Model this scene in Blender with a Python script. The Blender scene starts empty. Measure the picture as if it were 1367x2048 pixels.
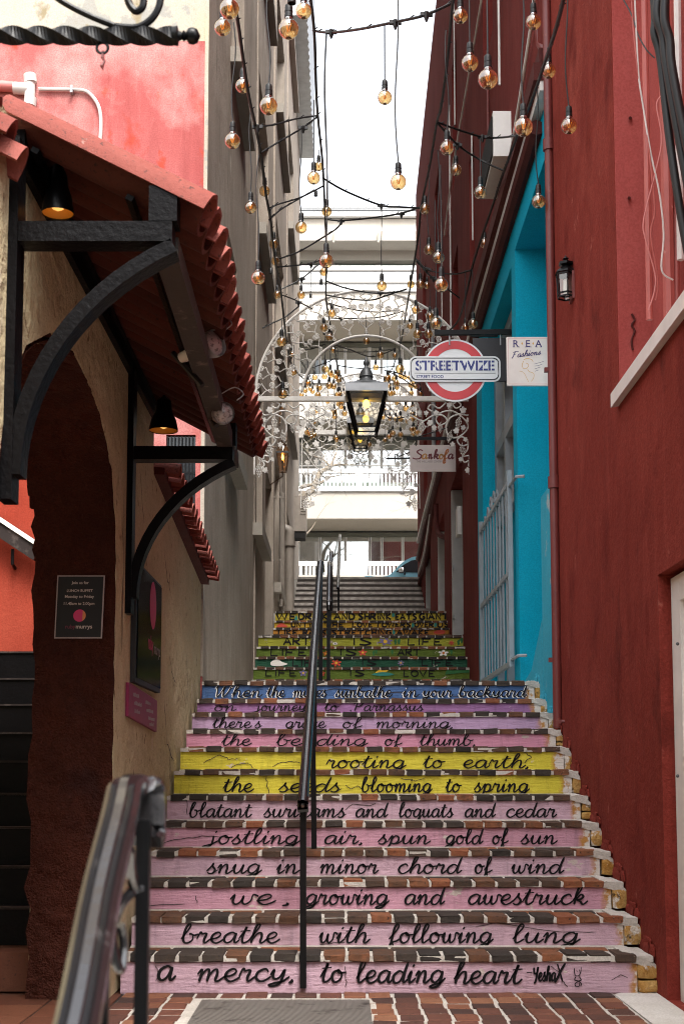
import bpy, bmesh, math, random
from mathutils import Vector, Matrix
R = math.radians
V = Vector
sc = bpy.context.scene
col = sc.collection
rnd = random.Random(11)

# ------------------------------------------------------------------ camera, sky, sun, exposure
CAM = V((0.0, 0.0, 1.013)); F = 2750.0; TH = math.atan(0.1)
cam = bpy.data.cameras.new('camera'); cam_o = bpy.data.objects.new('camera', cam); col.objects.link(cam_o)
cam.sensor_fit = 'VERTICAL'; cam.sensor_height = 36.0; cam.lens = F / 2048 * 36
cam.shift_y = 251.0 / 2048
cam.clip_start = 0.05; cam.clip_end = 500
cam_o.location = CAM; cam_o.rotation_euler = (R(90) + TH, 0, 0)
cam.dof.use_dof = True; cam.dof.focus_distance = 10.5; cam.dof.aperture_fstop = 8.0
sc.camera = cam_o

world = bpy.data.worlds.new('World'); sc.world = world; world.use_nodes = True
wn = world.node_tree; bg = wn.nodes['Background']
sky_t = wn.nodes.new('ShaderNodeTexSky'); sky_t.sky_type = 'NISHITA'; sky_t.sun_disc = False
sky_t.sun_elevation = R(58); sky_t.sun_rotation = R(160); sky_t.dust_density = 4.0; sky_t.air_density = 1.0; sky_t.ozone_density = 1.0
hs = wn.nodes.new('ShaderNodeHueSaturation'); hs.inputs['Saturation'].default_value = 0.22
wn.links.new(sky_t.outputs[0], hs.inputs['Color']); wn.links.new(hs.outputs[0], bg.inputs['Color'])
bg.inputs['Strength'].default_value = 0.15
sun = bpy.data.lights.new('sun', 'SUN'); sun.energy = 1.2; sun.angle = R(24); sun.color = (1.0, 0.95, 0.88)
sun_o = bpy.data.objects.new('sun', sun); col.objects.link(sun_o)
SUN_EL, SUN_AZ = R(58), R(160)
sd = V((math.sin(SUN_AZ) * math.cos(SUN_EL), math.cos(SUN_AZ) * math.cos(SUN_EL), math.sin(SUN_EL)))
sun_o.rotation_euler = sd.to_track_quat('Z', 'Y').to_euler()
sc.view_settings.view_transform = 'Standard'; sc.view_settings.look = 'None'
sc.view_settings.exposure = 1.85; sc.view_settings.gamma = 1.0; sc.view_settings.use_curve_mapping = False
cy = sc.cycles
cy.use_denoising = True
try: cy.denoiser = 'OPENIMAGEDENOISE'
except Exception: pass
cy.max_bounces = 7; cy.diffuse_bounces = 4; cy.glossy_bounces = 3; cy.transmission_bounces = 4; cy.transparent_max_bounces = 24
cy.pixel_filter_type = 'BLACKMAN_HARRIS'; cy.filter_width = 1.0
cy.caustics_reflective = False; cy.caustics_refractive = False; cy.sample_clamp_indirect = 6.0

# ------------------------------------------------------------------ measuring: photograph pixel + distance -> place in the world
CT, ST = math.cos(TH), math.sin(TH)
def ray(u, v):
    xc = (u - 683.5) / F; yc = (1275.0 - v) / F
    return V((xc, CT - ST * yc, ST + CT * yc))
def P(u, v, Y):
    d = ray(u, v); return CAM + d * (Y / d.y)
def PX(u, v, X):
    d = ray(u, v); return CAM + d * (X / d.x)

# ------------------------------------------------------------------ objects
WL = {}
def wl(o): return WL.get(o.name, V((0, 0, 0))) if o else V((0, 0, 0))
def tag(o, label=None, cat=None, group=None, kind=None):
    if label: o['label'] = label
    if cat: o['category'] = cat
    if group: o['group'] = group
    if kind: o['kind'] = kind
    return o
def thing(name, label, cat, loc=(0, 0, 0), group=None, kind=None):
    o = bpy.data.objects.new(name, None); col.objects.link(o); o.location = loc; o.empty_display_size = .1
    WL[o.name] = V(loc)
    return tag(o, label, cat, group, kind)
def place(me, name, loc, parent=None, rot=None, scale=None):
    o = bpy.data.objects.new(name, me); col.objects.link(o)
    o.location = V(loc) - wl(parent)
    if rot is not None: o.rotation_euler = rot
    if scale is not None: o.scale = scale
    if parent: o.parent = parent
    WL[o.name] = V(loc)
    return o
class MB:
    def __init__(s): s.v = []; s.f = []
    def add(s, vs, fs):
        n = len(s.v); s.v += [tuple(p) for p in vs]; s.f += [tuple(i + n for i in f) for f in fs]; return s
    def quad(s, a, b, c, d): return s.add([a, b, c, d], [(0, 1, 2, 3)])
    def box2(s, x0, x1, y0, y1, z0, z1):
        return s.add([(x0, y0, z0), (x1, y0, z0), (x1, y1, z0), (x0, y1, z0), (x0, y0, z1), (x1, y0, z1), (x1, y1, z1), (x0, y1, z1)],
                     [(0, 3, 2, 1), (4, 5, 6, 7), (0, 1, 5, 4), (1, 2, 6, 5), (2, 3, 7, 6), (3, 0, 4, 7)])
    def box(s, c, d): return s.box2(c[0] - d[0] / 2, c[0] + d[0] / 2, c[1] - d[1] / 2, c[1] + d[1] / 2, c[2] - d[2] / 2, c[2] + d[2] / 2)
    def bar(s, p, q, w, h, up=(0, 0, 1)):
        p = V(p); q = V(q); t = (q - p).normalized(); a = t.cross(V(up))
        if a.length < 1e-4: a = t.cross(V((0, 1, 0)))
        a.normalize(); b = a.cross(t); a = a * (w / 2); b = b * (h / 2)
        vs = [p - a - b, p + a - b, p + a + b, p - a + b, q - a - b, q + a - b, q + a + b, q - a + b]
        return s.add(vs, [(0, 3, 2, 1), (4, 5, 6, 7), (0, 1, 5, 4), (1, 2, 6, 5), (2, 3, 7, 6), (3, 0, 4, 7)])
    def tube(s, pts, r, n=8, cap=True):
        pts = [V(p) for p in pts]; m = len(pts); rs = r if isinstance(r, (list, tuple)) else [r] * m
        t0 = (pts[1] - pts[0]).normalized(); ref = V((0, 0, 1)) if abs(t0.z) < .9 else V((0, 1, 0))
        a = t0.cross(ref).normalized(); vs = []
        for i, p in enumerate(pts):
            t = (pts[min(i + 1, m - 1)] - pts[max(i - 1, 0)])
            t = t.normalized() if t.length > 1e-9 else t0
            a = (a - t * a.dot(t)); a = a.normalized() if a.length > 1e-6 else t.orthogonal().normalized()
            b = t.cross(a)
            for k in range(n):
                g = 2 * math.pi * k / n; vs.append(p + (a * math.cos(g) + b * math.sin(g)) * rs[i])
        fs = [(i * n + k, i * n + (k + 1) % n, (i + 1) * n + (k + 1) % n, (i + 1) * n + k) for i in range(m - 1) for k in range(n)]
        if cap: fs += [tuple(range(n))[::-1], tuple((m - 1) * n + k for k in range(n))]
        return s.add(vs, fs)
    def lathe(s, prof, c=(0, 0, 0), n=16, rot=0.0, ax=None, cap=True):
        c = V(c); M = Matrix.Identity(3) if ax is None else V(ax).to_track_quat('Z', 'Y').to_matrix(); vs = []
        for r, z in prof:
            for k in range(n):
                g = rot + 2 * math.pi * k / n; vs.append(c + M @ V((r * math.cos(g), r * math.sin(g), z)))
        m = len(prof)
        fs = [(i * n + k, i * n + (k + 1) % n, (i + 1) * n + (k + 1) % n, (i + 1) * n + k) for i in range(m - 1) for k in range(n)]
        if cap: fs += [tuple(range(n))[::-1], tuple((m - 1) * n + k for k in range(n))]
        return s.add(vs, fs)
    def prism(s, poly, o, ex, ey, ez):
        """poly (2D) in the plane o + x*ex + y*ey, thickness vector ez"""
        o = V(o); ex = V(ex); ey = V(ey); ez = V(ez); n = len(poly)
        vs = [o + ex * x + ey * y for x, y in poly]; vs += [p + ez for p in vs]
        return s.add(vs, [tuple(range(n)), tuple(range(2 * n - 1, n - 1, -1))] + [(i, (i + 1) % n, n + (i + 1) % n, n + i) for i in range(n)])
    def facade(s, o, eu, ev, en, U, W, holes, back):
        """wall face with openings: holes (u0,u1,v0,v1,depth); reveals run inwards along en, then a closed body of depth `back`"""
        o = V(o); eu = V(eu); ev = V(ev); en = V(en)
        us = sorted({0, U} | {h[0] for h in holes} | {h[1] for h in holes}); vs_ = sorted({0, W} | {h[2] for h in holes} | {h[3] for h in holes})
        pt = lambda u, v, d=0: o + eu * u + ev * v + en * d
        for i in range(len(us) - 1):
            for j in range(len(vs_) - 1):
                um = (us[i] + us[i + 1]) / 2; vm = (vs_[j] + vs_[j + 1]) / 2
                if any(h[0] < um < h[1] and h[2] < vm < h[3] for h in holes): continue
                s.quad(pt(us[i], vs_[j]), pt(us[i + 1], vs_[j]), pt(us[i + 1], vs_[j + 1]), pt(us[i], vs_[j + 1]))
        for h in holes:
            u0, u1, v0, v1, d = h[:5]
            s.quad(pt(u0, v0), pt(u0, v1), pt(u0, v1, d), pt(u0, v0, d)); s.quad(pt(u1, v0), pt(u1, v0, d), pt(u1, v1, d), pt(u1, v1))
            s.quad(pt(u0, v1), pt(u1, v1), pt(u1, v1, d), pt(u0, v1, d)); s.quad(pt(u0, v0), pt(u0, v0, d), pt(u1, v0, d), pt(u1, v0))
            if len(h) < 6: s.quad(pt(u0, v0, d), pt(u0, v1, d), pt(u1, v1, d), pt(u1, v0, d))
        b = back
        s.quad(pt(0, 0), pt(0, W), pt(0, W, b), pt(0, 0, b)); s.quad(pt(U, 0), pt(U, 0, b), pt(U, W, b), pt(U, W))
        s.quad(pt(0, W), pt(U, W), pt(U, W, b), pt(0, W, b)); s.quad(pt(0, 0, b), pt(0, W, b), pt(U, W, b), pt(U, 0, b))
        return s
    def mesh(s, name, mat, off=V((0, 0, 0)), smooth=False):
        me = bpy.data.meshes.new(name)
        me.from_pydata([(p[0] - off[0], p[1] - off[1], p[2] - off[2]) for p in s.v], [], s.f)
        if mat: me.materials.append(mat)
        if smooth:
            me.polygons.foreach_set('use_smooth', [True] * len(me.polygons))
            try: me.set_sharp_from_angle(angle=R(42))
            except Exception: pass
        me.update(); return me
    def build(s, name, mat, parent=None, smooth=False):
        off = wl(parent); me = s.mesh(name, mat, off, smooth)
        o = bpy.data.objects.new(name, me); col.objects.link(o)
        if parent: o.parent = parent
        WL[o.name] = V(off)
        return o
def bevel_mesh(mb, name, mat, w=.004, seg=1, jit=0.0, seed=0):
    me = mb.mesh(name, mat); bm = bmesh.new(); bm.from_mesh(me)
    bmesh.ops.recalc_face_normals(bm, faces=bm.faces[:])
    bmesh.ops.bevel(bm, geom=bm.edges[:], offset=w, segments=seg, affect='EDGES', profile=.6)
    q = random.Random(seed)
    if jit:
        for v_ in bm.verts: v_.co += V((q.uniform(-jit, jit), q.uniform(-jit, jit), q.uniform(-jit, jit)))
    bm.to_mesh(me); bm.free(); me.update(); return me

def rough_block(x0, x1, y0, y1, z0, z1, amp, seed, n=5, rnd_=.35):
    """a weathered lump filling a box: subdivided, corners pulled in, pitted"""
    bm = bmesh.new(); bmesh.ops.create_cube(bm, size=2); bmesh.ops.subdivide_edges(bm, edges=bm.edges[:], cuts=n, use_grid_fill=True)
    q = random.Random(seed); c = V(((x0 + x1) / 2, (y0 + y1) / 2, (z0 + z1) / 2)); h = V(((x1 - x0) / 2, (y1 - y0) / 2, (z1 - z0) / 2))
    from mathutils import noise as NZ
    for v_ in bm.verts:
        p = v_.co.copy(); k = 1 - rnd_ * max(0, p.length - 1.15) / .58; p = p * k
        w = V((p.x * h.x, p.y * h.y, p.z * h.z)) + c; d = NZ.noise_vector(w * 16 + V((seed, 0, 0))) * amp + NZ.noise_vector(w * 45 + V((0, seed, 0))) * amp * .5; v_.co = w + d
    mb = MB(); bm.verts.index_update(); mb.add([tuple(v_.co) for v_ in bm.verts], [tuple(v_.index for v_ in f.verts) for f in bm.faces]); bm.free(); return mb

def cr(pts, n=6, closed=False):
    """Catmull-Rom through points (any dimension)"""
    k = len(pts)
    if k < 3: return [tuple(p) for p in pts]
    D = len(pts[0]); out = []
    rng = range(k if closed else k - 1)
    for i in rng:
        g = (lambda j: pts[j % k]) if closed else (lambda j: pts[min(max(j, 0), k - 1)])
        p0, p1, p2, p3 = g(i - 1), g(i), g(i + 1), g(i + 2)
        for t in range(n):
            t /= n; t2 = t * t; t3 = t2 * t
            out.append(tuple(.5 * (2 * p1[d] + (p2[d] - p0[d]) * t + (2 * p0[d] - 5 * p1[d] + 4 * p2[d] - p3[d]) * t2 + (3 * p1[d] - p0[d] - 3 * p2[d] + p3[d]) * t3) for d in range(D)))
    if not closed: out.append(tuple(pts[-1]))
    return out

# ------------------------------------------------------------------ materials
class NT:
    def __init__(s, name, rough=.8, metal=0.0, spec=None):
        s.m = bpy.data.materials.new(name); s.m.use_nodes = True; s.t = s.m.node_tree; s.b = s.t.nodes['Principled BSDF']
        s.b.inputs['Roughness'].default_value = rough; s.b.inputs['Metallic'].default_value = metal
        if spec is not None: s.b.inputs['Specular IOR Level'].default_value = spec
        s.pos = None
    def n(s, k): return s.t.nodes.new(k)
    def l(s, a, b): s.t.links.new(a, b)
    def P(s):
        if s.pos is None: s.pos = s.n('ShaderNodeNewGeometry').outputs['Position']
        return s.pos
    def obj(s): return s.n('ShaderNodeTexCoord').outputs['Object']
    def mapp(s, vec, sc_=(1, 1, 1), loc=(0, 0, 0)):
        m = s.n('ShaderNodeMapping'); s.l(vec, m.inputs[0]); m.inputs['Scale'].default_value = sc_; m.inputs['Location'].default_value = loc; return m.outputs[0]
    def noise(s, scale, detail=4, rough=.55, vec=None, dist=0.0):
        t = s.n('ShaderNodeTexNoise'); s.l(vec or s.P(), t.inputs['Vector']); t.inputs['Scale'].default_value = scale
        t.inputs['Detail'].default_value = detail; t.inputs['Roughness'].default_value = rough; t.inputs['Distortion'].default_value = dist; return t.outputs['Fac']
    def ramp(s, fac, stops):
        r = s.n('ShaderNodeValToRGB'); s.l(fac, r.inputs[0]); e = r.color_ramp.elements
        while len(e) < len(stops): e.new(.5)
        for i, (p, c) in enumerate(stops):
            e[i].position = p; e[i].color = (c, c, c, 1) if isinstance(c, (int, float)) else (*c, 1)
        return r.outputs[0]
    def mix(s, fac, a, b, mode='MIX'):
        m = s.n('ShaderNodeMix'); m.data_type = 'RGBA'; m.blend_type = mode
        if isinstance(fac, (int, float)): m.inputs[0].default_value = fac
        else: s.l(fac, m.inputs[0])
        for i, x in ((6, a), (7, b)):
            if isinstance(x, (tuple, list)): m.inputs[i].default_value = (*x, 1)
            else: s.l(x, m.inputs[i])
        return m.outputs[2]
    def math(s, op, a, b=0.0):
        m = s.n('ShaderNodeMath'); m.operation = op
        for i, x in ((0, a), (1, b)):
            if isinstance(x, (int, float)): m.inputs[i].default_value = x
            else: s.l(x, m.inputs[i])
        return m.outputs[0]
    def color(s, c):
        if isinstance(c, (tuple, list)): s.b.inputs['Base Color'].default_value = (*c, 1)
        else: s.l(c, s.b.inputs['Base Color'])
        return s
    def bump(s, h, strength=.4, dist=.01):
        b = s.n('ShaderNodeBump'); s.l(h, b.inputs['Height']); b.inputs['Strength'].default_value = strength; b.inputs['Distance'].default_value = dist
        s.l(b.outputs[0], s.b.inputs['Normal']); return s

def stucco(name, c1, c2, scale=1.2, streak=.35, bump=.5, dist=.012, bscale=28, spots=(), rough=.88, lump=4.0):
    t = NT(name, rough, spec=.1)
    c = t.mix(t.ramp(t.noise(scale, 6, .6), [(.3, 0.0), (.7, 1.0)]), c1, c2)
    if streak:
        st = t.noise(1.0, 7, .7, t.mapp(t.P(), (4.5, 4.5, .5)), 1.2)
        c = t.mix(t.math('MULTIPLY', t.ramp(st, [(.46, 0.0), (.72, 1.0)]), streak), c, tuple(x * .55 for x in c1))
        st2 = t.noise(1.0, 6, .7, t.mapp(t.P(), (7, 7, .9), (3, 7, 1)), .8)
        c = t.mix(t.math('MULTIPLY', t.ramp(st2, [(.52, 0.0), (.75, 1.0)]), streak * .8), c, tuple(min(1, x * 1.5 + .02) for x in c2))
    for (sc_, ss, lo, hi, seedloc) in spots:
        nn = t.noise(ss, 7, .62, t.mapp(t.P(), (1, 1, .75), seedloc))
        c = t.mix(t.ramp(nn, [(lo, 0.0), (hi, 1.0)]), c, sc_)
    fine = t.noise(90, 3, .6)
    c = t.mix(t.math('MULTIPLY', t.ramp(fine, [(.4, 0.0), (.62, 1.0)]), .38), c, tuple(x * .6 for x in c1))
    t.color(c)
    h = t.math('ADD', t.math('MULTIPLY', t.noise(bscale, 5, .6), .5), t.math('ADD', t.math('MULTIPLY', t.noise(lump, 3, .5), 1.2), t.math('MULTIPLY', t.noise(110, 2, .5), .18)))
    t.bump(h, bump, dist)
    return t.m
def paint(name, c, rough=.4, metal=0.0, wear=None, wlo=.62, whi=.7, wscale=14, bump=.15, var=.25, spec=None):
    t = NT(name, rough, metal, spec)
    cc = t.mix(t.ramp(t.noise(6, 5), [(.3, 0.0), (.75, 1.0)]), c, tuple(x * (1 - var) for x in c))
    if wear: cc = t.mix(t.ramp(t.noise(wscale, 6, .65), [(wlo, 0.0), (whi, 1.0)]), cc, wear)
    t.color(cc)
    if bump: t.bump(t.noise(45, 4), bump, .004)
    return t.m
def plain(name, c, rough=.6, metal=0.0, emit=None, es=0.0):
    t = NT(name, rough, metal); t.color(c)
    if emit: t.b.inputs['Emission Color'].default_value = (*emit, 1); t.b.inputs['Emission Strength'].default_value = es
    return t.m
def clear_glass(name, tint, gloss=.12, rough=.02):
    m = bpy.data.materials.new(name); m.use_nodes = True; t = m.node_tree; t.nodes.clear()
    o = t.nodes.new('ShaderNodeOutputMaterial'); tr = t.nodes.new('ShaderNodeBsdfTransparent'); gl = t.nodes.new('ShaderNodeBsdfGlossy'); mx = t.nodes.new('ShaderNodeMixShader')
    fr = t.nodes.new('ShaderNodeLayerWeight'); fr.inputs[0].default_value = .35
    ma = t.nodes.new('ShaderNodeMath'); ma.operation = 'MULTIPLY_ADD'; ma.inputs[1].default_value = .75; ma.inputs[2].default_value = gloss
    tr.inputs[0].default_value = (*tint, 1); gl.inputs[0].default_value = (1, .95, .88, 1); gl.inputs['Roughness'].default_value = rough
    t.links.new(fr.outputs['Facing'], ma.inputs[0]); t.links.new(ma.outputs[0], mx.inputs[0]); t.links.new(tr.outputs[0], mx.inputs[1]); t.links.new(gl.outputs[0], mx.inputs[2]); t.links.new(mx.outputs[0], o.inputs[0])
    return m
M = {}
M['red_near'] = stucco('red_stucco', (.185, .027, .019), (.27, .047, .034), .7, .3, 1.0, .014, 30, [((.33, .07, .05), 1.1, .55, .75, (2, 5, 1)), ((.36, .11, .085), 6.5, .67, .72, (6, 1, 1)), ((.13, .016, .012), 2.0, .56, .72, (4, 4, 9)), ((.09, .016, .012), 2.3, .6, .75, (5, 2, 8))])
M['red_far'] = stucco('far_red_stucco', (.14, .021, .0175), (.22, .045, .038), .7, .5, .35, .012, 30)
M['red_lit'] = stucco('lit_pale_red_stucco', (.37, .075, .066), (.41, .10, .088), 1.4, .1, .5, .01, 40)  # own pinker tint plus the open light, put into the recess colour
M['pink'] = stucco('pink_stucco', (.42, .095, .09), (.52, .17, .16), .9, .45, .35, .01, 26, [((.46, .055, .03), 2.0, .565, .66, (1, 2, 4)), ((.50, .08, .05), 6.0, .60, .68, (3, 2, 9)), ((.8, .45, .42), .9, .5, .7, (6, 1, 2))])
M['cream'] = stucco('cream_plaster', (.50, .44, .35), (.56, .51, .43), 1.2, .15, .35, .01, 22, [((.36, .36, .33), 1.5, .55, .565, (3, 3, 0)), ((.30, .25, .15), 4, .6, .68, (1, 3, 0)), ((.62, .55, .36), 1.1, .6, .7, (9, 2, 3))])
M['orange_red'] = stucco('orange_red_stucco', (.29, .04, .022), (.36, .065, .038), 1.6, .25, .5, .012, 30)
M['grey'] = stucco('grey_stucco', (.30, .25, .205), (.42, .36, .30), .9, .4, .6, .014, 26, [((.18, .15, .12), .9, .56, .78, (3, 1, 2)), ((.50, .45, .38), 2.2, .66, .70, (7, 1, 2)), ((.12, .10, .08), 7, .70, .74, (2, 8, 2))])
M['grey_trim'] = stucco('grey_trim', (.30, .27, .23), (.36, .33, .29), 3, .1, .2, .006, 50)
M['ochre'] = stucco('ochre_plaster', (.53, .44, .265), (.66, .565, .37), 1.8, .0, 1.0, .034, 16, [((.15, .105, .06), 3.4, .64, .72, (4, 4, 4)), ((.20, .14, .08), 14, .62, .68, (8, 8, 1)), ((.62, .54, .40), 5, .62, .7, (1, 8, 1)), ((.5, .41, .28), 1.2, .58, .75, (7, 2, 1))], lump=7)
M['brown'] = stucco('brown_painted_stone', (.036, .010, .0065), (.072, .019, .011), 2.2, .15, 1.0, .08, 9, [((.035, .012, .01), 3, .58, .7, (1, 6, 2)), ((.30, .12, .08), 9, .72, .78, (2, 2, 2))], rough=.6, lump=5)
M['blue'] = stucco('blue_stucco', (.0, .36, .53), (.01, .40, .57), 1.0, .08, .25, .008, 40, [((.06, .42, .56), 1.0, .64, .8, (2, 8, 2))], rough=.7)
M['blue_pale'] = stucco('pale_blue_stucco', (.04, .38, .53), (.07, .43, .57), 2.0, .2, .5, .012, 30, [((.45, .52, .52), 3.0, .66, .7, (1, 1, 1))], rough=.75)
M['fascia'] = stucco('dark_red_fascia', (.075, .018, .016), (.11, .028, .024), 2, .3, .4, .01, 20, rough=.6)
M['bg_white'] = stucco('white_render', (.70, .70, .69), (.75, .75, .74), .5, .06, .1, .005, 30)
M['bg_cream'] = stucco('cream_render', (.58, .525, .45), (.62, .565, .49), .5, .08, .1, .005, 30)
M['concrete'] = stucco('concrete', (.42, .39, .35), (.55, .52, .47), 4, .2, .5, .008, 50, [((.2, .18, .15), 3, .6, .72, (2, 2, 1))])
M['mortar'] = stucco('mortar', (.47, .43, .38), (.64, .60, .55), 8, .1, .8, .008, 60, [((.24, .21, .18), 5, .62, .72, (2, 2, 5))])
M['asphalt'] = stucco('asphalt', (.045, .045, .045), (.06, .06, .06), 5, 0, .5, .006, 80)
M['timber'] = paint('black_tarred_timber', (.0045, .004, .0045), .38, 0, (.16, .14, .12), .735, .765, 15, .7, spec=.09)
M['timber_in'] = paint('worn_dark_timber', (.03, .022, .02), .7, 0, (.10, .08, .07), .55, .7, 9, .4, spec=.2)
M['black_iron'] = paint('black_iron', (.004, .004, .0045), .34, .0, (.05, .045, .04), .72, .8, 30, .25, spec=.22)
M['rail_paint'] = paint('glossy_black_rail_paint', (.012, .011, .012), .16, 0, (.05, .045, .045), .62, .72, 22, .15, spec=1.0); M['rail_paint'].node_tree.nodes['Principled BSDF'].inputs['IOR'].default_value = 1.62
M['black'] = plain('black_plastic', (.006, .006, .006), .5)
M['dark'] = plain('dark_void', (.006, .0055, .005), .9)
M['white_iron'] = paint('white_painted_iron', (.70, .67, .63), .45, 0, (.42, .34, .29), .68, .75, 20, .1)
M['grey_iron'] = paint('grey_painted_iron', (.30, .34, .37), .4, 0, None, bump=.1)
M['white_paint'] = paint('white_paint', (.78, .76, .72), .5, 0, (.35, .3, .25), .70, .76, 10, .2, .15)
M['door_grey'] = paint('grey_white_door', (.50, .49, .47), .5, 0, (.3, .28, .25), .66, .75, 9, .15)
M['pvc'] = paint('white_pvc', (.74, .70, .66), .35, 0, None, bump=0)
M['pink_pipe'] = paint('pink_pipe', (.62, .2, .18), .5, 0, None)
M['brown_pipe'] = paint('brown_red_pipe', (.17, .034, .03), .45, 0, (.26, .07, .05), .6, .7, 12)
M['red_pipe'] = paint('red_pipe', (.5, .12, .1), .5, 0, (.65, .35, .3), .66, .74, 20)
M['grey_pipe'] = paint('taupe_pipe', (.26, .225, .19), .5, 0, (.16, .14, .12), .6, .72, 8)
M['steel'] = paint('galvanised_steel', (.42, .43, .44), .4, .6, None)
M['lead'] = paint('lead_grey_metal', (.10, .105, .11), .45, .3, (.2, .2, .2), .6, .75, 20)
M['copper'] = paint('aged_copper', (.16, .10, .065), .45, .6, (.08, .2, .17), .6, .7, 25)
M['gold'] = plain('gilt_reflector', (.6, .33, .07), .45)
M['win_glass'] = plain('window_glass', (.03, .035, .04), .06); M['board_glass'] = plain('board_glass', (.004, .004, .004), .14); M['board_glass'].node_tree.nodes['Principled BSDF'].inputs['Specular IOR Level'].default_value = .3; M['board_glass'].node_tree.nodes['Principled BSDF'].inputs['IOR'].default_value = 1.07
M['frost'] = plain('pale_blind', (.62, .63, .62), .5)
M['amber'] = clear_glass('amber_bulb_glass', (.95, .76, .46), .14)
M['pane'] = clear_glass('lantern_glass', (.93, .92, .88), .08)
M['pane_amber'] = clear_glass('warm_lantern_glass', (1.0, .80, .62), .12)
M['filament'] = plain('amber_filament', (1.0, .42, .04), .5)
M['cap'] = plain('bulb_cap_metal', (.6, .6, .6), .3, 1.0)
M['lamp_on'] = plain('lit_yellow_bulb', (1, .7, .1), .5, 0, (1.0, .58, .06), 3.2)
M['lamp_dim'] = plain('lit_lamp_bulb', (1, .7, .3), .5, 0, (1.0, .5, .12), .35)
M['purlin'] = paint('weathered_purlin', (.045, .036, .03), .8, 0, (.15, .12, .10), .58, .7, 9, .4)
M['flame'] = plain('gas_flame', (1, .5, .1), .5, 0, (1.0, .38, .06), 5.0)
M['ink'] = paint('black_lettering_paint', (.006, .005, .006), .6, 0, (.05, .04, .045), .68, .74, 60, 0, spec=.2)
M['ink_white'] = plain('white_lettering_paint', (.72, .72, .70), .6)
M['crack'] = plain('crack', (.03, .022, .018), .9)
# ------------------------------------------------------------------ brick, paving and painted riser materials
def brick_mat(name, stops, nz=.5, stain=.6):
    t = NT(name, .75, spec=.3)
    oi = t.n('ShaderNodeObjectInfo').outputs['Random']
    k = t.math('ADD', oi, t.math('MULTIPLY', t.math('SUBTRACT', t.noise(22, 5, .7), .5), nz))
    c = t.ramp(k, stops)
    c = t.mix(t.ramp(t.noise(55, 4, .7), [(.58, 0.0), (.7, 1.0)]), c, (.02, .016, .014))
    c = t.mix(t.math('MULTIPLY', t.ramp(t.noise(16, 5, .7, t.mapp(t.P(), (1, 1, 1), (5, 1, 9))), [(.69, 0.0), (.74, 1.0)]), stain), c, (.40, .36, .31))
    t.color(c); t.bump(t.noise(70, 5, .65), .6, .006); return t.m
M['brick'] = brick_mat('nosing_brick', [(0, (.022, .018, .015)), (.35, (.045, .033, .026)), (.58, (.075, .042, .027)), (.78, (.13, .056, .028)), (.93, (.23, .085, .038)), (1, (.20, .065, .03))], .6, .1)
M['paver'] = brick_mat('paving_brick', [(0, (.045, .026, .022)), (.35, (.10, .042, .03)), (.6, (.15, .055, .035)), (.85, (.21, .085, .045)), (1, (.24, .11, .06))], .4)
M['tile_floor'] = brick_mat('terracotta_floor', [(0, (.10, .035, .02)), (.6, (.15, .055, .03)), (1, (.19, .075, .04))], .5)
M['tile'] = brick_mat('roof_tile', [(0, (.17, .036, .026)), (.4, (.225, .054, .040)), (.75, (.27, .075, .058)), (1, (.33, .11, .085))], .6, .35)
M['tile_shaded'] = brick_mat('shaded_pan_tile', [(0, (.06, .016, .011)), (.5, (.085, .022, .015)), (1, (.11, .03, .02))], .4)  # darker colour puts the shade under the canopy into the pan tiles
def riser_mat(name, c, dark=.8, edge=1.25):
    t = NT(name, .7, spec=.3)
    b = tuple(x * dark for x in c)
    cc = t.mix(t.ramp(t.noise(3.0, 6, .65), [(.3, 0.0), (.72, 1.0)]), c, b)
    cc = t.mix(t.math('MULTIPLY', t.ramp(t.noise(1, 5, .6, t.mapp(t.P(), (4, 4, 60))), [(.5, 0.0), (.72, 1.0)]), .35), cc, tuple(min(.9, x * 1.25 + .03) for x in c))
    cc = t.mix(t.math('MULTIPLY', t.ramp(t.noise(1, 4, .6, t.mapp(t.P(), (26, 26, 3))), [(.56, 0.0), (.74, 1.0)]), .5), cc, tuple(x * .42 for x in c))
    cc = t.mix(t.ramp(t.noise(5.5, 8, .7, t.mapp(t.P(), (1, 1, 1.6), (4, 0, 2))), [(.635, 0.0), (.65, 1.0)]), cc, (.50, .42, .38))
    sx = t.n('ShaderNodeSeparateXYZ'); t.l(t.P(), sx.inputs[0])   # rusty ochre staining creeping in from the broken right-hand ends
    ed = t.math('SMOOTH_MIN', 1.0, t.math('MULTIPLY', t.math('MAXIMUM', t.math('SUBTRACT', sx.outputs['X'], edge), 0.0), 6.5))
    cc = t.mix(t.ramp(t.math('MULTIPLY', ed, t.math('ADD', t.noise(13, 6, .7), .25)), [(.42, 0.0), (.6, 1.0)]), cc, (.40, .19, .045))
    cc = t.mix(t.ramp(t.math('MULTIPLY', ed, t.math('ADD', t.noise(17, 6, .7, t.mapp(t.P(), (1, 1, 1), (9, 3, 3))), .2)), [(.52, 0.0), (.6, 1.0)]), cc, (.58, .53, .48))
    t.color(cc); t.bump(t.math('ADD', t.noise(30, 5, .65), t.math('MULTIPLY', t.noise(1, 5, .6, t.mapp(t.P(), (9, 9, 80))), 1.0)), .8, .008); return t.m
PK = (.52, .27, .345); PK2 = (.53, .35, .42); LIL = (.44, .29, .45); PUR = (.30, .14, .31); MAG = (.54, .235, .33); YEL = (.62, .53, .045); BLU = (.055, .12, .28)
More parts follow.
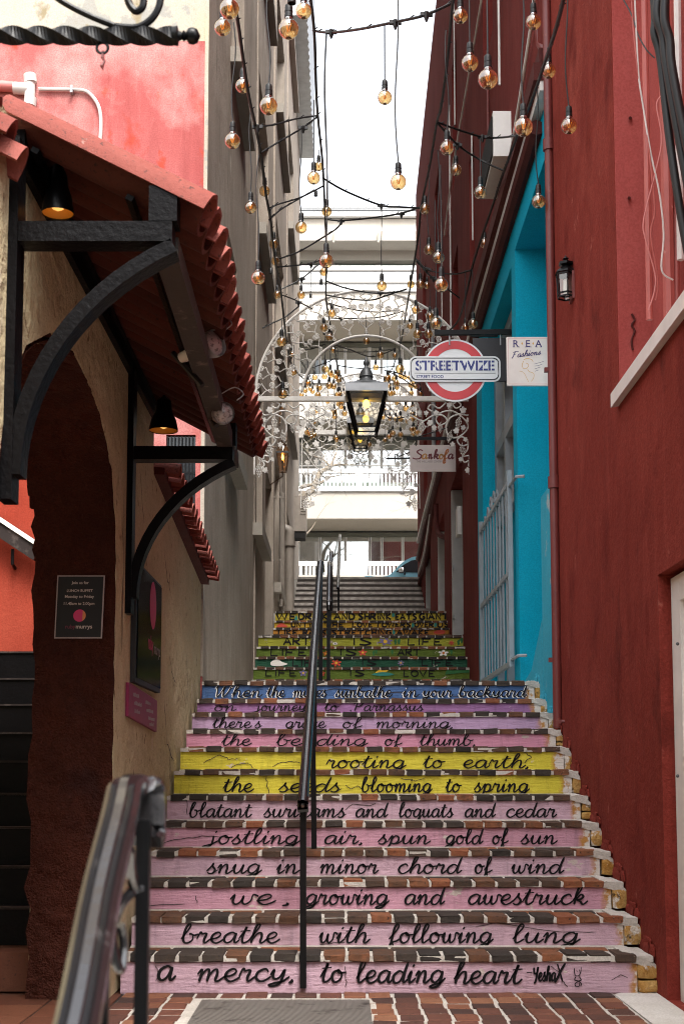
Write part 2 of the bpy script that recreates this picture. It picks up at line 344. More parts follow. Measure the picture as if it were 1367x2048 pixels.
RM = {k: riser_mat('riser_' + k, c, .8, 1.25 if k in ('pink', 'palepink', 'lilac', 'purple', 'rose', 'yellow', 'blue') else 1.46) for k, c in dict(pink=PK, palepink=PK2, lilac=LIL, purple=PUR, rose=MAG, yellow=YEL, blue=BLU, lime=(.34, .34, .03), green=(.10, .15, .014), forest=(.008, .07, .035), amber=(.46, .28, .02), orange=(.40, .17, .018), gold=(.48, .37, .03)).items()}
M['ochre_stone'] = stucco('worn_ochre_stone', (.36, .17, .035), (.52, .34, .13), 14, 0, 1.0, .02, 40, [((.05, .035, .025), 20, .58, .64, (2, 7, 2)), ((.62, .58, .52), 13, .54, .6, (5, 5, 1)), ((.40, .14, .03), 9, .6, .66, (1, 5, 3))])

# ------------------------------------------------------------------ ground
g = MB().box2(-14, 14, 2.2, 10.2, -.5, -.012); tag(g.build('ground', M['paver']), kind='structure')
g = MB().box2(-14, 14, -22, 2.2, -1.3, -.62); tag(g.build('lower_ground', M['asphalt']), kind='structure')
lf = thing('lower_staircase', None, None, (0, 1.2, -.62), kind='structure')
for k in range(3):
    MB().box2(-1.6, 2.2, 1.25 + k * .32, 2.199, -.62 + k * .155, -.62 + (k + 1) * .155 - .001 * k).build('step', M['concrete'], lf)
# brick paving in front of the stairs: every brick its own piece, mortar bed below
pav = thing('brick_paving', None, None, (0, 6, 0), kind='structure')
MB().box2(-1.01, 1.26, 5.0, 6.54, -.06, -.001).build('mortar_bed', M['mortar'], pav)
pv = [bevel_mesh(MB().box((0, 0, 0), (.1005, .1335, .04)), 'brick', M['paver'], .004, 1, .0025, i) for i in range(6)]
px_, py_ = .1135, .1465
for j in range(9):
    for i in range(20):
        x = -.96 + i * px_ + .004 * math.sin(j * 2.1) ; y = 6.47 - j * py_
        if x > 1.245 - .0 * j: continue
        if -.645 < x < .14 and y < 6.36: continue
        place(rnd.choice(pv), 'brick', (x + rnd.uniform(-.003, .003), y + rnd.uniform(-.003, .003), -.016 + rnd.uniform(-.002, .003)), pav, (rnd.uniform(-.01, .01), rnd.uniform(-.01, .01), rnd.uniform(-.02, .02)))
MB().box2(-1.01, 1.26, 2.3, 4.998, -.06, -.002).build('worn_brick_field', M['paver'], pav)
# terracotta floor by the archway
tf = thing('tiled_floor', None, None, (-2, 6, 0), kind='structure')
MB().box2(-4, -1.015, 3.0, 6.56, -.06, -.006).build('mortar_bed', M['dark'], tf)
tl = [bevel_mesh(MB().box((0, 0, 0), (.292, .292, .02)), 'floor_tile', M['tile_floor'], .003, 1, .001, i) for i in range(3)]
for j in range(5):
    for i in range(8):
        place(rnd.choice(tl), 'floor_tile', (-1.17 - i * .3, 6.38 - j * .3, -.012 + rnd.uniform(-.001, .001)), tf, (0, 0, rnd.choice((0, 1, 2, 3)) * math.pi / 2))
# concrete strip along the red wall
MBs = MB(); MBs.add([(1.262, 6.52, 0), (1.47, 6.75, 0), (1.47, 3, 0), (1.30, 3, 0), (1.262, 6.52, -.1), (1.47, 6.75, -.1), (1.47, 3, -.1), (1.30, 3, -.1)], [(0, 1, 2, 3), (0, 4, 5, 1), (1, 5, 6, 2), (2, 6, 7, 3), (3, 7, 4, 0)])
M['white_kerb'] = stucco('whitewashed_concrete', (.60, .56, .51), (.74, .71, .67), 6, .1, .6, .008, 50, [((.33, .29, .25), 7, .64, .74, (2, 2, 1))])
tag(MBs.build('concrete_kerb', M['white_kerb']), kind='structure')
# metal plate / mat
mt = NT('ribbed_mat', .6, .2); mt.color(mt.mix(mt.ramp(mt.noise(7, 7, .7), [(.56, 0.0), (.66, 1.0)]), mt.mix(mt.noise(12, 4), (.16, .145, .13), (.22, .20, .18)), (.05, .04, .035)))
w_ = mt.n('ShaderNodeTexWave'); mt.l(mt.mapp(mt.P(), (1, 1, 1)), w_.inputs[0]); w_.inputs['Scale'].default_value = 22; w_.inputs['Distortion'].default_value = .6
w_.bands_direction = 'DIAGONAL'; mt.bump(w_.outputs['Fac'], 1.0, .01)
o = thing('floor_plate', 'grey ribbed floor plate with rust stains set in the paving', 'floor plate', (-.25, 5.9, 0))
MB().box2(-.63, .123, 5.2, 6.33, -.003, .006).build('plate', mt.m, o)
MB().box2(-.655, -.632, 5.2, 6.345, -.003, .003).box2(.125, .15, 5.2, 6.345, -.003, .003).box2(-.655, .15, 6.332, 6.35, -.003, .0025).build('frame', M['mortar'], o)

# ------------------------------------------------------------------ the staircase
st = thing('staircase', None, None, (0, 6.55, 0), kind='structure')
vt = [1909, 1832, 1761, 1700, 1643, 1589, 1539, 1493, 1457, 1423.5, 1396.5, 1361]
flights = []   # (Y, ztop, x0, x1, riser key)
keys = ['palepink', 'palepink', 'pink', 'palepink', 'pink', 'palepink', 'yellow', 'yellow', 'rose', 'lilac', 'purple', 'blue']
zp = 0.0
for k in range(12):
    Y = 6.55 + k * .328; z = P(683, vt[k], Y).z
    flights.append([Y, z, zp, -1.035, 1.455, keys[k], k]); zp = z
f2 = [(15.3, 1.83, None), (15.6, 1.97, None), (15.9, P(683, 1358, 15.9).z, 'lime'), (16.2, P(683, 1333.6, 16.2).z, 'green'), (16.5, P(683, 1312.6, 16.5).z, 'forest'), (16.8, P(683, 1292, 16.8).z, 'green'), (17.1, P(683, 1270, 17.1).z, 'lime')]
for Y, z, k in f2: flights.append([Y, z, zp, -1.045, 1.54, k or 'green', 20]); zp = z
f3 = [(19.0, 2.87, None), (19.3, 2.99, None), (19.6, P(683, 1254.8, 19.6).z, 'orange'), (19.9, P(683, 1240.3, 19.9).z, 'amber'), (20.2, P(683, 1221.5, 20.2).z, 'gold')]
for Y, z, k in f3: flights.append([Y, z, zp, -.985, 1.545, k or 'amber', 30]); zp = z
PITCH = .1135
nb = [bevel_mesh(MB().box((0, 0, 0), (.0985, .2, .035)), 'brick', M['brick'], .006, 2, .0028, 40 + i) for i in range(8)]
nb2 = [bevel_mesh(MB().box((0, 0, 0), (.2, .1, .038)), 'brick', M['brick'], .004, 1, .002, 60 + i) for i in range(4)]
em = bevel_mesh(MB().box((0, 0, 0), (.11, .1, .1)), 'end_stone', M['ochre_stone'], .012, 2, .008, 5)
STEP = {}
for idx, (Y, z, z0, x0, x1, key, typ) in enumerate(flights):
    s = thing('step', None, None, (0, Y, z0)); s.parent = st; s.location = s.location - V((0, 6.55, 0))
    STEP[idx] = s
    main = typ < 12
    xr = x1 - (.12 - .006 * min(idx, 7)) if main else x1 - .05
    # nosing bricks (headers) on a mortar bed
    MB().box2(x0, x1, Y + .004, Y + .345, z - .0335, z - .0085).build('mortar_bed', M['mortar'], s)
    x = x0 + .012 + rnd.uniform(0, .05); first = True
    while x < xr - .05:
        place(rnd.choice(nb), 'brick', (x + .052 + rnd.uniform(-.003, .003), Y + .1 + rnd.uniform(-.004, .004), z - .0175 + rnd.uniform(-.003, .002)), s, (rnd.uniform(-.02, .02), rnd.uniform(-.02, .02), rnd.uniform(-.025, .025)))
        x += PITCH * rnd.uniform(.97, 1.03)
    MB().box2(x0, xr + .05, Y + .295, Y + .34, z - .0345, z + .0008).build('mortar_fillet', M['mortar'], s)
    if idx < 4:
        x = x0 + .1
        while x < xr - .1:
            place(rnd.choice(nb2), 'brick', (x, Y + .245, z - .021 + rnd.uniform(-.002, .002)), s, (0, 0, rnd.uniform(-.02, .02))); x += .212
    # painted riser: a rendered face, slightly uneven
    yf = Y + .014; nx = 26; mb = MB(); q = random.Random(idx)
    zt = z - .0345; vs = []
    for j in range(4):
        for i in range(nx + 1):
            xx = x0 + (xr + .045 - x0) * i / nx; zz = z0 + (zt - z0) * j / 3
            vs.append((xx, yf + q.uniform(-.0022, .0022) + (0.003 if j == 3 else 0), zz))
    mb.add(vs, [(j * (nx + 1) + i, j * (nx + 1) + i + 1, (j + 1) * (nx + 1) + i + 1, (j + 1) * (nx + 1) + i) for j in range(3) for i in range(nx)])
    mb.box2(x0, xr + .045, yf + .006, Y + .36, z0 - .15, zt + .002)
    mb.build('riser', RM[key], s, smooth=True)
    if main:
        # broken right-hand end: worn ochre stone under a mortar shoulder that slumps towards the wall
        q = random.Random(90 + idx); h = z - z0; xm = xr + .043 + q.uniform(0, .012)
        hs_ = [0, 1.0] if idx not in (0, 5, 8) else [0, .45, 1.0]
        for j in range(len(hs_) - 1):
            rough_block(xm, x1 + .022, Y + q.uniform(-.002, .008), Y + .2, z0 + .004 + (h - .045) * hs_[j], z0 + (h - .045) * hs_[j + 1] - .003, .006, idx * 3 + j, 6, .08).build('end_stone', M['ochre_stone'], s, True)
        pts = [(xr - .025, -.035), (x1 + .012, -.075), (x1 + .012, -.04), (xr + .075, -.008 + q.uniform(-.008, .004)), (xr + .03, .003), (xr - .008, .0)]
        sh = MB(); K = 10; path = cr(pts[2:], 4); vs = []
        for j in range(6):
            for (a_, c_) in path: vs.append((a_ + q.uniform(-.003, .003), Y + .002 + .0655 * j + q.uniform(-.004, .004), z + c_ - (.008 if j == 0 else 0) + q.uniform(-.003, .003)))
            for (a_, c_) in ((xr - .008, -.034), (x1 + .012, -.065)): vs.append((a_, Y + .006 + .0655 * j, z + c_))
        L_ = len(path) + 2
        sh.add(vs, [(j * L_ + i, j * L_ + (i + 1) % L_, (j + 1) * L_ + (i + 1) % L_, (j + 1) * L_ + i) for j in range(5) for i in range(L_)] + [tuple(range(L_)), tuple(5 * L_ + i for i in range(L_))])
        sh.build('mortar_shoulder', M['mortar'], s, True)
    else:
        MB().box2(xr + .045, x1 + .02, Y + .006, Y + .3, z0, z - .004).build('mortar_shoulder', M['mortar'], s)
MB().box2(-1.06, 1.56, 10.52, 15.31, 1.2, flights[11][1] - .006).build('landing', M['concrete'], st)
MB().box2(-1.06, 1.60, 17.3, 19.01, 2.2, 2.748).build('landing', M['concrete'], st)
MB().box2(-1.06, 1.62, 20.4, 24.5, 2.9, 3.42).build('landing', M['concrete'], st)
# stone flight with ribbed metal nosings
rib = NT('ribbed_metal_nosing', .45, .2); rw = rib.n('ShaderNodeTexWave'); rib.l(rib.mapp(rib.P(), (1, 1, 1)), rw.inputs[0]); rw.inputs['Scale'].default_value = 14; rw.bands_direction = 'X'
rib.color(rib.mix(rw.outputs['Fac'], (.22, .19, .17), (.66, .60, .55))); rib.bump(rw.outputs['Fac'], .6, .01)
f4 = [(24.4, 3.56, 0), (24.8, 3.7, 0), (25.2, 3.85, 0), (25.6, 4.0, 0)] + [(26 + .4 * i, P(683, v, 26 + .4 * i).z, 1) for i, v in enumerate((1217, 1206, 1195, 1184, 1174.5, 1164, 1154))]
zp = 3.42
M['worn_stone'] = stucco('worn_stone', (.11, .095, .085), (.16, .14, .125), 5, .2, .6, .008, 40)
for Y, z, vis in f4:
    s = thing('step', None, None, (0, Y, zp)); s.parent = st; s.location = s.location - V((0, 6.55, 0))
    MB().box2(-.93, 1.70, Y, Y + .45, zp - .2, z - .004).build('stone_tread', M['worn_stone'], s)
    MB().box2(-.93, 1.70, Y - .018, Y + .09, z - .05, z).build('metal_nosing', rib.m, s); zp = z
ZST = zp
tag(MB().box2(-30, 30, 28.75, 31.3, 4.2, ZST - .004).build('upper_pavement', M['concrete']), kind='structure')
tag(MB().box2(-30, 30, 31.3, 39.9, 4.0, ZST - .13).build('street', M['asphalt']), kind='structure')

# ------------------------------------------------------------------ brush lettering: a stroke alphabet drawn here (x-height 1)
G = {
'a': (.95, [[(.75, .8), (.5, 1), (.16, .75), (.08, .3), (.28, .02), (.55, .25), (.75, .95)], [(.75, .95), (.7, .3), (.8, .03), (1.02, .35)]]),
'b': (.95, [[(0, .35), (.32, 1.25), (.42, 1.8), (.3, 1.9), (.17, 1.5), (.12, .6), (.22, .08), (.48, .03), (.7, .35), (.62, .8), (.42, .85)], [(.6, .82), (.75, .72), (.98, .85)]]),
'c': (.8, [[(.68, .75), (.5, 1), (.16, .75), (.1, .3), (.35, 0), (.62, .12), (.85, .4)]]),
'd': (1.0, [[(.7, .8), (.42, .95), (.1, .6), (.12, .15), (.35, .0), (.6, .3), (.82, 1.3), (.92, 1.9)], [(.9, 1.8), (.75, .6), (.8, .05), (1.08, .38)]]),
'e': (.78, [[(0, .35), (.42, .5), (.6, .8), (.42, 1), (.14, .75), (.1, .3), (.35, 0), (.62, .12), (.85, .4)]]),
'f': (.72, [[(0, .35), (.4, 1.1), (.55, 1.7), (.42, 1.9), (.28, 1.5), (.22, .4), (.16, -.5), (.24, -.85), (.4, -.6), (.3, .05), (.55, .2), (.78, .4)]]),
'g': (.92, [[(.7, .8), (.45, 1), (.12, .7), (.1, .25), (.34, .04), (.6, .35), (.74, .95)], [(.74, .95), (.68, .1), (.56, -.6), (.28, -.88), (.08, -.68), (.3, -.32), (.7, .02), (.98, .4)]]),
'h': (.98, [[(0, .35), (.35, 1.25), (.47, 1.8), (.35, 1.9), (.24, 1.55), (.17, .7), (.13, 0)], [(.15, .25), (.4, .85), (.62, .95), (.7, .6), (.66, .12), (.8, .03), (1.05, .4)]]),
'i': (.52, [[(0, .4), (.2, .95), (.14, .3), (.24, .03), (.55, .4)], [(.24, 1.36), (.29, 1.46), (.33, 1.58)]]),
'j': (.55, [[(.22, .95), (.2, .1), (.1, -.6), (-.15, -.88), (-.32, -.65), (-.05, -.28), (.3, .1), (.58, .4)], [(.26, 1.36), (.31, 1.46), (.35, 1.58)]]),
'k': (.95, [[(0, .35), (.35, 1.25), (.45, 1.8), (.33, 1.9), (.22, 1.5), (.16, .7), (.13, 0)], [(.15, .4), (.45, .95), (.65, .8), (.5, .52), (.25, .48), (.5, .3), (.7, .02), (1.0, .38)]]),
'l': (.6, [[(0, .35), (.35, 1.25), (.43, 1.75), (.3, 1.9), (.17, 1.5), (.13, .45), (.26, .03), (.62, .4)]]),
'm': (1.35, [[(0, .55), (.16, .95), (.2, .6), (.14, 0)], [(.16, .3), (.36, .85), (.52, .95), (.58, .6), (.54, 0)], [(.56, .3), (.76, .85), (.93, .95), (1.0, .6), (.96, .12), (1.1, .03), (1.4, .4)]]),
'n': (.98, [[(0, .55), (.16, .95), (.2, .6), (.14, 0)], [(.16, .3), (.38, .85), (.56, .95), (.63, .6), (.6, .12), (.74, .03), (1.03, .4)]]),
'o': (.88, [[(.48, .98), (.16, .8), (.08, .35), (.32, .0), (.62, .25), (.64, .7), (.42, .98), (.5, .75), (.92, .8)]]),
'p': (.92, [[(0, .4), (.22, .95), (.2, .2), (.12, -.88)], [(.18, .4), (.42, .92), (.68, .75), (.66, .25), (.42, .02), (.24, .15)], [(.42, .02), (.7, .1), (.97, .4)]]),
'q': (.95, [[(.7, .8), (.45, 1), (.12, .7), (.1, .25), (.34, .04), (.6, .35), (.74, .95), (.7, 0), (.62, -.85)], [(.62, -.85), (.8, -.5), (.8, -.05), (1.02, .4)]]),
'r': (.78, [[(0, .4), (.14, 1.02), (.26, .86), (.52, .88), (.44, .3), (.54, .03), (.82, .4)]]),
's': (.7, [[(0, .25), (.28, .8), (.38, 1.1), (.33, .8), (.54, .4), (.42, .04), (.16, .03), (.1, .18)], [(.45, .05), (.75, .4)]]),
't': (.65, [[(0, .4), (.28, 1.2), (.34, 1.6), (.2, .5), (.28, .05), (.5, .1), (.7, .4)], [(.02, 1.12), (.62, 1.22)]]),
'u': (.98, [[(0, .5), (.15, .95), (.12, .35), (.26, .03), (.5, .25), (.68, .95), (.63, .3), (.74, .03), (1.03, .4)]]),
'v': (.8, [[(0, .75), (.15, .95), (.32, .03), (.6, .9), (.85, .8)]]),
'w': (1.15, [[(0, .5), (.15, .95), (.14, .3), (.3, .03), (.48, .3), (.55, .85), (.55, .3), (.7, .03), (.9, .35), (.95, .95), (1.2, .8)]]),
'x': (.85, [[(0, .85), (.2, .9), (.55, .05), (.85, .3)], [(.7, .98), (.1, 0)]]),
'y': (.95, [[(0, .5), (.15, .95), (.14, .45), (.28, .2), (.5, .35), (.68, .95), (.62, .1), (.5, -.6), (.24, -.88), (.05, -.68), (.3, -.32), (.7, .02), (1.0, .4)]]),
'z': (.8, [[(0, .9), (.65, .95), (.1, .05), (.8, .1)]]),
'W': (1.6, [[(0, 1.3), (.1, 1.75), (.2, 1.0), (.25, .05), (.6, .8), (.8, 1.75), (.75, .8), (.85, .05), (1.2, .8), (1.4, 1.8), (1.55, 1.6)]]),
'P': (1.2, [[(.4, 1.6), (.3, .8), (.2, 0)], [(.0, 1.3), (.3, 1.75), (.85, 1.7), (.95, 1.25), (.6, .85), (.3, .85)], [(-.3, .2), (-.2, .0), (-.25, -.1)]]),
'S': (1.3, [[(1.1, 1.6), (.7, 1.85), (.25, 1.5), (.5, 1.1), (.95, .7), (.8, .15), (.2, .0), (-.25, .15), (-.3, .3)]]),
'F': (1.2, [[(.35, 1.75), (.25, .9), (.05, 0), (-.1, -.1)], [(-.1, 1.5), (.3, 1.8), (1.2, 1.8)], [(.05, .95), (.75, 1.0)]]),
'Y': (1.0, [[(0, 1.7), (.2, .9), (.6, 1.0), (.8, 1.8), (.6, .4), (.3, -.7)]]),
'X': (1.2, [[(.1, 1.6), (1.0, -.6)], [(1.1, 1.7), (.3, .2), (0, -.8)]]),
',': (.4, [[(.15, .15), (.22, .0), (.08, -.28)]]), '.': (.3, [[(.1, .04), (.16, .1)]]), "'": (.35, [[(.15, 1.75), (.1, 1.4)]]),
':': (.4, [[(.12, .1), (.18, .16)], [(.15, .8), (.21, .86)]]), '-': (.6, [[(.05, .5), (.5, .52)]]), ' ': (.6, []),
}
def ribbon(mb, pts2, w, o, ex, ey, en, taper=True, slant=.5):
    """brush stroke: flat ribbon, a little broader on downstrokes"""
    o = V(o); ex = V(ex); ey = V(ey); n = len(pts2); vs = []
    for i, (x, y) in enumerate(pts2):
        a = pts2[max(i - 1, 0)]; b = pts2[min(i + 1, n - 1)]; dx, dy = b[0] - a[0], b[1] - a[1]; L = math.hypot(dx, dy) or 1e-6
        dx /= L; dy /= L; ww = w * (.78 + slant * max(0, -dy) ** 1.5 + .12 * abs(dx))
        if taper: ww *= min(1, .62 + .3 * min(i, n - 1 - i))
        vs += [o + ex * (x - dy * ww / 2) + ey * (y + dx * ww / 2) + V(en), o + ex * (x + dy * ww / 2) + ey * (y - dx * ww / 2) + V(en)]
    mb.add(vs, [(2 * i, 2 * i + 1, 2 * i + 3, 2 * i + 2) for i in range(n - 1)])
LK = [0]
def word(mb, text, u0, u1, vbase, xh, Y, pen=.17, shear=.12, adv=1.0):
    """one word between two measured ends on the plane y = Y"""
    strokes = []; x = 0
    for ch in text:
        w, ss = G[ch]
        for s_ in ss: strokes.append([(px + x + shear * py, py if 0 <= py <= 1 else (1 + (py - 1) * .84 if py > 1 else py * .43)) for px, py in (cr(s_, 5) if len(s_) > 2 else s_)])
        x += w * adv
    xs = [p[0] for s_ in strokes for p in s_]; a, b = min(xs), max(xs)
    A = P(u0, vbase, Y); B = P(u1, vbase, Y); top = P(u0, vbase - xh, Y)
    kx = (B.x - A.x) / (b - a); kz = (top.z - A.z)
    for s_ in strokes:
        LK[0] += 1; e = -.0012 - .00006 * (LK[0] % 20)
        pts = [((px - a) * kx, py * kz) for px, py in s_]
        ribbon(mb, pts, pen * kz, (A.x, Y, A.z), (1, 0, 0), (0, 0, 1), (0, e, 0))
LINES = {
0: (1961, 25, [('a', 317, 352, 29), ('mercy,', 395, 584), ('to', 640, 692), ('leading', 712, 890), ('heart', 907, 1044)]),
1: (1886, 21.5, [('breathe', 362, 560), ('with', 638, 740), ('following', 777, 986), ('lung', 1024, 1160)]),
2: (1809, 20.5, [('we', 460, 552), (',', 564, 576), ('growing', 610, 778), ('and', 810, 890), ('awestruck', 937, 1175)]),
3: (1747, 19, [('snug', 413, 524), ('in', 553, 600), ('minor', 640, 757), ('chord', 797, 924), ('of', 950, 984), ('wind', 1022, 1128)]),
4: (1688, 17.5, [('jostling', 405, 600), ('air,', 650, 722), ('spun', 755, 861), ('gold', 890, 966), ('of', 985, 1016), ('sun', 1040, 1114)]),
5: (1634.5, 17, [('blatant', 378, 504), ('surinams', 527, 692), ('and', 712, 776), ('loquats', 797, 907), ('and', 930, 991), ('cedar', 1013, 1113)]),
6: (1584, 17, [('the', 446, 508), ('seeds', 557, 683), ('blooming', 722, 864), ('to', 890, 923), ('spring', 947, 1058)]),
7: (1536, 16, [('rooting', 652, 812), ('to', 845, 890), ('earth,', 925, 1054)]),
8: (1491, 13.5, [('the', 443, 504), ('bending', 552, 736), ('of', 770, 804), ('thumb,', 838, 948)]),
9: (1456, 12.5, [("there's", 425, 524), ('grace', 570, 652), ('of', 686, 724), ('morning,', 752, 903)]),
10: (1422, 11, [('on', 430, 474), ('journey', 505, 614), ('to', 648, 678), ('Parnassus', 700, 847)]),
11: (1395, 13, [('When', 430, 523), ('the', 532, 569), ('muses', 585, 652), ('sunbathe', 668, 782), ('in', 803, 836), ('your', 842, 903), ('backyard:', 915, 1054)]),
}
for k, (vb, xh, ws) in LINES.items():
    Y = flights[k][0] + .0095; mb = MB()
    pen = .185 if k < 11 else .16
    for i_, w_ in enumerate(ws):
        word(mb, w_[0], w_[1], w_[2], vb + (1.6 * i_ if k == 0 else 0), w_[3] if len(w_) > 3 else xh, Y, pen)
    if k == 11:
        mb.build('lettering_outline', M['ink_white'], STEP[k]); mb = MB()
        for (tx, a, b) in ws: word(mb, tx, a + 2.0, b + 2.0, vb - 1.2, xh, Y - .002, .17)
        mb.build('lettering', M['ink'], STEP[k])
    else:
        mb.build('lettering', M['ink'], STEP[k])
# signature and doodle at the right of the lowest riser
Y = flights[0][0] + .0095; mb = MB()
word(mb, '-', 1052, 1063, 1958, 26, Y, .12); word(mb, 'Yesha', 1067, 1112, 1962, 17, Y, .2); word(mb, 'X', 1108, 1130, 1958, 20, Y, .2)
def pix_stroke(mb, pts, Y, wpx, n=6, taper=True, closed=False):
    A = [P(u, v, Y) for u, v in cr(pts, n, closed)]; k = (P(700, 1500, Y) - P(699, 1500, Y)).length; LK[0] += 1
    ribbon(mb, [(p.x, p.z) for p in A], wpx * k, (0, Y, 0), (1, 0, 0), (0, 0, 1), (0, -.0012 - .00006 * (LK[0] % 20), 0), taper, .15)
for pts in ([(1147, 1936), (1149, 1950), (1156, 1951), (1160, 1944), (1161, 1934)], [(1152, 1940), (1153, 1944)], [(1157, 1939), (1158, 1943)],
            [(1150, 1953), (1148, 1960), (1155, 1962), (1149, 1967), (1150, 1972), (1157, 1972), (1157, 1966)], [(1157, 1953), (1161, 1960), (1156, 1962), (1161, 1967), (1160, 1972)]):
    pix_stroke(mb, pts, Y, 2.0)
mb.build('lettering', M['ink'], STEP[0])
# cracks in the painted render
CR = {7: [[(462, 1536), (470, 1530), (484, 1527), (498, 1527), (506, 1536)], [(407, 1526), (425, 1516), (440, 1509), (458, 1519), (480, 1516)], [(545, 1533), (560, 1525), (585, 1523), (600, 1526)], [(1038, 1500), (1052, 1506), (1060, 1514), (1048, 1526)]],
      4: [[(318, 1690), (345, 1680), (378, 1676), (405, 1672), (440, 1674)]], 6: [[(533, 1552), (534, 1568), (538, 1588)], [(690, 1570), (700, 1578), (715, 1572), (735, 1588)], [(800, 1556), (830, 1562), (850, 1556)]],
      2: [[(225, 1812), (300, 1811), (370, 1808)], [(392, 1792), (394, 1806)]], 0: [[(312, 1932), (318, 1945), (312, 1962)], [(690, 1932), (692, 1960), (690, 1974)], [(1100, 1932), (1118, 1945), (1124, 1962), (1134, 1974)], [(1222, 1960), (1240, 1950), (1254, 1956)]],
      1: [[(640, 1890), (665, 1886), (690, 1884)], [(950, 1852), (990, 1846), (1100, 1862), (1190, 1866)]], 5: [[(374, 1600), (375, 1630)], [(690, 1620), (705, 1608), (735, 1612), (752, 1606)]], 11: [[(620, 1384), (668, 1378), (720, 1381), (768, 1386), (812, 1383)], [(905, 1392), (945, 1390), (985, 1394)]]}
for k, ls in CR.items():
    mb = MB()
    for l in ls:
        q = random.Random(len(l) + k); pts = []
        for i in range(len(l) - 1):
            for t in range(4): pts.append((l[i][0] + (l[i + 1][0] - l[i][0]) * t / 4 + q.uniform(-1.5, 1.5), l[i][1] + (l[i + 1][1] - l[i][1]) * t / 4 + q.uniform(-1, 1)))
        pts.append(l[-1]); pix_stroke(mb, pts, flights[k][0] + .011, 1.5, 2)
    mb.build('crack', M['crack'], STEP[k])
# hand-painted capitals and flowers on the two upper flights
CAPS = {
'A': [[(0, 0), (.4, 1), (.8, 0)], [(.15, .38), (.65, .38)]], 'R': [[(0, 0), (.05, 1)], [(.0, 1), (.6, .95), (.6, .6), (.05, .5)], [(.2, .5), (.75, 0)]], 'T': [[(.0, .9), (.4, 1), (.9, .95)], [(.45, .98), (.42, 0)]],
'I': [[(.15, 0), (.15, 1)]], 'L': [[(.1, 1), (.05, 0), (.6, .02)]], 'F': [[(.05, 0), (.1, 1)], [(0, 1), (.75, .95)], [(.1, .52), (.55, .5)]], 'E': [[(.65, 1), (.1, .97), (.05, .03), (.65, 0)], [(.08, .5), (.5, .5)]],
'S': [[(.65, .9), (.35, 1), (.1, .8), (.35, .52), (.62, .25), (.35, 0), (.05, .1)]], 'O': [[(.4, 1), (.08, .75), (.08, .25), (.4, 0), (.72, .25), (.72, .75), (.4, 1)]], 'V': [[(0, 1), (.35, 0), (.72, 1)]], 'W': [[(0, 1), (.22, 0), (.5, .85), (.78, 0), (1.0, 1)]],
'D': [[(.08, 0), (.08, 1), (.55, .88), (.72, .5), (.55, .1), (.08, 0)]], 'N': [[(.05, 0), (.08, 1), (.65, 0), (.68, 1)]], 'K': [[(.08, 0), (.08, 1)], [(.65, 1), (.1, .5), (.7, 0)]], 'H': [[(.08, 0), (.08, 1)], [(.68, 0), (.68, 1)], [(.08, .5), (.68, .5)]],
'G': [[(.7, .85), (.4, 1), (.08, .7), (.08, .25), (.4, 0), (.7, .2), (.7, .45), (.45, .45)]], 'U': [[(.06, 1), (.08, .2), (.36, 0), (.64, .2), (.66, 1)]], 'C': [[(.68, .85), (.38, 1), (.08, .6), (.12, .18), (.42, 0), (.7, .15)]], 'i': [[(.15, 0), (.15, .65)], [(.15, .85), (.15, .98)]], ' ': [],
}
def caps(mb, text, u0, u1, v0, v1, Y, pen):
    x = 0; ss = []
    for ch in text:
        if ch == ' ': x += .55; continue
        st_ = CAPS[ch]; m = max(p[0] for s_ in st_ for p in s_)
        for s_ in st_:
            rd = ch in 'SOGUCDR' and len(s_) > 3
            ss.append([(px + x, py) for px, py in (cr(s_, 4) if rd else s_)])
        x += m + .22
    x -= .22; A = P(u0, v1, Y); B = P(u1, v0, Y)
    for s_ in ss:
        LK[0] += 1
        ribbon(mb, [(px / x * (B.x - A.x), py * (B.z - A.z)) for px, py in s_], pen * (B.z - A.z), (A.x, Y, A.z), (1, 0, 0), (0, 0, 1), (0, -.0015 - .00006 * (LK[0] % 20), 0), False, .1)
UP = {i: f for i, f in enumerate(flights)}
n2 = 12 + 2; n3 = 12 + 7 + 2   # indices of the first visible step of flights two and three
def upper(idx, items, pen):
    mb = MB(); Y = flights[idx][0] + .009
    for it in items: caps(mb, *it, Y, pen)
    mb.build('lettering', M['ink'], STEP[idx])
upper(n2 + 1, [('LIFE', 530, 592, 1340, 1352), ('IS', 696, 728, 1340, 1352), ('LOVE', 806, 868, 1341, 1353)], .25)
upper(n2 + 2, [('LIFE', 584, 640, 1319, 1332), ('IS', 720, 752, 1320, 1331), ('LIFE', 842, 904, 1319, 1331)], .25)
upper(n2 + 3, [('LIFE', 540, 612, 1298, 1311), ('IS', 676, 712, 1298, 1311), ('ART', 795, 840, 1298, 1311)], .25)
upper(n2 + 4, [('ART', 567, 620, 1275, 1290), ('IS', 702, 742, 1275, 1290), ('LIFE', 814, 882, 1277, 1290)], .25)
upper(n3 + 2, [('WE', 553, 592, 1227, 1239), ('DRiNK', 597, 655, 1227, 1239), ('AND', 668, 708, 1227, 1239), ('SHRiNK', 716, 781, 1227, 1239), ('EATS', 790, 832, 1228, 1239), ('GIANT', 838, 896, 1227, 1239)], .34)
upper(n3 + 1, [('UNTiL', 582, 630, 1245, 1254), ('THE', 648, 686, 1245, 1254), ('LOVE', 704, 744, 1245, 1254), ('TOWERS', 750, 820, 1245, 1254), ('OVER', 828, 866, 1245, 1254), ('US', 874, 897, 1245, 1254)], .36)
upper(n3, [('LIKE', 556, 594, 1260, 1270), ('RATS', 606, 650, 1260, 1270), ('STRETCHING', 663, 781, 1260, 1270), ('AWAKE', 793, 857, 1260, 1270)], .36)
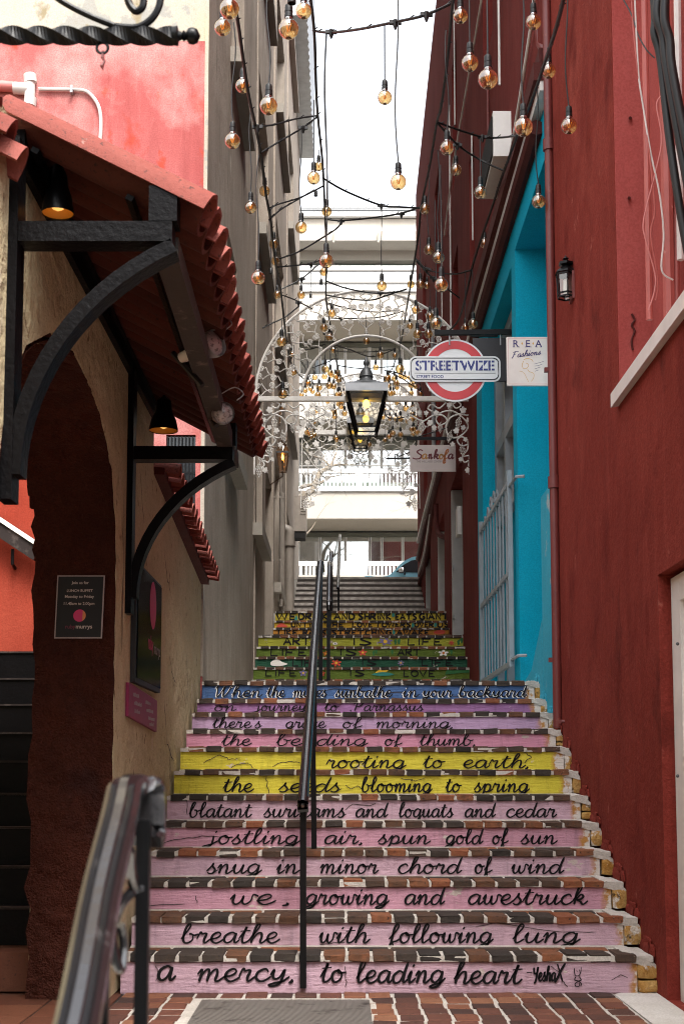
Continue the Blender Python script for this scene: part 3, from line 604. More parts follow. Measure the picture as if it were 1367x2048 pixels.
FC = {k: plain('flower_' + k, c, .7) for k, c in dict(white=(.75, .72, .66), red=(.5, .06, .03), violet=(.16, .13, .25), teal=(.02, .2, .16), leaf=(.02, .13, .03), yellow=(.7, .42, .02), orange=(.55, .16, .02)).items()}
def petals(idx, u, v, r, n, colr, centre='yellow', squash=.9):
    Y = flights[idx][0] + .009; k = (P(700, v, Y) - P(699, v, Y)).length; c = P(u, v, Y); mb = MB(); LK[0] += 1
    for i in range(n):
        a = 2 * math.pi * i / n + .3; pts = []
        for t in range(9):
            g_ = 2 * math.pi * t / 8; px = r * .55 + r * .45 * math.cos(g_); py = r * .24 * math.sin(g_) * (6 / n)
            pts.append((c.x + (px * math.cos(a) - py * math.sin(a)) * k, Y - .0022 - .0001 * i, c.z + (px * math.sin(a) + py * math.cos(a)) * k * squash))
        mb.add(pts[:8], [tuple(range(8))])
    o = mb.build('painted_flower', FC[colr], STEP[idx])
    cc = [(c.x + r * .25 * k * math.cos(t), Y - .0035, c.z + r * .25 * k * math.sin(t)) for t in [i * math.pi / 4 for i in range(8)]]
    MB().add(cc, [tuple(range(8))]).build('flower_centre', FC[centre], STEP[idx])
def blob(idx, pts, colr, name='painted_leaf'):
    Y = flights[idx][0] + .009; LK[0] += 1; e = .002 + .0001 * (LK[0] % 9)
    pp = [P(u, v, Y) + V((0, -e, 0)) for u, v in cr(pts, 3, True)]
    MB().add(pp, [tuple(range(len(pp)))]).build(name, FC[colr], STEP[idx])
petals(n2 + 1, 606, 1346, 8, 5, 'violet'); petals(n2 + 2, 801, 1326, 7, 6, 'violet'); petals(n2 + 4, 770, 1283, 16, 6, 'violet', squash=.5); petals(n2 + 3, 725, 1305, 9, 5, 'red', squash=.8)
petals(n2 + 3, 886, 1306, 11, 5, 'white', 'orange', .6); petals(n2 + 4, 670, 1287, 6, 7, 'white', 'violet', .6); petals(n2 + 4, 902, 1286, 6, 6, 'red', 'red'); petals(n2 + 2, 672, 1326, 11, 6, 'red', squash=.7)
petals(n2 + 1, 644, 1347, 7, 5, 'red', squash=.8); petals(n2 + 3, 652, 1307, 7, 5, 'orange', squash=.8)
blob(n2 + 2, [(541, 1325), (548, 1320), (556, 1319), (564, 1324), (575, 1328), (560, 1332), (543, 1331)], 'white', 'painted_cloud')
for i in range(9): blob(n2 + 1, [(890 + i * 5.5, 1348 - i * .4), (893 + i * 5.5, 1341), (898 + i * 5.5, 1339), (896 + i * 5.5, 1345)], 'leaf')
blob(n2 + 1, [(888, 1349), (915, 1343), (946, 1341), (920, 1346)], 'leaf')
blob(n2 + 1, [(750, 1346), (760, 1339), (775, 1338), (772, 1344)], 'yellow'); blob(n2 + 1, [(742, 1349), (765, 1344), (788, 1349), (765, 1352)], 'teal')
for (u, v) in ((747, 1306), (752, 1303), (784, 1304), (902, 1304)): blob(n2 + 3, [(u, v + 6), (u - 3, v - 2), (u + 1, v - 5), (u + 2, v)], 'leaf')
for (u, v) in ((790, 1284), (797, 1283), (916, 1285), (922, 1281)): blob(n2 + 4, [(u, v + 6), (u - 3, v - 2), (u + 2, v - 6), (u + 3, v)], 'leaf')
blob(n3 + 1, [(553, 1254), (558, 1248), (563, 1246), (570, 1249), (574, 1254)], 'red', 'painted_rose'); blob(n3, [(866, 1266), (872, 1261), (882, 1260), (890, 1263), (884, 1268)], 'red', 'painted_rose')
for (i, u, v) in ((n3 + 2, 592, 1236), (n3 + 2, 786, 1229), (n3 + 2, 897, 1234), (n3 + 1, 870, 1249), (n3 + 1, 825, 1250), (n3, 787, 1264), (n3, 655, 1263)): blob(i, [(u - 2, v + 5), (u - 3, v), (u, v - 5), (u + 3, v), (u + 2, v + 4)], 'teal')
# ------------------------------------------------------------------ buildings
def window(parent, o, eu, en, w, h, nx=2, ny=2, fm='white_paint', gm='win_glass', fr=.06):
    """a framed window standing at o (lower corner), across eu, height z, set facing -en"""
    o = V(o); eu = V(eu); en = V(en); up = V((0, 0, 1)); mb = MB(); c = lambda a, b: o + eu * a + up * b
    mb.bar(c(0, fr / 2), c(w, fr / 2), .05, fr); mb.bar(c(0, h - fr / 2), c(w, h - fr / 2), .05, fr)
    for i in range(nx + 1): mb.bar(c(fr / 2 + (w - fr) * i / nx, fr + .001), c(fr / 2 + (w - fr) * i / nx, h - fr - .001), fr if i in (0, nx) else .03, .048, en)
    for j in range(1, ny): mb.bar(c(fr, h * j / ny), c(w - fr, h * j / ny), .044, .028)
    f = mb.build('window', M[fm], parent)
    MB().prism([(fr * .5, fr * .5), (w - fr * .5, fr * .5), (w - fr * .5, h - fr * .5), (fr * .5, h - fr * .5)], o + en * .012, eu, up, en * .008).build('pane', M[gm], f)
    return f
# --- taupe house, left
gh = thing('grey_house', 'tall taupe rendered house along the left side of the stepped alley', 'house', (-1.05, 10.36, 0))
fl = [(3.98, 6.02), (7.86, 9.93), (11.72, 14.0), (15.6, 18.0)]
holes = []; sills = []
for fi, (z0, z1) in enumerate(fl):
    cols = [(12.2, 13.3), (16.15, 17.9), (21.2, 22.8), (25.9, 28.7)] if fi == 0 else [(12.5, 14.1), (16.64, 18.92), (21.2, 24.0), (25.9, 28.7)]
    for a, b in cols:
        holes.append((a - 10.36, b - 10.36, z0, z1, .22)); sills.append((a, b, z0))
holes.append((18.62 - 10.36, 20.2 - 10.36, 2.4, 5.26, .6)); holes.append((23.0 - 10.36, 23.9 - 10.36, 3.4, 3.9 - .0, .1))
MB().facade((-1.05, 10.36, 0), (0, 1, 0), (0, 0, 1), (-1, 0, 0), 22.7, 20.5, holes, 5).build('wall', M['grey'], gh)
for a, b, z0 in sills:
    z1 = [q for p_, q in fl if p_ == z0][0]
    window(gh, (-1.235, a, z0), (0, 1, 0), (-1, 0, 0), b - a, z1 - z0, 2, 3)
    MB().box2(-1.06, -.935, a - .14, b + .14, z0 - .15, z0 - .001).build('sill', M['grey_trim'], gh)
MB().box2(-1.62, -1.3, 18.64, 20.18, 2.4, 5.25).build('door', M['black'], gh)
mb = MB()
for i in range(10): mb.box2(-1.6, -1.0 + .02 * (i % 2) - .05, 18.62 + .158 * i, 18.62 + .158 * i + .1, 2.6, 2.62)
MB().box2(-1.052, -1.035, 16.25, 16.42, 2.2, 20.4).build('pilaster', M['grey'], gh)
MB().box2(-1.052, -1.02, 20.22, 20.40, 2.6, 20.4).build('pilaster', M['grey'], gh)
MB().box2(-1.052, -1.03, 25.2, 25.45, 3.6, 20.4).build('pilaster', M['grey'], gh)
MB().box2(-1.2, -.97, 10.5, 33.0, 10.35, 10.5)
# corrugated cladding overhanging the far end high up
cl = MB(); pts = []
n = 44
for i in range(n + 1):
    pts.append((26.5 + 6.5 * i / n, -.72 + (.03 if i % 2 else 0)))
poly = [(x, y) for y, x in pts] + [(-1.049, 33.0), (-1.049, 26.5)]
cl.prism(poly, (0, 0, 16.35), (1, 0, 0), (0, 1, 0), (0, 0, 4.3)); cl.build('corrugated_cladding', M['steel'], gh)
# --- pink house front facing the camera
ph = thing('pink_house', 'pink stained house front with cream upper storey behind the tiled canopy', 'house', (-3, 10.3, 0))
MB().facade((-6, 10.3, 0), (1, 0, 0), (0, 0, 1), (0, 1, 0), 4.95, 6.76, [(4.66, 4.885, 3.03, 3.6, .05)], .058).build('wall', M['pink'], ph)
MB().box2(-6, -1.052, 10.302, 10.358, 6.76, 14).build('upper_wall', M['cream'], ph)
wf = MB().box2(-1.338, -1.118, 10.335, 10.345, 3.032, 3.598).build('window', M['win_glass'], ph)
gb = MB()
for i in range(8): gb.box2(-1.333 + .027 * i, -1.325 + .027 * i, 10.305, 10.315, 3.04, 3.59)
gb.box2(-1.338, -1.118, 10.303, 10.308, 3.3, 3.315); gb.build('window_bars', M['black_iron'], wf)
# --- orange-red wall and black stairs seen through the archway
ow = thing('orange_wall', 'bright orange red rendered wall seen through the dark archway', 'wall', (-2.5, 9.3, 0))
MB().box2(-5, -1.46, 9.3, 9.42, 0, 3.4).build('wall', M['orange_red'], ow)
a_, b_ = P(-40, 1030, 9.2), P(78, 1108, 9.2)
o = thing('sloping_handrail', 'worn white and black handrail board sloping down the orange red wall', 'handrail', tuple(a_))
MB().bar(a_, b_, .06, .11).build('rail', M['timber_in'], o); MB().bar(a_ + V((0, -.01, .06)), b_ + V((0, -.01, .06)), .07, .03).build('rail_cap', M['white_paint'], o)
c_ = P(28, 1100, 9.25); MB().tube([c_ + V((0, .06, -.12)), c_ + V((0, -.03, -.1)), c_ + V((0, -.03, 0))], .012).build('rail_bracket', M['black_iron'], o)
bs = thing('black_staircase', 'black painted side staircase with worn nosings inside the archway', 'stairs', (-2.2, 6.6, 0))
yv = [1905, 1814, 1732, 1653, 1586, 1521, 1464, 1408, 1356, 1303]; zp = 0
MB().box2(-3.2, -1.44, 6.6, 6.9, 0, P(0, 1905, 6.6).z).build('brick_base_step', M['tile_floor'], bs)
zp = P(0, 1905, 6.6).z
for k in range(1, 10):
    Y = 6.62 + .25 * k; z = P(0, yv[k], Y).z
    s_ = MB().box2(-3.2, -1.44, Y, 9.29, zp - .1, z - .012).build('step', M['timber'], bs)
    MB().box2(-3.2, -1.44, Y - .012, Y + .05, z - .011, z).build('nosing', M['timber_in'], s_); zp = z
pr = thing('porch_ceiling', 'dark board ceiling above the side staircase inside the archway', 'ceiling', (-2, 5.5, 2.7))
for i in range(9): MB().box2(-1.45 - .2 * (i + 1) + .006, -1.45 - .2 * i, 3.6, 7.3, 2.66, 2.70).build('board', M['timber'], pr)
# --- ochre garden wall with the arch
ow2 = thing('ochre_wall', 'weathered ochre garden wall with a pointed archway and tiled coping', 'wall', (-1.06, 6.4, 0))
arch = [(6.4, 1.95), (6.385, 2.12), (6.32, 2.28), (6.22, 2.42), (6.09, 2.52), (5.9, 2.6), (5.7, 2.645), (5.31, 2.685), (4.88, 2.62), (4.5, 2.45), (4.25, 2.2), (4.15, 1.9)]
poly = [(2.4, 0), (4.15, 0)] + arch[::-1] + [(6.4, 0), (10.28, 0), (10.28, 2.46), (7.62, 2.72), (7.6, 3.1), (2.4, 3.1)]
MB().prism(poly, (-1.06, 0, 0), (0, 1, 0), (0, 0, 1), (-.37, 0, 0)).build('wall', M['ochre'], ow2)
# brown painted reveal: rough coat on jamb and soffit, and its brick arch ring
q = random.Random(4); path = [(6.4, .0), (6.4, .3), (6.4, .6), (6.4, .9), (6.4, 1.2), (6.4, 1.45), (6.4, 1.7)] + arch
path2 = cr(path, 3); nxx = 9; vs = []; mb = MB()
for i, (y, z) in enumerate(path2):
    a = path2[max(i - 1, 0)]; b = path2[min(i + 1, len(path2) - 1)]; dy, dz = b[0] - a[0], b[1] - a[1]; L = math.hypot(dy, dz) or 1
    ny_, nz_ = -dz / L, dy / L
    for j in range(nxx):
        e = .018 + q.uniform(-.008, .012); x = -1.058 - .385 * j / (nxx - 1) + (q.uniform(-.014, .02) if j == nxx - 1 else (q.uniform(-.004, .002) if j == 0 else 0))
        vs.append((x, y + ny_ * e, z + nz_ * e))
mb.add(vs, [(i * nxx + j, i * nxx + j + 1, (i + 1) * nxx + j + 1, (i + 1) * nxx + j) for i in range(len(path2) - 1) for j in range(nxx - 1)])
mb.build('painted_reveal', M['brown'], ow2, smooth=True)
abk = [bevel_mesh(MB().box((0, 0, 0), (.19, .062, .05)), 'arch_brick', M['brown'], .006, 1, .004, 200 + i) for i in range(4)]
for i in range(8, len(path2) - 2):
    pass
for i in range(27, len(path2) - 2, 1):
    y, z = path2[i]; a = path2[i - 1]; b = path2[i + 1]; ang = math.atan2(b[1] - a[1], b[0] - a[0]); L = math.hypot(b[0] - a[0], b[1] - a[1])
    for jx in (0, 1):
        place(abk[i % 4], 'arch_brick', (-1.16 - .2 * jx, y + .004, z + .006), ow2, (ang, 0, 0))
# tiled coping on the garden wall
def barrel(r, L, th=.014, n=8, taper=.88):
    mb = MB(); vs = []
    for (s_, rr) in ((0, r * taper), (1, r)):
        for ro in (rr, rr - th):
            for k in range(n + 1):
                a = math.pi * k / n; vs.append((math.cos(a) * ro, s_ * L, math.sin(a) * ro))
    N = n + 1
    f = []
    for k in range(n):
        f += [(k, k + 1, 2 * N + k + 1, 2 * N + k), (N + k, 3 * N + k, 3 * N + k + 1, N + k + 1), (2 * N + k, 2 * N + k + 1, 3 * N + k + 1, 3 * N + k), (k, N + k, N + k + 1, k + 1)]
    f += [(0, 2 * N, 3 * N, N), (n, N + n, 3 * N + n, 2 * N + n)]
    return mb.add(vs, f)
def tile_mesh(mb, mat, jit, seed, name='roof_tile'):
    me = mb.mesh(name, mat, smooth=False); q = random.Random(seed)
    for v_ in me.vertices: v_.co += V((q.uniform(-jit, jit), q.uniform(-jit, jit), q.uniform(-jit, jit)))
    me.polygons.foreach_set('use_smooth', [True] * len(me.polygons)); me.set_sharp_from_angle(angle=R(40)); return me
ct = [tile_mesh(barrel(.072, .44), M['tile'], .002, i) for i in range(4)]
cp = thing('tiled_coping', 'row of red barrel tiles capping the ochre wall below the pink house', 'coping', (-1.1, 9, 2.6))
for i in range(18):
    Y = 7.72 + i * .146; zz = 2.735 - (Y - 7.62) * .0977
    place(rnd.choice(ct), 'coping_tile', (-1.36, Y, zz + .055), cp, (R(-10) + rnd.uniform(-.02, .02), 0, R(-90) + rnd.uniform(-.03, .03)))
MB().add([(-1.45, 7.63, 2.72), (-1.0, 7.63, 2.70), (-1.0, 10.27, 2.44), (-1.45, 10.27, 2.46), (-1.45, 7.63, 2.78), (-1.0, 7.63, 2.74), (-1.0, 10.27, 2.48), (-1.45, 10.27, 2.52)],
         [(0, 3, 2, 1), (4, 5, 6, 7), (0, 1, 5, 4), (1, 2, 6, 5), (2, 3, 7, 6), (3, 0, 4, 7)]).build('mortar_bed', M['fascia'], cp)
# --- near red house, right
rh = thing('red_house', 'dark red rendered house wall filling the right edge of the alley', 'house', (1.47, 6, 0))
MB().facade((1.47, 2.4, -.2), (0, 1, 0), (0, 0, 1), (1, 0, 0), 6.92, 13, [(2.2, 3.95, .2, 2.14, .32), (1.9, 4.75, 3.24, 13 - .2, .19)], 4).build('wall', M['red_near'], rh)
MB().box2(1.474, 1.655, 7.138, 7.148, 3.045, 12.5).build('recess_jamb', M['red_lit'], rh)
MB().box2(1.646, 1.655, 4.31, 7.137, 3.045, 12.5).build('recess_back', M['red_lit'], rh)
MB().add([(1.43, 4.3, 2.96), (1.65, 4.3, 3.0), (1.65, 7.137, 3.0), (1.43, 7.17, 2.96), (1.43, 4.3, 3.035), (1.65, 4.3, 3.06), (1.65, 7.137, 3.06), (1.43, 7.17, 3.035)],
         [(0, 3, 2, 1), (4, 5, 6, 7), (0, 1, 5, 4), (1, 2, 6, 5), (2, 3, 7, 6), (3, 0, 4, 7)]).build('ledge', M['white_paint'], rh)
dr = MB().box2(1.525, 1.70, 6.17, 6.33, .0, 1.92).box2(1.525, 1.70, 4.62, 6.168, 1.80, 1.92).box2(1.525, 1.7, 4.62, 4.78, 0, 1.798).build('door_frame', M['white_paint'], rh)
MB().box2(1.62, 1.66, 4.781, 6.169, 0.02, 1.797).build('door', M['white_paint'], dr)
mb = MB()
for (v_, dx) in ((1288, .0), (1552, 0)): mb.lathe([(.006, 0), (.008, .006), (0, .01)], P(1353, v_, 6.165) , 8, ax=(0, -1, 0))
mb.build('frame_bolt', M['lead'], rh)
e = PX(1128, 1443, 1.47); MB().tube([e + V((0.02, 0, 0)), e + V((-.03, 0, .0)), e + V((-.035, -.035, .0))], .012).build('wall_hook', M['brown_pipe'], rh)
for (u, v_) in ((1259, 236), (1257, 396)): MB().tube([P(u, v_, 7.138), P(u, v_, 7.11)], .009, 6).build('rusty_bolt', M['fascia'], rh)
pts = [P(u, v_, 7.13) for u, v_ in cr([(1262, 628), (1268, 640), (1262, 650), (1268, 662), (1262, 680), (1264, 700)], 4)]
MB().tube(pts, .006, 6).build('rust_hook', M['fascia'], rh)
# red plaster splashes where the wall meets each tread
for k in range(12):
    Y = flights[k][0]; z = flights[k][1]; q = random.Random(k + 300)
    rough_block(1.452, 1.475, Y + .02, Y + .30, z - .05, z + .045 + q.uniform(0, .03), .008, k + 40, 5, .9).build('plaster_splash', M['red_near' if k < 9 else 'blue_pale'], rh, True)
# --- blue house front
bh = thing('blue_house', 'turquoise blue house front with a tall recessed doorway and grey gate', 'house', (1.46, 12, 1.5))
MB().facade((1.472, 9.322, .6), (0, 1, 0), (0, 0, 1), (1, 0, 0), 5.4, 5.309, [(.13, 2.02, .9, 4.87, 1.3), (2.28, 4.85, 1.0, 4.82, .42)], 2.0).build('wall', M['blue'], bh)
MB().box2(1.464, 1.78, 9.453, 10.0, 1.45, 3.05).build('plinth', M['blue_pale'], bh)
MB().prism([(10.002, 1.5), (11.1, 1.58), (11.05, 1.75), (10.6, 1.82), (10.003, 2.15)], (1.462, 0, 0), (0, 1, 0), (0, 0, 1), (.1, 0, 0)).build('worn_skirting', M['blue_pale'], bh)
mb = MB().box2(1.60, 1.68, 11.62, 11.74, 1.62, 5.40).box2(1.60, 1.68, 14.02, 14.15, 1.62, 5.40).box2(1.60, 1.68, 11.74, 14.02, 5.28, 5.40)
for zz in (3.55, 4.3): mb.box2(1.598, 1.682, 11.74, 14.02, zz, zz + .12)
for yy in (12.4, 13.2): mb.box2(1.596, 1.684, yy, yy + .10, 1.63, 5.28)
df = mb.build('door_frame', M['grey_iron'], bh); MB().box2(1.66, 1.672, 11.7, 14.04, 3.6, 5.30).build('pane', M['pane'], df); MB().box2(1.66, 1.672, 11.7, 14.04, 1.63, 3.6).build('door_panel', M['blue'], df)
MB().box2(1.862, 1.87, 11.63, 14.15, 1.63, 5.39).build('hall_wall', M['frost'], bh)
# gate
gt = thing('metal_gate', 'grey painted barred gate across the blue doorway', 'gate', (1.43, 12.8, 1.9))
za, zb = 3.5, 1.92; y0, y1 = 11.55, 13.95
MB().box2(1.405, 1.445, y0 - .03, y0 + .03, zb - .0, za + .1).build('stile', M['grey_iron'], gt); MB().box2(1.405, 1.445, y1 - .03, y1 + .03, zb, za + .1).build('stile', M['grey_iron'], gt)
for zz in (zb + .03, 2.72, za): MB().box2(1.408, 1.442, y0 + .031, y1 - .031, zz - .02, zz + .02).build('rail', M['grey_iron'], gt)
for i in range(9):
    yy = y0 + .22 + i * (y1 - y0 - .42) / 8.0; MB().tube([(1.425, yy, zb + .02), (1.425, yy, za)], .0095, 6).build('bar', M['grey_iron'], gt)
for i in range(5):
    yy = y0 + .9 + i * .26; h = .07 + .05 * math.sin(i * 1.1)
    MB().tube([(1.425, yy - .1, za), (1.425, yy - .06, za + h), (1.425, yy + .02, za + h + .05), (1.425, yy + .07, za + h), (1.425, yy + .03, za + h - .05)], .011, 6).build('scroll', M['grey_iron'], gt)
for zz in (za - .04, zb + .06): MB().tube([(1.425, y0, zz), (1.425 + .01, y0 - .4, zz), (1.5, y0 - .42, zz)], .014, 6).build('latch_bolt', M['grey_iron'], gt)
# --- red upper storey over the blue front, and the long far red house
uh = thing('red_upper_storey', 'dark red upper wall above the blue house front, behind hanging bulbs', 'house', (1.475, 12, 6))
MB().facade((1.475, 9.324, 5.91), (0, 1, 0), (0, 0, 1), (1, 0, 0), 5.38, 7.8, [(1.5, 2.4, 2.39, 4.29, .2), (3.5, 4.4, 2.39, 4.29, .2)], 4).build('wall', M['red_far'], uh)
window(uh, (1.66, 10.83, 8.3), (0, 1, 0), (1, 0, 0), .88, 1.9); window(uh, (1.66, 12.83, 8.3), (0, 1, 0), (1, 0, 0), .88, 1.9)
MB().box2(1.36, 1.4735, 9.33, 14.71, 5.93, 6.06).build('fascia_board', M['fascia'], uh); MB().box2(1.40, 1.473, 9.33, 14.71, 6.061, 6.17).build('fascia_board', M['fascia'], uh)
fh = thing('far_red_house', 'long dark red house with doorways lining the upper right of the stairs', 'house', (1.5, 20, 2))
eu = V((.13, 14.3, 0)).normalized(); en = V((eu.y, -eu.x, 0)); o0 = V((1.49, 14.73, 1.5))
hl = [(14.95, 15.6, 6.9, 8.2, .22), (17.4, 18.3, 6.2, 7.95, .22), (17.4, 18.2, 9.0, 10.75, .22), (21.2, 22.3, 6.3, 7.95, .22), (21.2, 22.3, 9.0, 10.75, .22), (25.2, 26.4, 6.4, 8.0, .22), (25.2, 26.4, 9.0, 10.75, .22)]
dl = [(17.0, 19.2, 2.76, 5.02, .30), (20.5, 22.4, 3.43, 5.0, .30), (24.3, 26.2, 3.5, 5.15, .30)]
MB().facade(o0, eu, (0, 0, 1), en, 14.4, 12.2, [(a - 14.73, b - 14.73, c - 1.5, d - 1.5, e_) for a, b, c, d, e_ in hl + dl], 4).build('wall', M['red_far'], fh)
for a, b, c, d, e_ in hl: window(fh, o0 + eu * (a - 14.73) + en * .17 + V((0, 0, c - 1.5)), eu, en, b - a, d - c)
for i, (a, b, c, d, e_) in enumerate(dl):
    p0 = o0 + eu * (b - 14.73 - .09) + V((0, 0, c - 1.5)); mb = MB()
    mb.bar(p0 + en * .13, p0 + en * .13 + V((0, 0, d - c - .02)), .14, .24, en)
    f = mb.build('door_jamb', M['door_grey'], fh)
    pm = o0 + eu * (a + .05 - 14.73) + en * .27 + V((0, 0, c - 1.5)); L = b - a - .25
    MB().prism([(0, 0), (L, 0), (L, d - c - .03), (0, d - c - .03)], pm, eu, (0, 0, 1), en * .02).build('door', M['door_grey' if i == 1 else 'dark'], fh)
    if i == 0:
        for zz in (3.2, 3.9): MB().bar(p0 + V((0, -.15, zz - c)) + en * .02, p0 + V((0, .05, zz - c)) + en * .02, .02, .05).build('hinge', M['steel'], fh)
# --- unseen house added behind the viewer to shade the lower alley
oh = thing('rear_shade_house', 'added unseen white house behind the viewer, shading the lower alley', 'house', (0, -14, -.62))
MB().facade((12, -14, -.62), (-1, 0, 0), (0, 0, 1), (0, -1, 0), 24, 9.8, [(3 + 4 * i, 4.4 + 4 * i, 1.2 + 3.6 * j, 3 + 3.6 * j, .2) for i in range(5) for j in range(2)], 6).build('wall', M['bg_white'], oh)
for i in range(5):
    for j in range(2): window(oh, (12 - 3 - 4 * i, -14.17, .58 + 3.6 * j), (-1, 0, 0), (0, -1, 0), 1.4, 1.8)

lh = thing('left_shade_house', 'added unseen house left of the lower court, shading it', 'house', (-5, 0, -.62))  # added out of view to darken the court and the lower red wall
MB().facade((-4.6, -7, -.62), (0, 1, 0), (0, 0, 1), (-1, 0, 0), 16, 6.2, [(2 + 4 * i, 3.3 + 4 * i, 3.2, 5.0, .2) for i in range(4)], 4).build('wall', M['ochre'], lh)
for i in range(4): window(lh, (-4.77, -5 + 4 * i, 2.58), (0, 1, 0), (-1, 0, 0), 1.3, 1.8)

MB().box2(-1.075, -1.046, 10.292, 10.372, 1.75, 14).build('corner_bead', M['cream'], ph)
# cracks running down the taupe wall and the ochre plaster
def wall_crack(parent, X, pts, seed, w=.004):
    q = random.Random(seed); out = []
    for i in range(len(pts) - 1):
        for t in range(6):
            f = t / 6; out.append((pts[i][0] + (pts[i + 1][0] - pts[i][0]) * f + q.uniform(-.012, .012), pts[i][1] + (pts[i + 1][1] - pts[i][1]) * f + q.uniform(-.01, .01)))
    out.append(pts[-1]); mb = MB(); vs = []
    for i, (y, z) in enumerate(out):
        ww = w * q.uniform(.4, 1.2) * (1 if 0 < i < len(out) - 1 else .2); a = out[max(i - 1, 0)]; b = out[min(i + 1, len(out) - 1)]; L = math.hypot(b[0] - a[0], b[1] - a[1]); ny, nz = -(b[1] - a[1]) / L, (b[0] - a[0]) / L
        vs += [(X, y + ny * ww, z + nz * ww), (X, y - ny * ww, z - nz * ww)]
    mb.add(vs, [(2 * i, 2 * i + 1, 2 * i + 3, 2 * i + 2) for i in range(len(out) - 1)]).build('crack', M['crack'], parent)
for i, pts in enumerate(([(8.1, 2.35), (8.25, 2.2), (8.45, 2.12)], [(8.4, 1.75), (8.6, 1.62), (8.75, 1.6)], [(8.2, 1.45), (8.35, 1.2), (8.7, 1.1)], [(7.1, 2.6), (7.25, 2.35)], [(9.3, 1.9), (9.45, 1.6)], [(6.55, 2.4), (6.6, 1.95), (6.58, 1.6)])): wall_crack(ow2, -1.0575, pts, i, .006)
for i, pts in enumerate(([(11.0, 8.6), (11.05, 7.6), (11.0, 6.8)], [(11.35, 8.3), (11.4, 7.5)], [(10.9, 3.1), (10.95, 2.8)], [(11.3, 5.9), (11.32, 5.2)])): wall_crack(gh, -1.0475, pts, 20 + i, .007)
# ------------------------------------------------------------------ tiled canopy over the archway
cn = thing('tiled_canopy', 'red barrel tile canopy on black timber brackets over the archway', 'canopy', (-.8, 5.9, 2.9))
NT_ = 22; Y0, Y1 = 4.28, 7.55; XE, ZE, XW, ZW = -.452, 2.80, -1.12, 3.145
sl = math.atan2(ZW - ZE, XE - XW); LEN = math.hypot(ZW - ZE, XE - XW)
ctile = [tile_mesh(barrel(.083, .42), M['tile'], .0022, 20 + i) for i in range(5)]
ptile = [tile_mesh(barrel(.078, LEN * .98), M['tile_shaded'], .002, 30 + i, 'pan_tile') for i in range(3)]
rake = tile_mesh(barrel(.085, LEN), M['tile'], .002, 60, 'rake_tile')
def slope(s_, Y, lift=0.0):
    """point on the roof slope, s_ metres up from the eave"""
    d = V((-math.cos(sl), 0, math.sin(sl))); nrm = V((math.sin(sl), 0, math.cos(sl)))
    xo = -.006 * (Y - Y0) ; return V((XE + xo, Y, ZE - .006 * (Y - Y0))) + d * s_ + nrm * lift
for i in range(NT_):
    Y = Y0 + .02 + i * (Y1 - Y0) / (NT_ - 1)
    if i == 0: place(rake, 'rake_tile', slope(LEN * .99, Y, .012), cn, (-sl, 0, R(-90)))
    for (s_, lf_) in ((.765, .0), (.415, .016)) if i else ():
        place(rnd.choice(ctile), 'roof_tile', slope(s_ + rnd.uniform(-.008, .008), Y, lf_ + .012), cn, (R(0) + sl * -1 + rnd.uniform(-.012, .012), rnd.uniform(-.02, .02), R(-90) + rnd.uniform(-.02, .02)))
    if i < NT_ - 1:
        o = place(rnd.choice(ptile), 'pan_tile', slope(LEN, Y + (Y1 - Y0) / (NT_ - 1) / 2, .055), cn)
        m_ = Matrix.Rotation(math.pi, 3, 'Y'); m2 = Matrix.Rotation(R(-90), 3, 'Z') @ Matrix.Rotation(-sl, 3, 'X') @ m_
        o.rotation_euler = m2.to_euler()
for s_ in (.25, .6): MB().bar(slope(s_, Y0 + .03, -.035), slope(s_, Y1 - .03, -.035), .025, .018, (math.sin(sl), 0, math.cos(sl))).build('batten', M['timber'], cn)
MB().bar((-1.06, Y0 + .03, ZW - .09), (-1.06, Y1 - .03, ZW - .09), .05, .12).build('wall_plate', M['timber'], cn)
# eave purlin and two brackets
XT = -.57
MB().bar((XT, 4.33, 2.72), (XT - .01, 7.1, 2.655), .075, .075).build('purlin', M['purlin'], cn)
BE = .70
def bracket(Y, label):
    b = thing('timber_bracket', label, 'bracket', (-1.05, Y, 1.9), 'curved brackets carrying the tiled canopy')
    zt = 2.736 if Y < 5 else 2.60; zb = 1.87 if Y < 5 else 1.80
    MB().box2(-1.075, -1.030, Y - .05, Y + .05, zb, 3.05).build('post', M['timber'], b)
    MB().box2(-1.0295, XT + .03, Y - .045, Y + .045, zt - .033, zt + .033).build('beam', M['timber'], b)
    MB().box2(XT - .045, XT + .045, Y - .0465, Y + .0445, zt + .0335, zt + .15).build('stub_post', M['timber'], b)
    a = []
    for t in range(15):
        g_ = t / 14 * math.pi / 2 * BE
        a.append((-1.028 + (XT + .035 + 1.028) * (1 - math.cos(g_)) / (1 - math.cos(math.pi / 2 * BE)), zb + .08 + (zt - .045 - zb - .08) * math.sin(g_) / math.sin(math.pi / 2 * BE)))
    vs = []; mb = MB()
    for t, (x, z) in enumerate(a):
        p = a[max(t - 1, 0)]; n_ = a[min(t + 1, 14)]; dx, dz = n_[0] - p[0], n_[1] - p[1]; L = math.hypot(dx, dz); nx_, nz_ = -dz / L * .023, dx / L * .023
        vs += [(x + nx_, Y - .045, z + nz_), (x + nx_, Y + .045, z + nz_), (x - nx_, Y + .045, z - nz_), (x - nx_, Y - .045, z - nz_)]
    fs = [(4 * i + k, 4 * i + (k + 1) % 4, 4 * i + 4 + (k + 1) % 4, 4 * i + 4 + k) for i in range(14) for k in range(4)] + [(0, 3, 2, 1), (56, 57, 58, 59)]
    mb.add(vs, fs).build('curved_brace', M['timber'], b)
bracket(4.27, 'near black timber bracket with curved brace at the left edge')
bracket(6.72, 'far black timber bracket between the archway and the glass notice board')
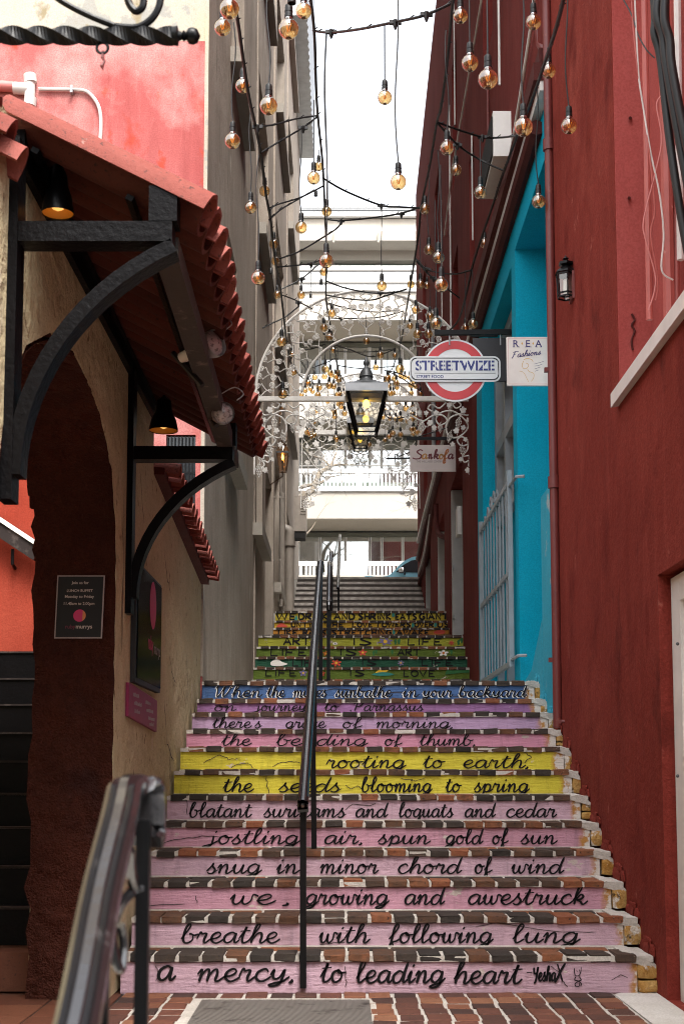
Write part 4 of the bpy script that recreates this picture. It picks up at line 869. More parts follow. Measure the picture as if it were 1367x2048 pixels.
M['lamp_lens'] = paint('frosted_lamp_lens', (.42, .38, .37), .35, .2, (.12, .10, .10), .52, .6, 60, .3)
# floodlights on the purlin
for (u, v_, Y, lab, r_) in ((415, 693, 5.45, 'upper chrome floodlight clamped under the tiled eave', .055), (443, 829, 6.1, 'lower round floodlight under the tiled eave facing out', .05)):
    c = P(u, v_, Y); fld = thing('floodlight', lab, 'spotlight', tuple(c), 'floodlights under the canopy eave')
    ax = V((.75, -.6, .12)) if v_ < 750 else V((.25, -.9, -.1)); ax.normalize()
    MB().lathe([(.028, -.09), (.032, -.05), (r_ * .8, -.02), (r_, .02), (r_ * 1.02, .05)], c, 18, ax=ax, cap=False).build('shade', M['steel'], fld, True)
    MB().lathe([(r_ * .97, .035), (r_ * .5, .052), (0.0005, .056)], c, 18, ax=ax, cap=False).build('lens', M['lamp_lens'], fld, True)
    MB().lathe([(.022, -.15), (.026, -.09)], c, 12, ax=ax).build('lamp_holder', M['white_paint'], fld, True)
    b_ = c - ax * .15; MB().tube([b_, b_ + V((-.04, .03, .03)), V((XT, c.y + .05, 2.6))], .012, 6).build('arm', M['black'], fld)
    w0 = c + V((.0, -.02, .09)); MB().tube(cr([w0, w0 + V((.06, 0, .03)), w0 + V((.1, 0, 0)), w0 + V((.07, 0, -.03))], 5), .003, 5).build('wire', M['steel'], fld)
# dome lamps under the canopy
for (u, v_, Y, lab, r_) in ((116, 428, 4.5, 'near black dome lamp with gilt inside under the tiled canopy', .054), (327, 862, 7.0, 'far black dome lamp with gilt inside beyond the second bracket', .075)):
    c = P(u, v_, Y); d = thing('dome_lamp', lab, 'lamp', tuple(c), 'dome lamps under the canopy')
    MB().lathe([(r_, 0), (r_ * 1.0, .012), (r_ * .86, .06), (r_ * .6, .10), (r_ * .5, .16), (.012, .18)], c, 24, cap=False).build('shade', M['black_iron'], d, True)
    MB().lathe([(r_ * .975, .004), (r_ * .8, .06), (r_ * .45, .10), (.001, .11)], c, 24, cap=False).build('reflector', M['gold'], d, True)
    MB().lathe([(.001, .01), (.02, .02), (.022, .04), (.012, .07)], c, 12).build('bulb', M['lamp_dim'], d, True)
    MB().tube([c + V((0, 0, .17)), V((c.x, c.y, 3.0 + (.0 if Y < 5 else -.02)))], .008, 6).build('stem', M['black_iron'], d)
# eave ends of the neighbouring canopy at the extreme left
nc = thing('tile_eave', 'two red roof tile ends of another canopy at the left edge', 'roof', (-1.0, 4.0, 2.9))
for (u, v_, Y) in ((2, 262, 4.0), (24, 318, 4.05), (-30, 215, 3.98)):
    place(ctile[0], 'roof_tile', P(u - 10, v_ - 30, Y) + V((-.36, 0, .12)), nc, (-.42, 0, R(-78)))
# ------------------------------------------------------------------ notices on the arch jamb and ochre wall
FONT = None
def text2d(body, bold=0.0, res=3):
    cu = bpy.data.curves.new('t', 'FONT'); cu.body = body; cu.offset = bold; cu.resolution_u = res
    ob = bpy.data.objects.new('t', cu); col.objects.link(ob); dg = bpy.context.evaluated_depsgraph_get(); me = ob.evaluated_get(dg).to_mesh()
    vs = [(v_.co.x, v_.co.y) for v_ in me.vertices]; fs = [tuple(p.vertices) for p in me.polygons]
    ob.evaluated_get(dg).to_mesh_clear(); bpy.data.objects.remove(ob); bpy.data.curves.remove(cu); return vs, fs
def put_text(mb, body, o, ex, ey, width=None, height=None, bold=0.0, shear=0.0, align='C'):
    vs, fs = text2d(body, bold); x0 = min(a for a, b in vs); x1 = max(a for a, b in vs); y0 = min(b for a, b in vs); y1 = max(b for a, b in vs)
    hx = height / (y1 - y0) if height else width / (x1 - x0); wx = width / (x1 - x0) if width else hx; o = V(o); ex = V(ex); ey = V(ey)
    sh = {'C': (x0 + x1) / 2, 'L': x0, 'R': x1}[align]
    return mb.add([o + ex * ((a - sh + shear * b) * wx) + ey * ((b - y0) * hx) for a, b in vs], fs)
YS = 6.372
M['notice_black'] = plain('notice_black', (.003, .003, .004), .7); M['notice_text'] = plain('notice_text', (.50, .43, .39), .6); M['notice_frame'] = plain('notice_frame', (.32, .26, .25), .5)
M['magenta'] = plain('magenta_print', (.5, .02, .12), .5); M['orange_p'] = plain('orange_print', (.55, .2, .06), .5); M['ruby'] = plain('ruby_print', (.13, .008, .03), .6)
A, B, C_, D_ = P(113, 1151, YS), P(208, 1153, YS), P(203, 1280, YS), P(109, 1277, YS)
nt = thing('lunch_notice', 'black framed lunch buffet notice on the brown archway jamb', 'sign', tuple(D_))
dx = (B - A); dx.y = 0; W_ = dx.length; H_ = (A.z - D_.z); ex = V((1, 0, 0)); ey = V((.03, 0, 1)); o_ = V((D_.x, YS, D_.z))
def panel(mb, x0, x1, y0, y1, e): return mb.prism([(x0, y0), (x1, y0), (x1, y1), (x0, y1)], o_ + V((0, -e, 0)), ex, ey, (0, .004, 0))
panel(MB(), 0, W_, 0, H_, .004).build('backing', M['notice_frame'], nt); panel(MB(), .006, W_ - .006, .006, H_ - .006, .0062).build('face', M['notice_black'], nt)
mb = MB(); 
for (tx, fy, w_) in (('Join us for', .845, .36), ('LUNCH BUFFET', .735, .54), ('Monday to Friday', .625, .61), ('11.45am to 2.00pm', .515, .64)): put_text(MB(), tx, o_ + V((0, -.007, 0)) + ex * (W_ * .49) + ey * (H_ * fy), ex, ey, width=W_ * w_, bold=.012).build('lettering', M['notice_text'], nt)
put_text(mb, 'murrys', o_ + V((0, -.007, 0)) + ex * (W_ * .615) + ey * (H_ * .135), ex, ey, width=W_ * .34, bold=.015)
mb.build('lettering', M['notice_text'], nt)
put_text(MB(), 'ruby', o_ + V((0, -.007, 0)) + ex * (W_ * .33) + ey * (H_ * .135), ex, ey, width=W_ * .21, bold=.015).build('lettering', M['ruby'], nt)
circ = [(W_ * .51 + W_ * .13 * math.cos(t * math.pi / 12), H_ * .36 + W_ * .13 * math.sin(t * math.pi / 12)) for t in range(24)]
MB().prism(circ, o_ + V((0, -.0075, 0)), ex, ey, (0, .001, 0)).build('logo_disc', M['magenta'], nt)
MB().prism([(x, y) for x, y in circ if x > W_ * .57], o_ + V((0, -.0082, 0)), ex, ey, (0, .0005, 0)).build('logo_crescent', M['orange_p'], nt)
# glass fronted board on the ochre wall (faces the alley)
gbd = thing('notice_board', 'glossy black glass notice board on the ochre wall', 'notice board', (-1.05, 7.3, 1.5))
MB().box2(-1.058, -1.032, 6.86, 7.80, 1.475, 2.09).build('case', M['black'], gbd)
MB().box2(-1.031, -1.027, 6.90, 7.785, 1.50, 2.075).build('glass_front', M['board_glass'], gbd)
el = [(7.43 + .125 * math.cos(t * math.pi / 12), 1.93 + .13 * math.sin(t * math.pi / 12)) for t in range(24)]
MB().prism(el, (-1.0262, 0, 0), (0, 1, 0), (0, 0, 1), (.0006, 0, 0)).build('logo_disc', M['magenta'], gbd)
mb = MB(); put_text(mb, 'murrys', (-1.0258, 7.62, 1.655), (0, 1, 0), (0, 0, 1), width=.24, bold=.02); mb.build('lettering', M['notice_frame'], gbd)
put_text(MB(), 'ruby', (-1.0258, 7.36, 1.655), (0, 1, 0), (0, 0, 1), width=.2, bold=.02).build('lettering', M['magenta'], gbd)
pnk = thing('pink_notice', 'magenta notice board below the black glass notice board', 'sign', (-1.05, 7.2, 1.3))
M['pink_sheet'] = paint('magenta_sheet', (.26, .010, .075), .5, 0, (.32, .04, .13), .56, .7, 8, 0)
MB().prism([(6.73, 1.30), (7.76, 1.255), (7.76, 1.43), (6.73, 1.465)], (-1.058, 0, 0), (0, 1, 0), (0, 0, 1), (.016, 0, 0)).build('board', M['pink_sheet'], pnk)
mb = MB(); q = random.Random(3)
def scrawl(mb, y0, y1, z, h):   # lines of print too small to read in the photograph
    y = y0
    while y < y1:
        w_ = q.uniform(.012, .03); mb.box2(-1.0416, -1.0408, y, min(y + w_, y1), z, z + h * q.uniform(.7, 1.2)); y += w_ + q.uniform(.004, .012)
for (y0, y1, z) in ((6.86, 7.06, 1.405), (6.9, 7.16, 1.365), (6.92, 7.1, 1.325), (7.3, 7.5, 1.39), (7.34, 7.6, 1.35), (7.42, 7.66, 1.31), (7.46, 7.62, 1.28)): scrawl(mb, y0, y1, z, .018)
mb.build('lettering', M['notice_frame'], pnk)
# ------------------------------------------------------------------ pipes on the pink wall
YP = 10.26
tp = thing('waste_pipe', 'white plastic pipe tee joined to a pink pipe on the pink wall', 'pipe', tuple(P(60, 178, YP)))
a, b = P(60, 150, YP), P(60, 200, YP); MB().tube([a, b], .043, 14).tube([a + V((0, 0, .0)), P(62, 166, YP)], .05, 14).tube([P(62, 196, YP), b + V((0, 0, -.05))], .05, 14).tube([P(58, 178, YP), P(28, 176, YP)], .047, 14).build('tee', M['pvc'], tp, True)
MB().tube([P(30, 174, YP), P(-60, 167, YP)], .042, 14).build('pink_branch', M['pink_pipe'], tp, True)
cd = thing('wall_conduit', 'thin white conduit bending down the pink wall from the pipe tee', 'conduit', tuple(P(180, 180, YP)))
MB().tube(cr([P(u, v_, YP + .02) for u, v_ in ((78, 178), (120, 179), (160, 180), (178, 186), (192, 202), (200, 222), (202, 250), (200, 290))], 5), .014, 8).build('tube', M['pvc'], cd, True)
MB().box(P(144, 180, YP + .015), (.02, .05, .06)).build('clip', M['steel'], cd)
# ------------------------------------------------------------------ wrought sign bracket near the camera, top left
sb = thing('sign_bracket', 'twisted wrought iron sign bracket with ball finial at the top left', 'bracket', (-1.06, 3.0, 2.63))
YB = 3.0; p0 = V((-1.07, YB, P(0, 70, YB).z)); p1 = P(345, 72, YB); mb = MB(); n = 90; vs = []
for i in range(n + 1):
    t = i / n; p = p0.lerp(p1, t); a = t * 2 * math.pi * 2.6 * (p1 - p0).length / .62
    for k in range(4):
        g_ = a + k * math.pi / 2; vs.append(p + V((0, math.cos(g_), math.sin(g_))) * .0215)
mb.add(vs, [(4 * i + k, 4 * i + (k + 1) % 4, 4 * i + 4 + (k + 1) % 4, 4 * i + 4 + k) for i in range(n) for k in range(4)]).build('twisted_bar', M['black_iron'], sb)
ax = V((1, 0, 0)); MB().lathe([(.020, 0), (.022, .012), (.012, .014), (.008, .022), (.013, .026), (.008, .031), (.017, .037), (.019, .047), (.015, .057), (.001, .064)], p1, 16, ax=ax).build('finial', M['black_iron'], sb, True)
c = P(205, 96, YB); MB().tube([c + V((.013 * math.cos(t), 0, .013 * math.sin(t))) for t in [i * math.pi / 8 for i in range(17)]], .0035, 6).build('ring', M['black_iron'], sb)
c2 = P(205, 118, YB); MB().tube([P(206, 102, YB), P(205, 115, YB), P(209, 122, YB), P(204, 132, YB), P(206, 140, YB)], [.003, .004, .003, .005, .001], 6).build('hook', M['brown_pipe'], sb)
MB().tube([P(u, v_, YB) for u, v_ in cr([(40, -60), (120, 0), (180, 32), (230, 52)], 5)], .0075, 8).build('brace', M['black_iron'], sb)
MB().tube([P(u, v_, YB) for u, v_ in cr([(232, 53), (275, 55), (305, 36), (320, 5), (318, -30), (290, -50), (262, -30), (256, 0), (270, 22), (284, 16), (288, 0)], 6)], .0085, 8).build('scroll', M['black_iron'], sb)
# ------------------------------------------------------------------ hand rails
def rail_profile(mb, pts, w=.05, h=.022):
    """moulded flat cap rail swept along pts in a vertical plane"""
    prof = [(-.5, -.5), (.5, -.5), (.5, .1), (.36, .32), (.26, .1), (.12, .5), (-.12, .5), (-.26, .1), (-.36, .32), (-.5, .1)]; n = len(prof); vs = []
    pts = [V(p) for p in pts]
    for i, p in enumerate(pts):
        t = (pts[min(i + 1, len(pts) - 1)] - pts[max(i - 1, 0)]).normalized(); a = V((1, 0, 0)) if abs(t.x) < .9 else V((0, 1, 0)); a = (a - t * a.dot(t)).normalized(); b = a.cross(t)
        if b.z < 0 and abs(t.z) < .95: b = -b
        vs += [p + a * (x * w) + b * (y * h) for x, y in prof]
    fs = [(i * n + k, i * n + (k + 1) % n, (i + 1) * n + (k + 1) % n, (i + 1) * n + k) for i in range(len(pts) - 1) for k in range(n)] + [tuple(range(n)), tuple(range((len(pts) - 1) * n, len(pts) * n))]
    return mb.add(vs, fs)
r1 = thing('stair_handrail', 'near black centre handrail rising beside the lettered lower steps', 'handrail', (-.18, 6.5, 0), 'centre handrails of the stairs')
rail_profile(MB(), cr([P(606, 1622, 6.47), P(605, 1606, 6.46), P(606, 1592, 6.48), P(608.5, 1570, 6.56), (-.172, 8.4, 1.77), (-.163, 10.0, 2.50), (-.162, 10.3, 2.62), (-.1615, 11.0, 2.66)], 5), .05, .03).build('rail', M['rail_paint'], r1)
MB().bar(P(606, 1976, 6.53) + V((0, 0, 0)), (-.183, 6.53, .9), .03, .03, (0, 1, 0)).build('post', M['black_iron'], r1)
zt_ = flights[3][1]; MB().bar((-.153, 7.66, zt_), (-.165, 7.66, 1.43), .03, .012, (0, 1, 0)).build('post', M['black_iron'], r1)
MB().bar((-.161, 10.4, flights[11][1]), (-.161, 10.4, 2.62), .03, .03, (0, 1, 0)).build('post', M['black_iron'], r1)
MB().bar((-.17, 9.0, flights[7][1]), (-.17, 9.0, 2.03), .012, .03, (0, 1, 0)).build('post', M['black_iron'], r1)
for dz in (.18,): MB().bar((-.18, 6.54, .9 - dz - .02), (-.162, 10.4, 2.6 - dz), .012, .03).build('lower_rail', M['black_iron'], r1)
r2 = thing('stair_handrail', 'middle black handrail beside the green and yellow painted steps', 'handrail', (-.16, 16, 2.1), 'centre handrails of the stairs')
rail_profile(MB(), cr([(-.15, 15.7, 2.9), (-.15, 15.72, 3.0), (-.152, 16.0, 3.08), (-.157, 17.4, 3.72), (-.16, 19.2, 3.84), (-.162, 20.5, 4.36), (-.162, 21.0, 4.38)], 5), .06, .035).build('rail', M['rail_paint'], r2)
for (y, z0, z1) in ((15.75, 1.83, 2.98), (17.2, 2.75, 3.62), (20.6, 3.42, 4.36)): MB().bar((-.155, y, z0), (-.155, y, z1), .04, .04, (0, 1, 0)).build('post', M['black_iron'], r2)
r3 = thing('stair_handrail', 'farthest thin handrail beside the ribbed metal steps', 'handrail', (-.05, 24, 3.5), 'centre handrails of the stairs')
rail_profile(MB(), cr([(-.07, 24.0, 4.3), (-.07, 24.2, 4.42), (-.045, 28.2, 5.93), (-.045, 28.9, 5.98)], 5), .06, .04).build('rail', M['rail_paint'], r3)
for (y, z0, z1) in ((24.1, 3.42, 4.36), (28.7, ZST, 5.95)): MB().bar((-.06, y, z0), (-.06, y, z1), .035, .035, (0, 1, 0)).build('post', M['black_iron'], r3)
# foreground rail
fr = thing('foreground_railing', 'glossy black railing with moulded cap and scrolled end at the lower left', 'railing', (-.3, 1.8, 0))
pts = [P(60, 2420, 1.28), P(152, 2048, 1.46), P(200, 1790, 1.66), P(236, 1640, 1.80), P(245, 1596, 1.86), P(251, 1573, 1.89), P(266, 1567, 1.915), P(286, 1570, 1.93), P(296, 1580, 1.935), P(298, 1605, 1.935), P(297, 1660, 1.93), P(290, 1678, 1.915)]
rail_profile(MB(), cr(pts, 6), .047, .026).build('cap_rail', M['rail_paint'], fr)
pb = P(287, 1700, 1.9); MB().bar((pb.x, 1.9, -.62), (pb.x, 1.9, P(287, 1640, 1.9).z), .018, .018, (0, 1, 0)).build('post', M['black_iron'], fr)
lo = [P(150, 2180, 1.52), P(222, 1860, 1.78), P(255, 1790, 1.88), P(292, 1775, 1.9)]
MB().tube(cr(lo, 6), .0085, 8).build('lower_rail', M['rail_paint'], fr, True)
MB().tube(cr([P(258, 1700, 1.84), P(262, 1750, 1.87), P(276, 1784, 1.9), P(290, 1790, 1.9)], 6), .0085, 8).build('scroll', M['rail_paint'], fr, True)
MB().tube(cr([P(222, 1850, 1.76), P(228, 1905, 1.77), P(240, 1940, 1.78), P(246, 1890, 1.79), P(240, 1850, 1.78)], 6), .007, 8).build('scroll', M['rail_paint'], fr, True)
MB().bar(P(205, 1960, 1.62), (P(205, 1960, 1.62).x, P(205, 1960, 1.62).y, -.5), .015, .015, (0, 1, 0)).build('baluster', M['black_iron'], fr)
# ------------------------------------------------------------------ hanging signs on the right
M['sign_white'] = paint('sign_white', (.74, .75, .76), .35, 0, None, bump=0, var=.06); M['sign_red'] = paint('sign_red', (.62, .05, .06), .35, 0, (.6, .2, .2), .7, .8, 30, 0)
M['sign_navy'] = paint('sign_navy', (.035, .05, .22), .5, 0, (.6, .62, .68), .66, .72, 40, 0); M['sign_dark'] = plain('sign_dark', (.03, .03, .035), .5)
Y = 11.8; c = P(909, 740, Y); X_, Z_ = V((1, 0, 0)), V((0, 0, 1))
kpx = (P(700, 740, Y) - P(699, 740, Y)).length
sw = thing('roundel_sign', 'round red and white STREETWIZE street food sign hanging from a black arm', 'sign', tuple(c))
def disc(r, n=56): return [(r * math.cos(2 * math.pi * i / n), r * math.sin(2 * math.pi * i / n)) for i in range(n)]
def rrect(w, h, r, n=7):
    out = []
    for cx, cy, a0 in ((w / 2 - r, h / 2 - r, 0), (-w / 2 + r, h / 2 - r, 90), (-w / 2 + r, -h / 2 + r, 180), (w / 2 - r, -h / 2 + r, 270)):
        for i in range(n + 1): a = R(a0 + 90 * i / n); out.append((cx + r * math.cos(a), cy + r * math.sin(a)))
    return out
MB().prism(disc(64 * kpx), c + V((0, .012, 0)), X_, Z_, (0, .012, 0)).build('disc', M['sign_white'], sw)
mb = MB(); n = 56; vs = []
for i in range(n):
    a = 2 * math.pi * i / n
    for r in (60.5, 44): vs.append(c + V((r * kpx * math.cos(a), .0095, r * kpx * math.sin(a))))
mb.add(vs, [(2 * i, 2 * i + 1, (2 * i + 3) % (2 * n), (2 * i + 2) % (2 * n)) for i in range(n)]).build('red_ring', M['sign_red'], sw)
o_ = P(909, 738, Y)
MB().prism(rrect(182 * kpx, 52 * kpx, 13 * kpx), o_ + V((0, -.002, 0)), X_, Z_, (0, .01, 0)).build('name_bar', M['sign_white'], sw)
vs = []; ra, rb = rrect(176 * kpx, 46 * kpx, 11 * kpx), rrect(172 * kpx, 42 * kpx, 10 * kpx); n = len(ra); q = random.Random(1)
for a, b in zip(ra, rb): vs += [o_ + V((a[0], -.0035, a[1])), o_ + V((b[0] + q.uniform(-.6, .6) * kpx, -.0035, b[1] + q.uniform(-.6, .6) * kpx))]
MB().add(vs, [(2 * i, 2 * i + 1, (2 * i + 3) % (2 * n), (2 * i + 2) % (2 * n)) for i in range(n)]).build('bar_border', M['sign_dark'], sw)
tt = P(909, 741.5, Y) + V((0, -.004, 0)); put_text(MB(), 'STREETWIZE', tt, X_, Z_, width=158 * kpx, height=21 * kpx, bold=.028).build('lettering', M['sign_navy'], sw); mb = MB(); put_text(mb, 'STREET FOOD', P(859, 756.5, Y) + V((0, -.004, 0)), X_, Z_, width=54 * kpx, height=6.5 * kpx, bold=.01)
MB_l = mb.build('lettering', M['sign_navy'], sw)
mb = MB(); mb.box((P(909, 746.5, Y).x, Y - .0038, P(909, 746.5, Y).z), (162 * kpx, .0004, .7 * kpx)); mb.build('rule_line', M['sign_dark'], sw)
mb = MB()
for i in range(10):   # stencil bridges
    u = 838 + i * 15.9; p = P(u, 731, Y); MB().box((p.x, Y - .0049, p.z), (1.7 * kpx, .0004, 23 * kpx)).build('stencil_gap', M['sign_white'], sw)
for u in (898, 1000):
    z1 = P(u, 666, Y).z; z0 = P(u, 690, Y).z; MB().tube([(P(u, 690, Y).x, Y, z1), (P(u, 690, Y).x, Y, z0)], .006, 6).build('hanger', M['steel'], sw)
arm = thing('sign_bracket', 'black iron arm holding the round street food sign to the blue wall', 'bracket', tuple(P(1022, 665, Y)))
MB().bar(P(868, 666, Y), P(1021, 664, Y) , .04, .042).build('arm', M['black_iron'], arm); MB().bar((P(1021, 650, Y).x + .012, Y, P(1021, 684, Y).z), (P(1021, 650, Y).x + .012, Y, P(1021, 648, Y).z), .05, .02, (1, 0, 0)).build('wall_plate', M['black_iron'], arm)
MB().bar((P(1021, 664, Y).x, Y + .0, P(1021, 664, Y).z), (1.5, Y + .02, P(1021, 664, Y).z), .03, .03).build('fixing_stub', M['black_iron'], arm)
Y2 = 12.9; a, b = P(945, 676, Y2), P(1012, 762, Y2); dk = thing('dark_sign', 'plain dark grey sign panel behind the round street food sign', 'sign', tuple(a))
MB().box2(a.x, b.x, Y2, Y2 + .03, b.z, a.z).build('panel', M['sign_dark'], dk); MB().bar((a.x - .02, Y2 + .015, a.z + .03), (1.5, Y2 + .015, a.z + .03), .025, .025).build('arm', M['black_iron'], dk)
# fashion shop sign
Y = 9.42; k3 = (P(1050, 720, Y) - P(1049, 720, Y)).length; a, b = P(1012, 674, Y), P(1098, 771, Y)
rs = thing('fashion_sign', 'white square REA Fashions sign projecting from the blue wall', 'sign', tuple(b))
MB().box2(a.x, b.x, Y, Y + .02, b.z, a.z).build('panel', M['white_paint'], rs)
M['rose_line'] = plain('rose_line', (.6, .35, .36), .6); M['gold_p'] = plain('gold_print', (.62, .40, .08), .6); M['navy_p'] = plain('navy_print', (.05, .04, .16), .6)
mb = MB(); e = 3 * k3
for x0, x1, z0, z1 in ((a.x + e, b.x - e, b.z + e, b.z + e + .002), (a.x + e, b.x - e, a.z - e - .002, a.z - e), (a.x + e, a.x + e + .002, b.z + e + .002, a.z - e - .002), (b.x - e - .002, b.x - e, b.z + e + .002, a.z - e - .002)): mb.box2(x0, x1, Y - .0006, Y + .001, z0, z1)
mb.build('border_line', M['rose_line'], rs); MB().box2(b.x - .004, 1.462, Y - .012, Y + .035, P(0, 790, Y).z, P(0, 660, Y).z).build('wall_plate', M['white_paint'], rs)
mb = MB()
for ch, u in (('R', 1031), ('E', 1055), ('A', 1076)): put_text(mb, ch, P(u, 694, Y) + V((0, -.0012, 0)), X_, Z_, height=14 * k3, bold=.012)
for u in (1026.5, 1036, 1051, 1059.5, 1072, 1080.5):
    p = P(u, 694, Y); mb.box((p.x, Y - .0011, p.z), (5 * k3, .0004, 1.2 * k3)); 
def strokes_at(mb, text, u0, u1, vb, xh, Y, pen, e, rise=0.0, shear=.25):
    strokes = []; x = 0
    for ch in text:
        w, ss = G[ch]
        for s_ in ss: strokes.append([(px + x + shear * py, py) for px, py in (cr(s_, 5) if len(s_) > 2 else s_)])
        x += w
    xs = [p[0] for s_ in strokes for p in s_]; a0, b0 = min(xs), max(xs); A = P(u0, vb, Y); B = P(u1, vb, Y); kz = P(u0, vb - xh, Y).z - A.z; kx = (B.x - A.x) / (b0 - a0)
    for i, s_ in enumerate(strokes): ribbon(mb, [((px - a0) * kx, py * kz + rise * (px - a0) * kx) for px, py in s_], pen * kz, (A.x, Y, A.z), X_, Z_, (0, -e - .00004 * i, 0))
strokes_at(mb, 'Fashions', 1022, 1081, 716, 6.5, Y, .2, .0014, .12); mb.build('lettering', M['navy_p'], rs)
mb = MB()
for u in (1043, 1065): 
    p = P(u, 687, Y); mb.add([p + V((-.006, -.001, 0)), p + V((0, -.001, -.011)), p + V((.006, -.001, 0)), p + V((0, -.001, .011))], [(0, 1, 2, 3)])
def line3(mb, pts, Y, wpx, e, n=5):
    kk = (P(700, 800, Y) - P(699, 800, Y)).length; A = [P(u, v_, Y) for u, v_ in cr(pts, n)]
    ribbon(mb, [(p.x, p.z) for p in A], wpx * kk, (0, Y, 0), X_, Z_, (0, -e, 0), True, .1)
line3(mb, [(1046, 722), (1043, 730), (1046, 737), (1053, 736), (1056, 729), (1050, 726)], Y, 1.0, .001); line3(mb, [(1046, 720), (1052, 717), (1062, 719), (1065, 724)], Y, 1.0, .0011)
line3(mb, [(1054, 738), (1057, 743), (1066, 747), (1066, 756), (1061, 763)], Y, .9, .0012); line3(mb, [(1037, 742), (1046, 745), (1052, 756), (1056, 764)], Y, .8, .0013)
mb.build('line_drawing', M['gold_p'], rs)
mb = MB(); q = random.Random(5)
for j in range(4):
    line3(mb, [(1067 + j * .5 + i * 4, 728 + j * 5 - i * 1.2 + q.uniform(-.8, .8)) for i in range(6 - j)], Y, .7, .0014 + j * .0001, 2)
mb.build('small_print', M['navy_p'], rs)
# wellness sign farther up
Y = 18.0; k4 = (P(860, 900, Y) - P(859, 900, Y)).length; a, b = P(819, 890, Y), P(911, 943, Y)
sk = thing('wellness_sign', 'pinkish white Sankofa wellness center sign hanging under a black arm', 'sign', tuple(a))
M['sank_bg'] = paint('sankofa_board', (.60, .52, .50), .45, 0, None, bump=0, var=.1); M['maroon_p'] = plain('maroon_print', (.14, .02, .03), .6); M['ochre_p'] = plain('ochre_print', (.42, .2, .05), .6); M['rust_p'] = plain('rust_print', (.40, .11, .02), .6); M['grey_p'] = plain('grey_print', (.2, .17, .16), .6)
MB().box2(a.x, b.x, Y, Y + .02, b.z, a.z).build('panel', M['sank_bg'], sk)
for i, (ch, u0, u1, m_) in enumerate((('S', 825, 845, 'maroon_p'), ('a', 844, 855, 'ochre_p'), ('n', 856, 865, 'maroon_p'), ('k', 866, 879, 'maroon_p'), ('o', 878, 888, 'ochre_p'), ('f', 885, 898, 'rust_p'), ('a', 896, 907, 'maroon_p'))):
    mb = MB(); strokes_at(mb, ch, u0, u1, 918, 10, Y, .26, .001 + .0003 * i, 0, .1); mb.build('lettering', M[m_], sk)
put_text(MB(), 'THE WELLNESS CENTER', P(858, 925, Y) + V((0, -.001, 0)), X_, Z_, width=52 * k4, height=4 * k4, bold=.0).build('lettering', M['grey_p'], sk)
ar = thing('sign_bracket', 'black iron arm with a stay above the wellness center sign', 'bracket', tuple(P(914, 877, Y)))
MB().bar(P(812, 877, Y), P(915, 877, Y), .035, .04).build('arm', M['black_iron'], ar); MB().tube([P(835, 874, Y), P(895, 855, Y)], .008, 6).build('stay', M['black_iron'], ar); MB().bar(P(916, 868, Y), P(916, 910, Y), .03, .03, (0, 1, 0)).build('wall_plate', M['black_iron'], ar)
MB().bar(P(915, 877, Y), V((1.56, Y, P(915, 877, Y).z)), .03, .03).build('fixing_stub', M['black_iron'], ar)
for u in (831, 900): MB().tube([P(u, 878, Y), P(u, 892, Y)], .007, 6).build('hanger', M['black_iron'], ar)
Y = 26.5; a = thing('scroll_bracket', 'small black empty sign bracket with a scroll at the far right', 'bracket', tuple(P(840, 916, Y)))
MB().tube([P(770, 917, Y), P(776, 917, Y), P(842, 916, Y)], [.004, .022, .016], 6).build('arm', M['black_iron'], a); MB().tube([P(u, v_, Y) for u, v_ in cr([(790, 925), (790, 916), (789, 910), (793, 908), (795, 911), (792, 912)], 4)], .011, 6).build('scroll', M['black_iron'], a)
MB().tube([P(795, 914, Y), P(838, 896, Y)], .01, 6).build('stay', M['black_iron'], a); MB().bar(P(842, 916, Y), V((1.62, Y, P(842, 916, Y).z)), .02, .02).build('fixing_stub', M['black_iron'], a)

# ------------------------------------------------------------------ wall lantern, right
Y = 8.5; k = (P(1130, 560, Y) - P(1129, 560, Y)).length; c = P(1131, 565, Y)
wlt = thing('wall_lantern', 'black hexagonal wall lantern on the red wall by the brown downpipe', 'lantern', tuple(c))
pf = lambda l: [(r * k, z * k) for r, z in l]
MB().lathe(pf([(24, 18), (22.5, 21), (13, 29), (12, 30), (8, 33), (15, 36), (15, 41), (7, 44), (4, 46), (6.5, 49), (2, 53), (.3, 57)]), c, 6, R(30)).build('roof', M['black_iron'], wlt)
mb = MB()
for i in range(6):
    a = R(30 + 60 * i); mb.bar(c + V((math.cos(a) * 20 * k, math.sin(a) * 20 * k, 18 * k)), c + V((math.cos(a) * 17.5 * k, math.sin(a) * 17.5 * k, -31 * k)), 2.4 * k, 2.4 * k, (math.cos(a), math.sin(a), 0))
    a2 = R(90 + 60 * i)
    for z, r in ((-31, 17.6), (-24, 17.8), (15, 19.8)): mb.bar(c + V((math.cos(a) * r * k, math.sin(a) * r * k, z * k)), c + V((math.cos(a2) * r * k, math.sin(a2) * r * k, z * k)), 2 * k, 3 * k)
mb.build('frame', M['black_iron'], wlt); MB().lathe(pf([(16.6, -30), (19, 17)]), c, 6, R(30), cap=False).build('pane', M['pane'], wlt)
MB().lathe(pf([(6, -24), (6, 4), (3, 7)]), c, 10).build('candle', M['white_paint'], wlt, True)
MB().bar(c + V((18 * k, 0, -6 * k)), (1.472, Y, c.z - 6 * k), .03, .05).build('arm', M['brown_pipe'], wlt); MB().box2(1.455, 1.475, Y - .06, Y + .06, c.z - .12, c.z + .06).build('wall_plate', M['brown_pipe'], wlt)
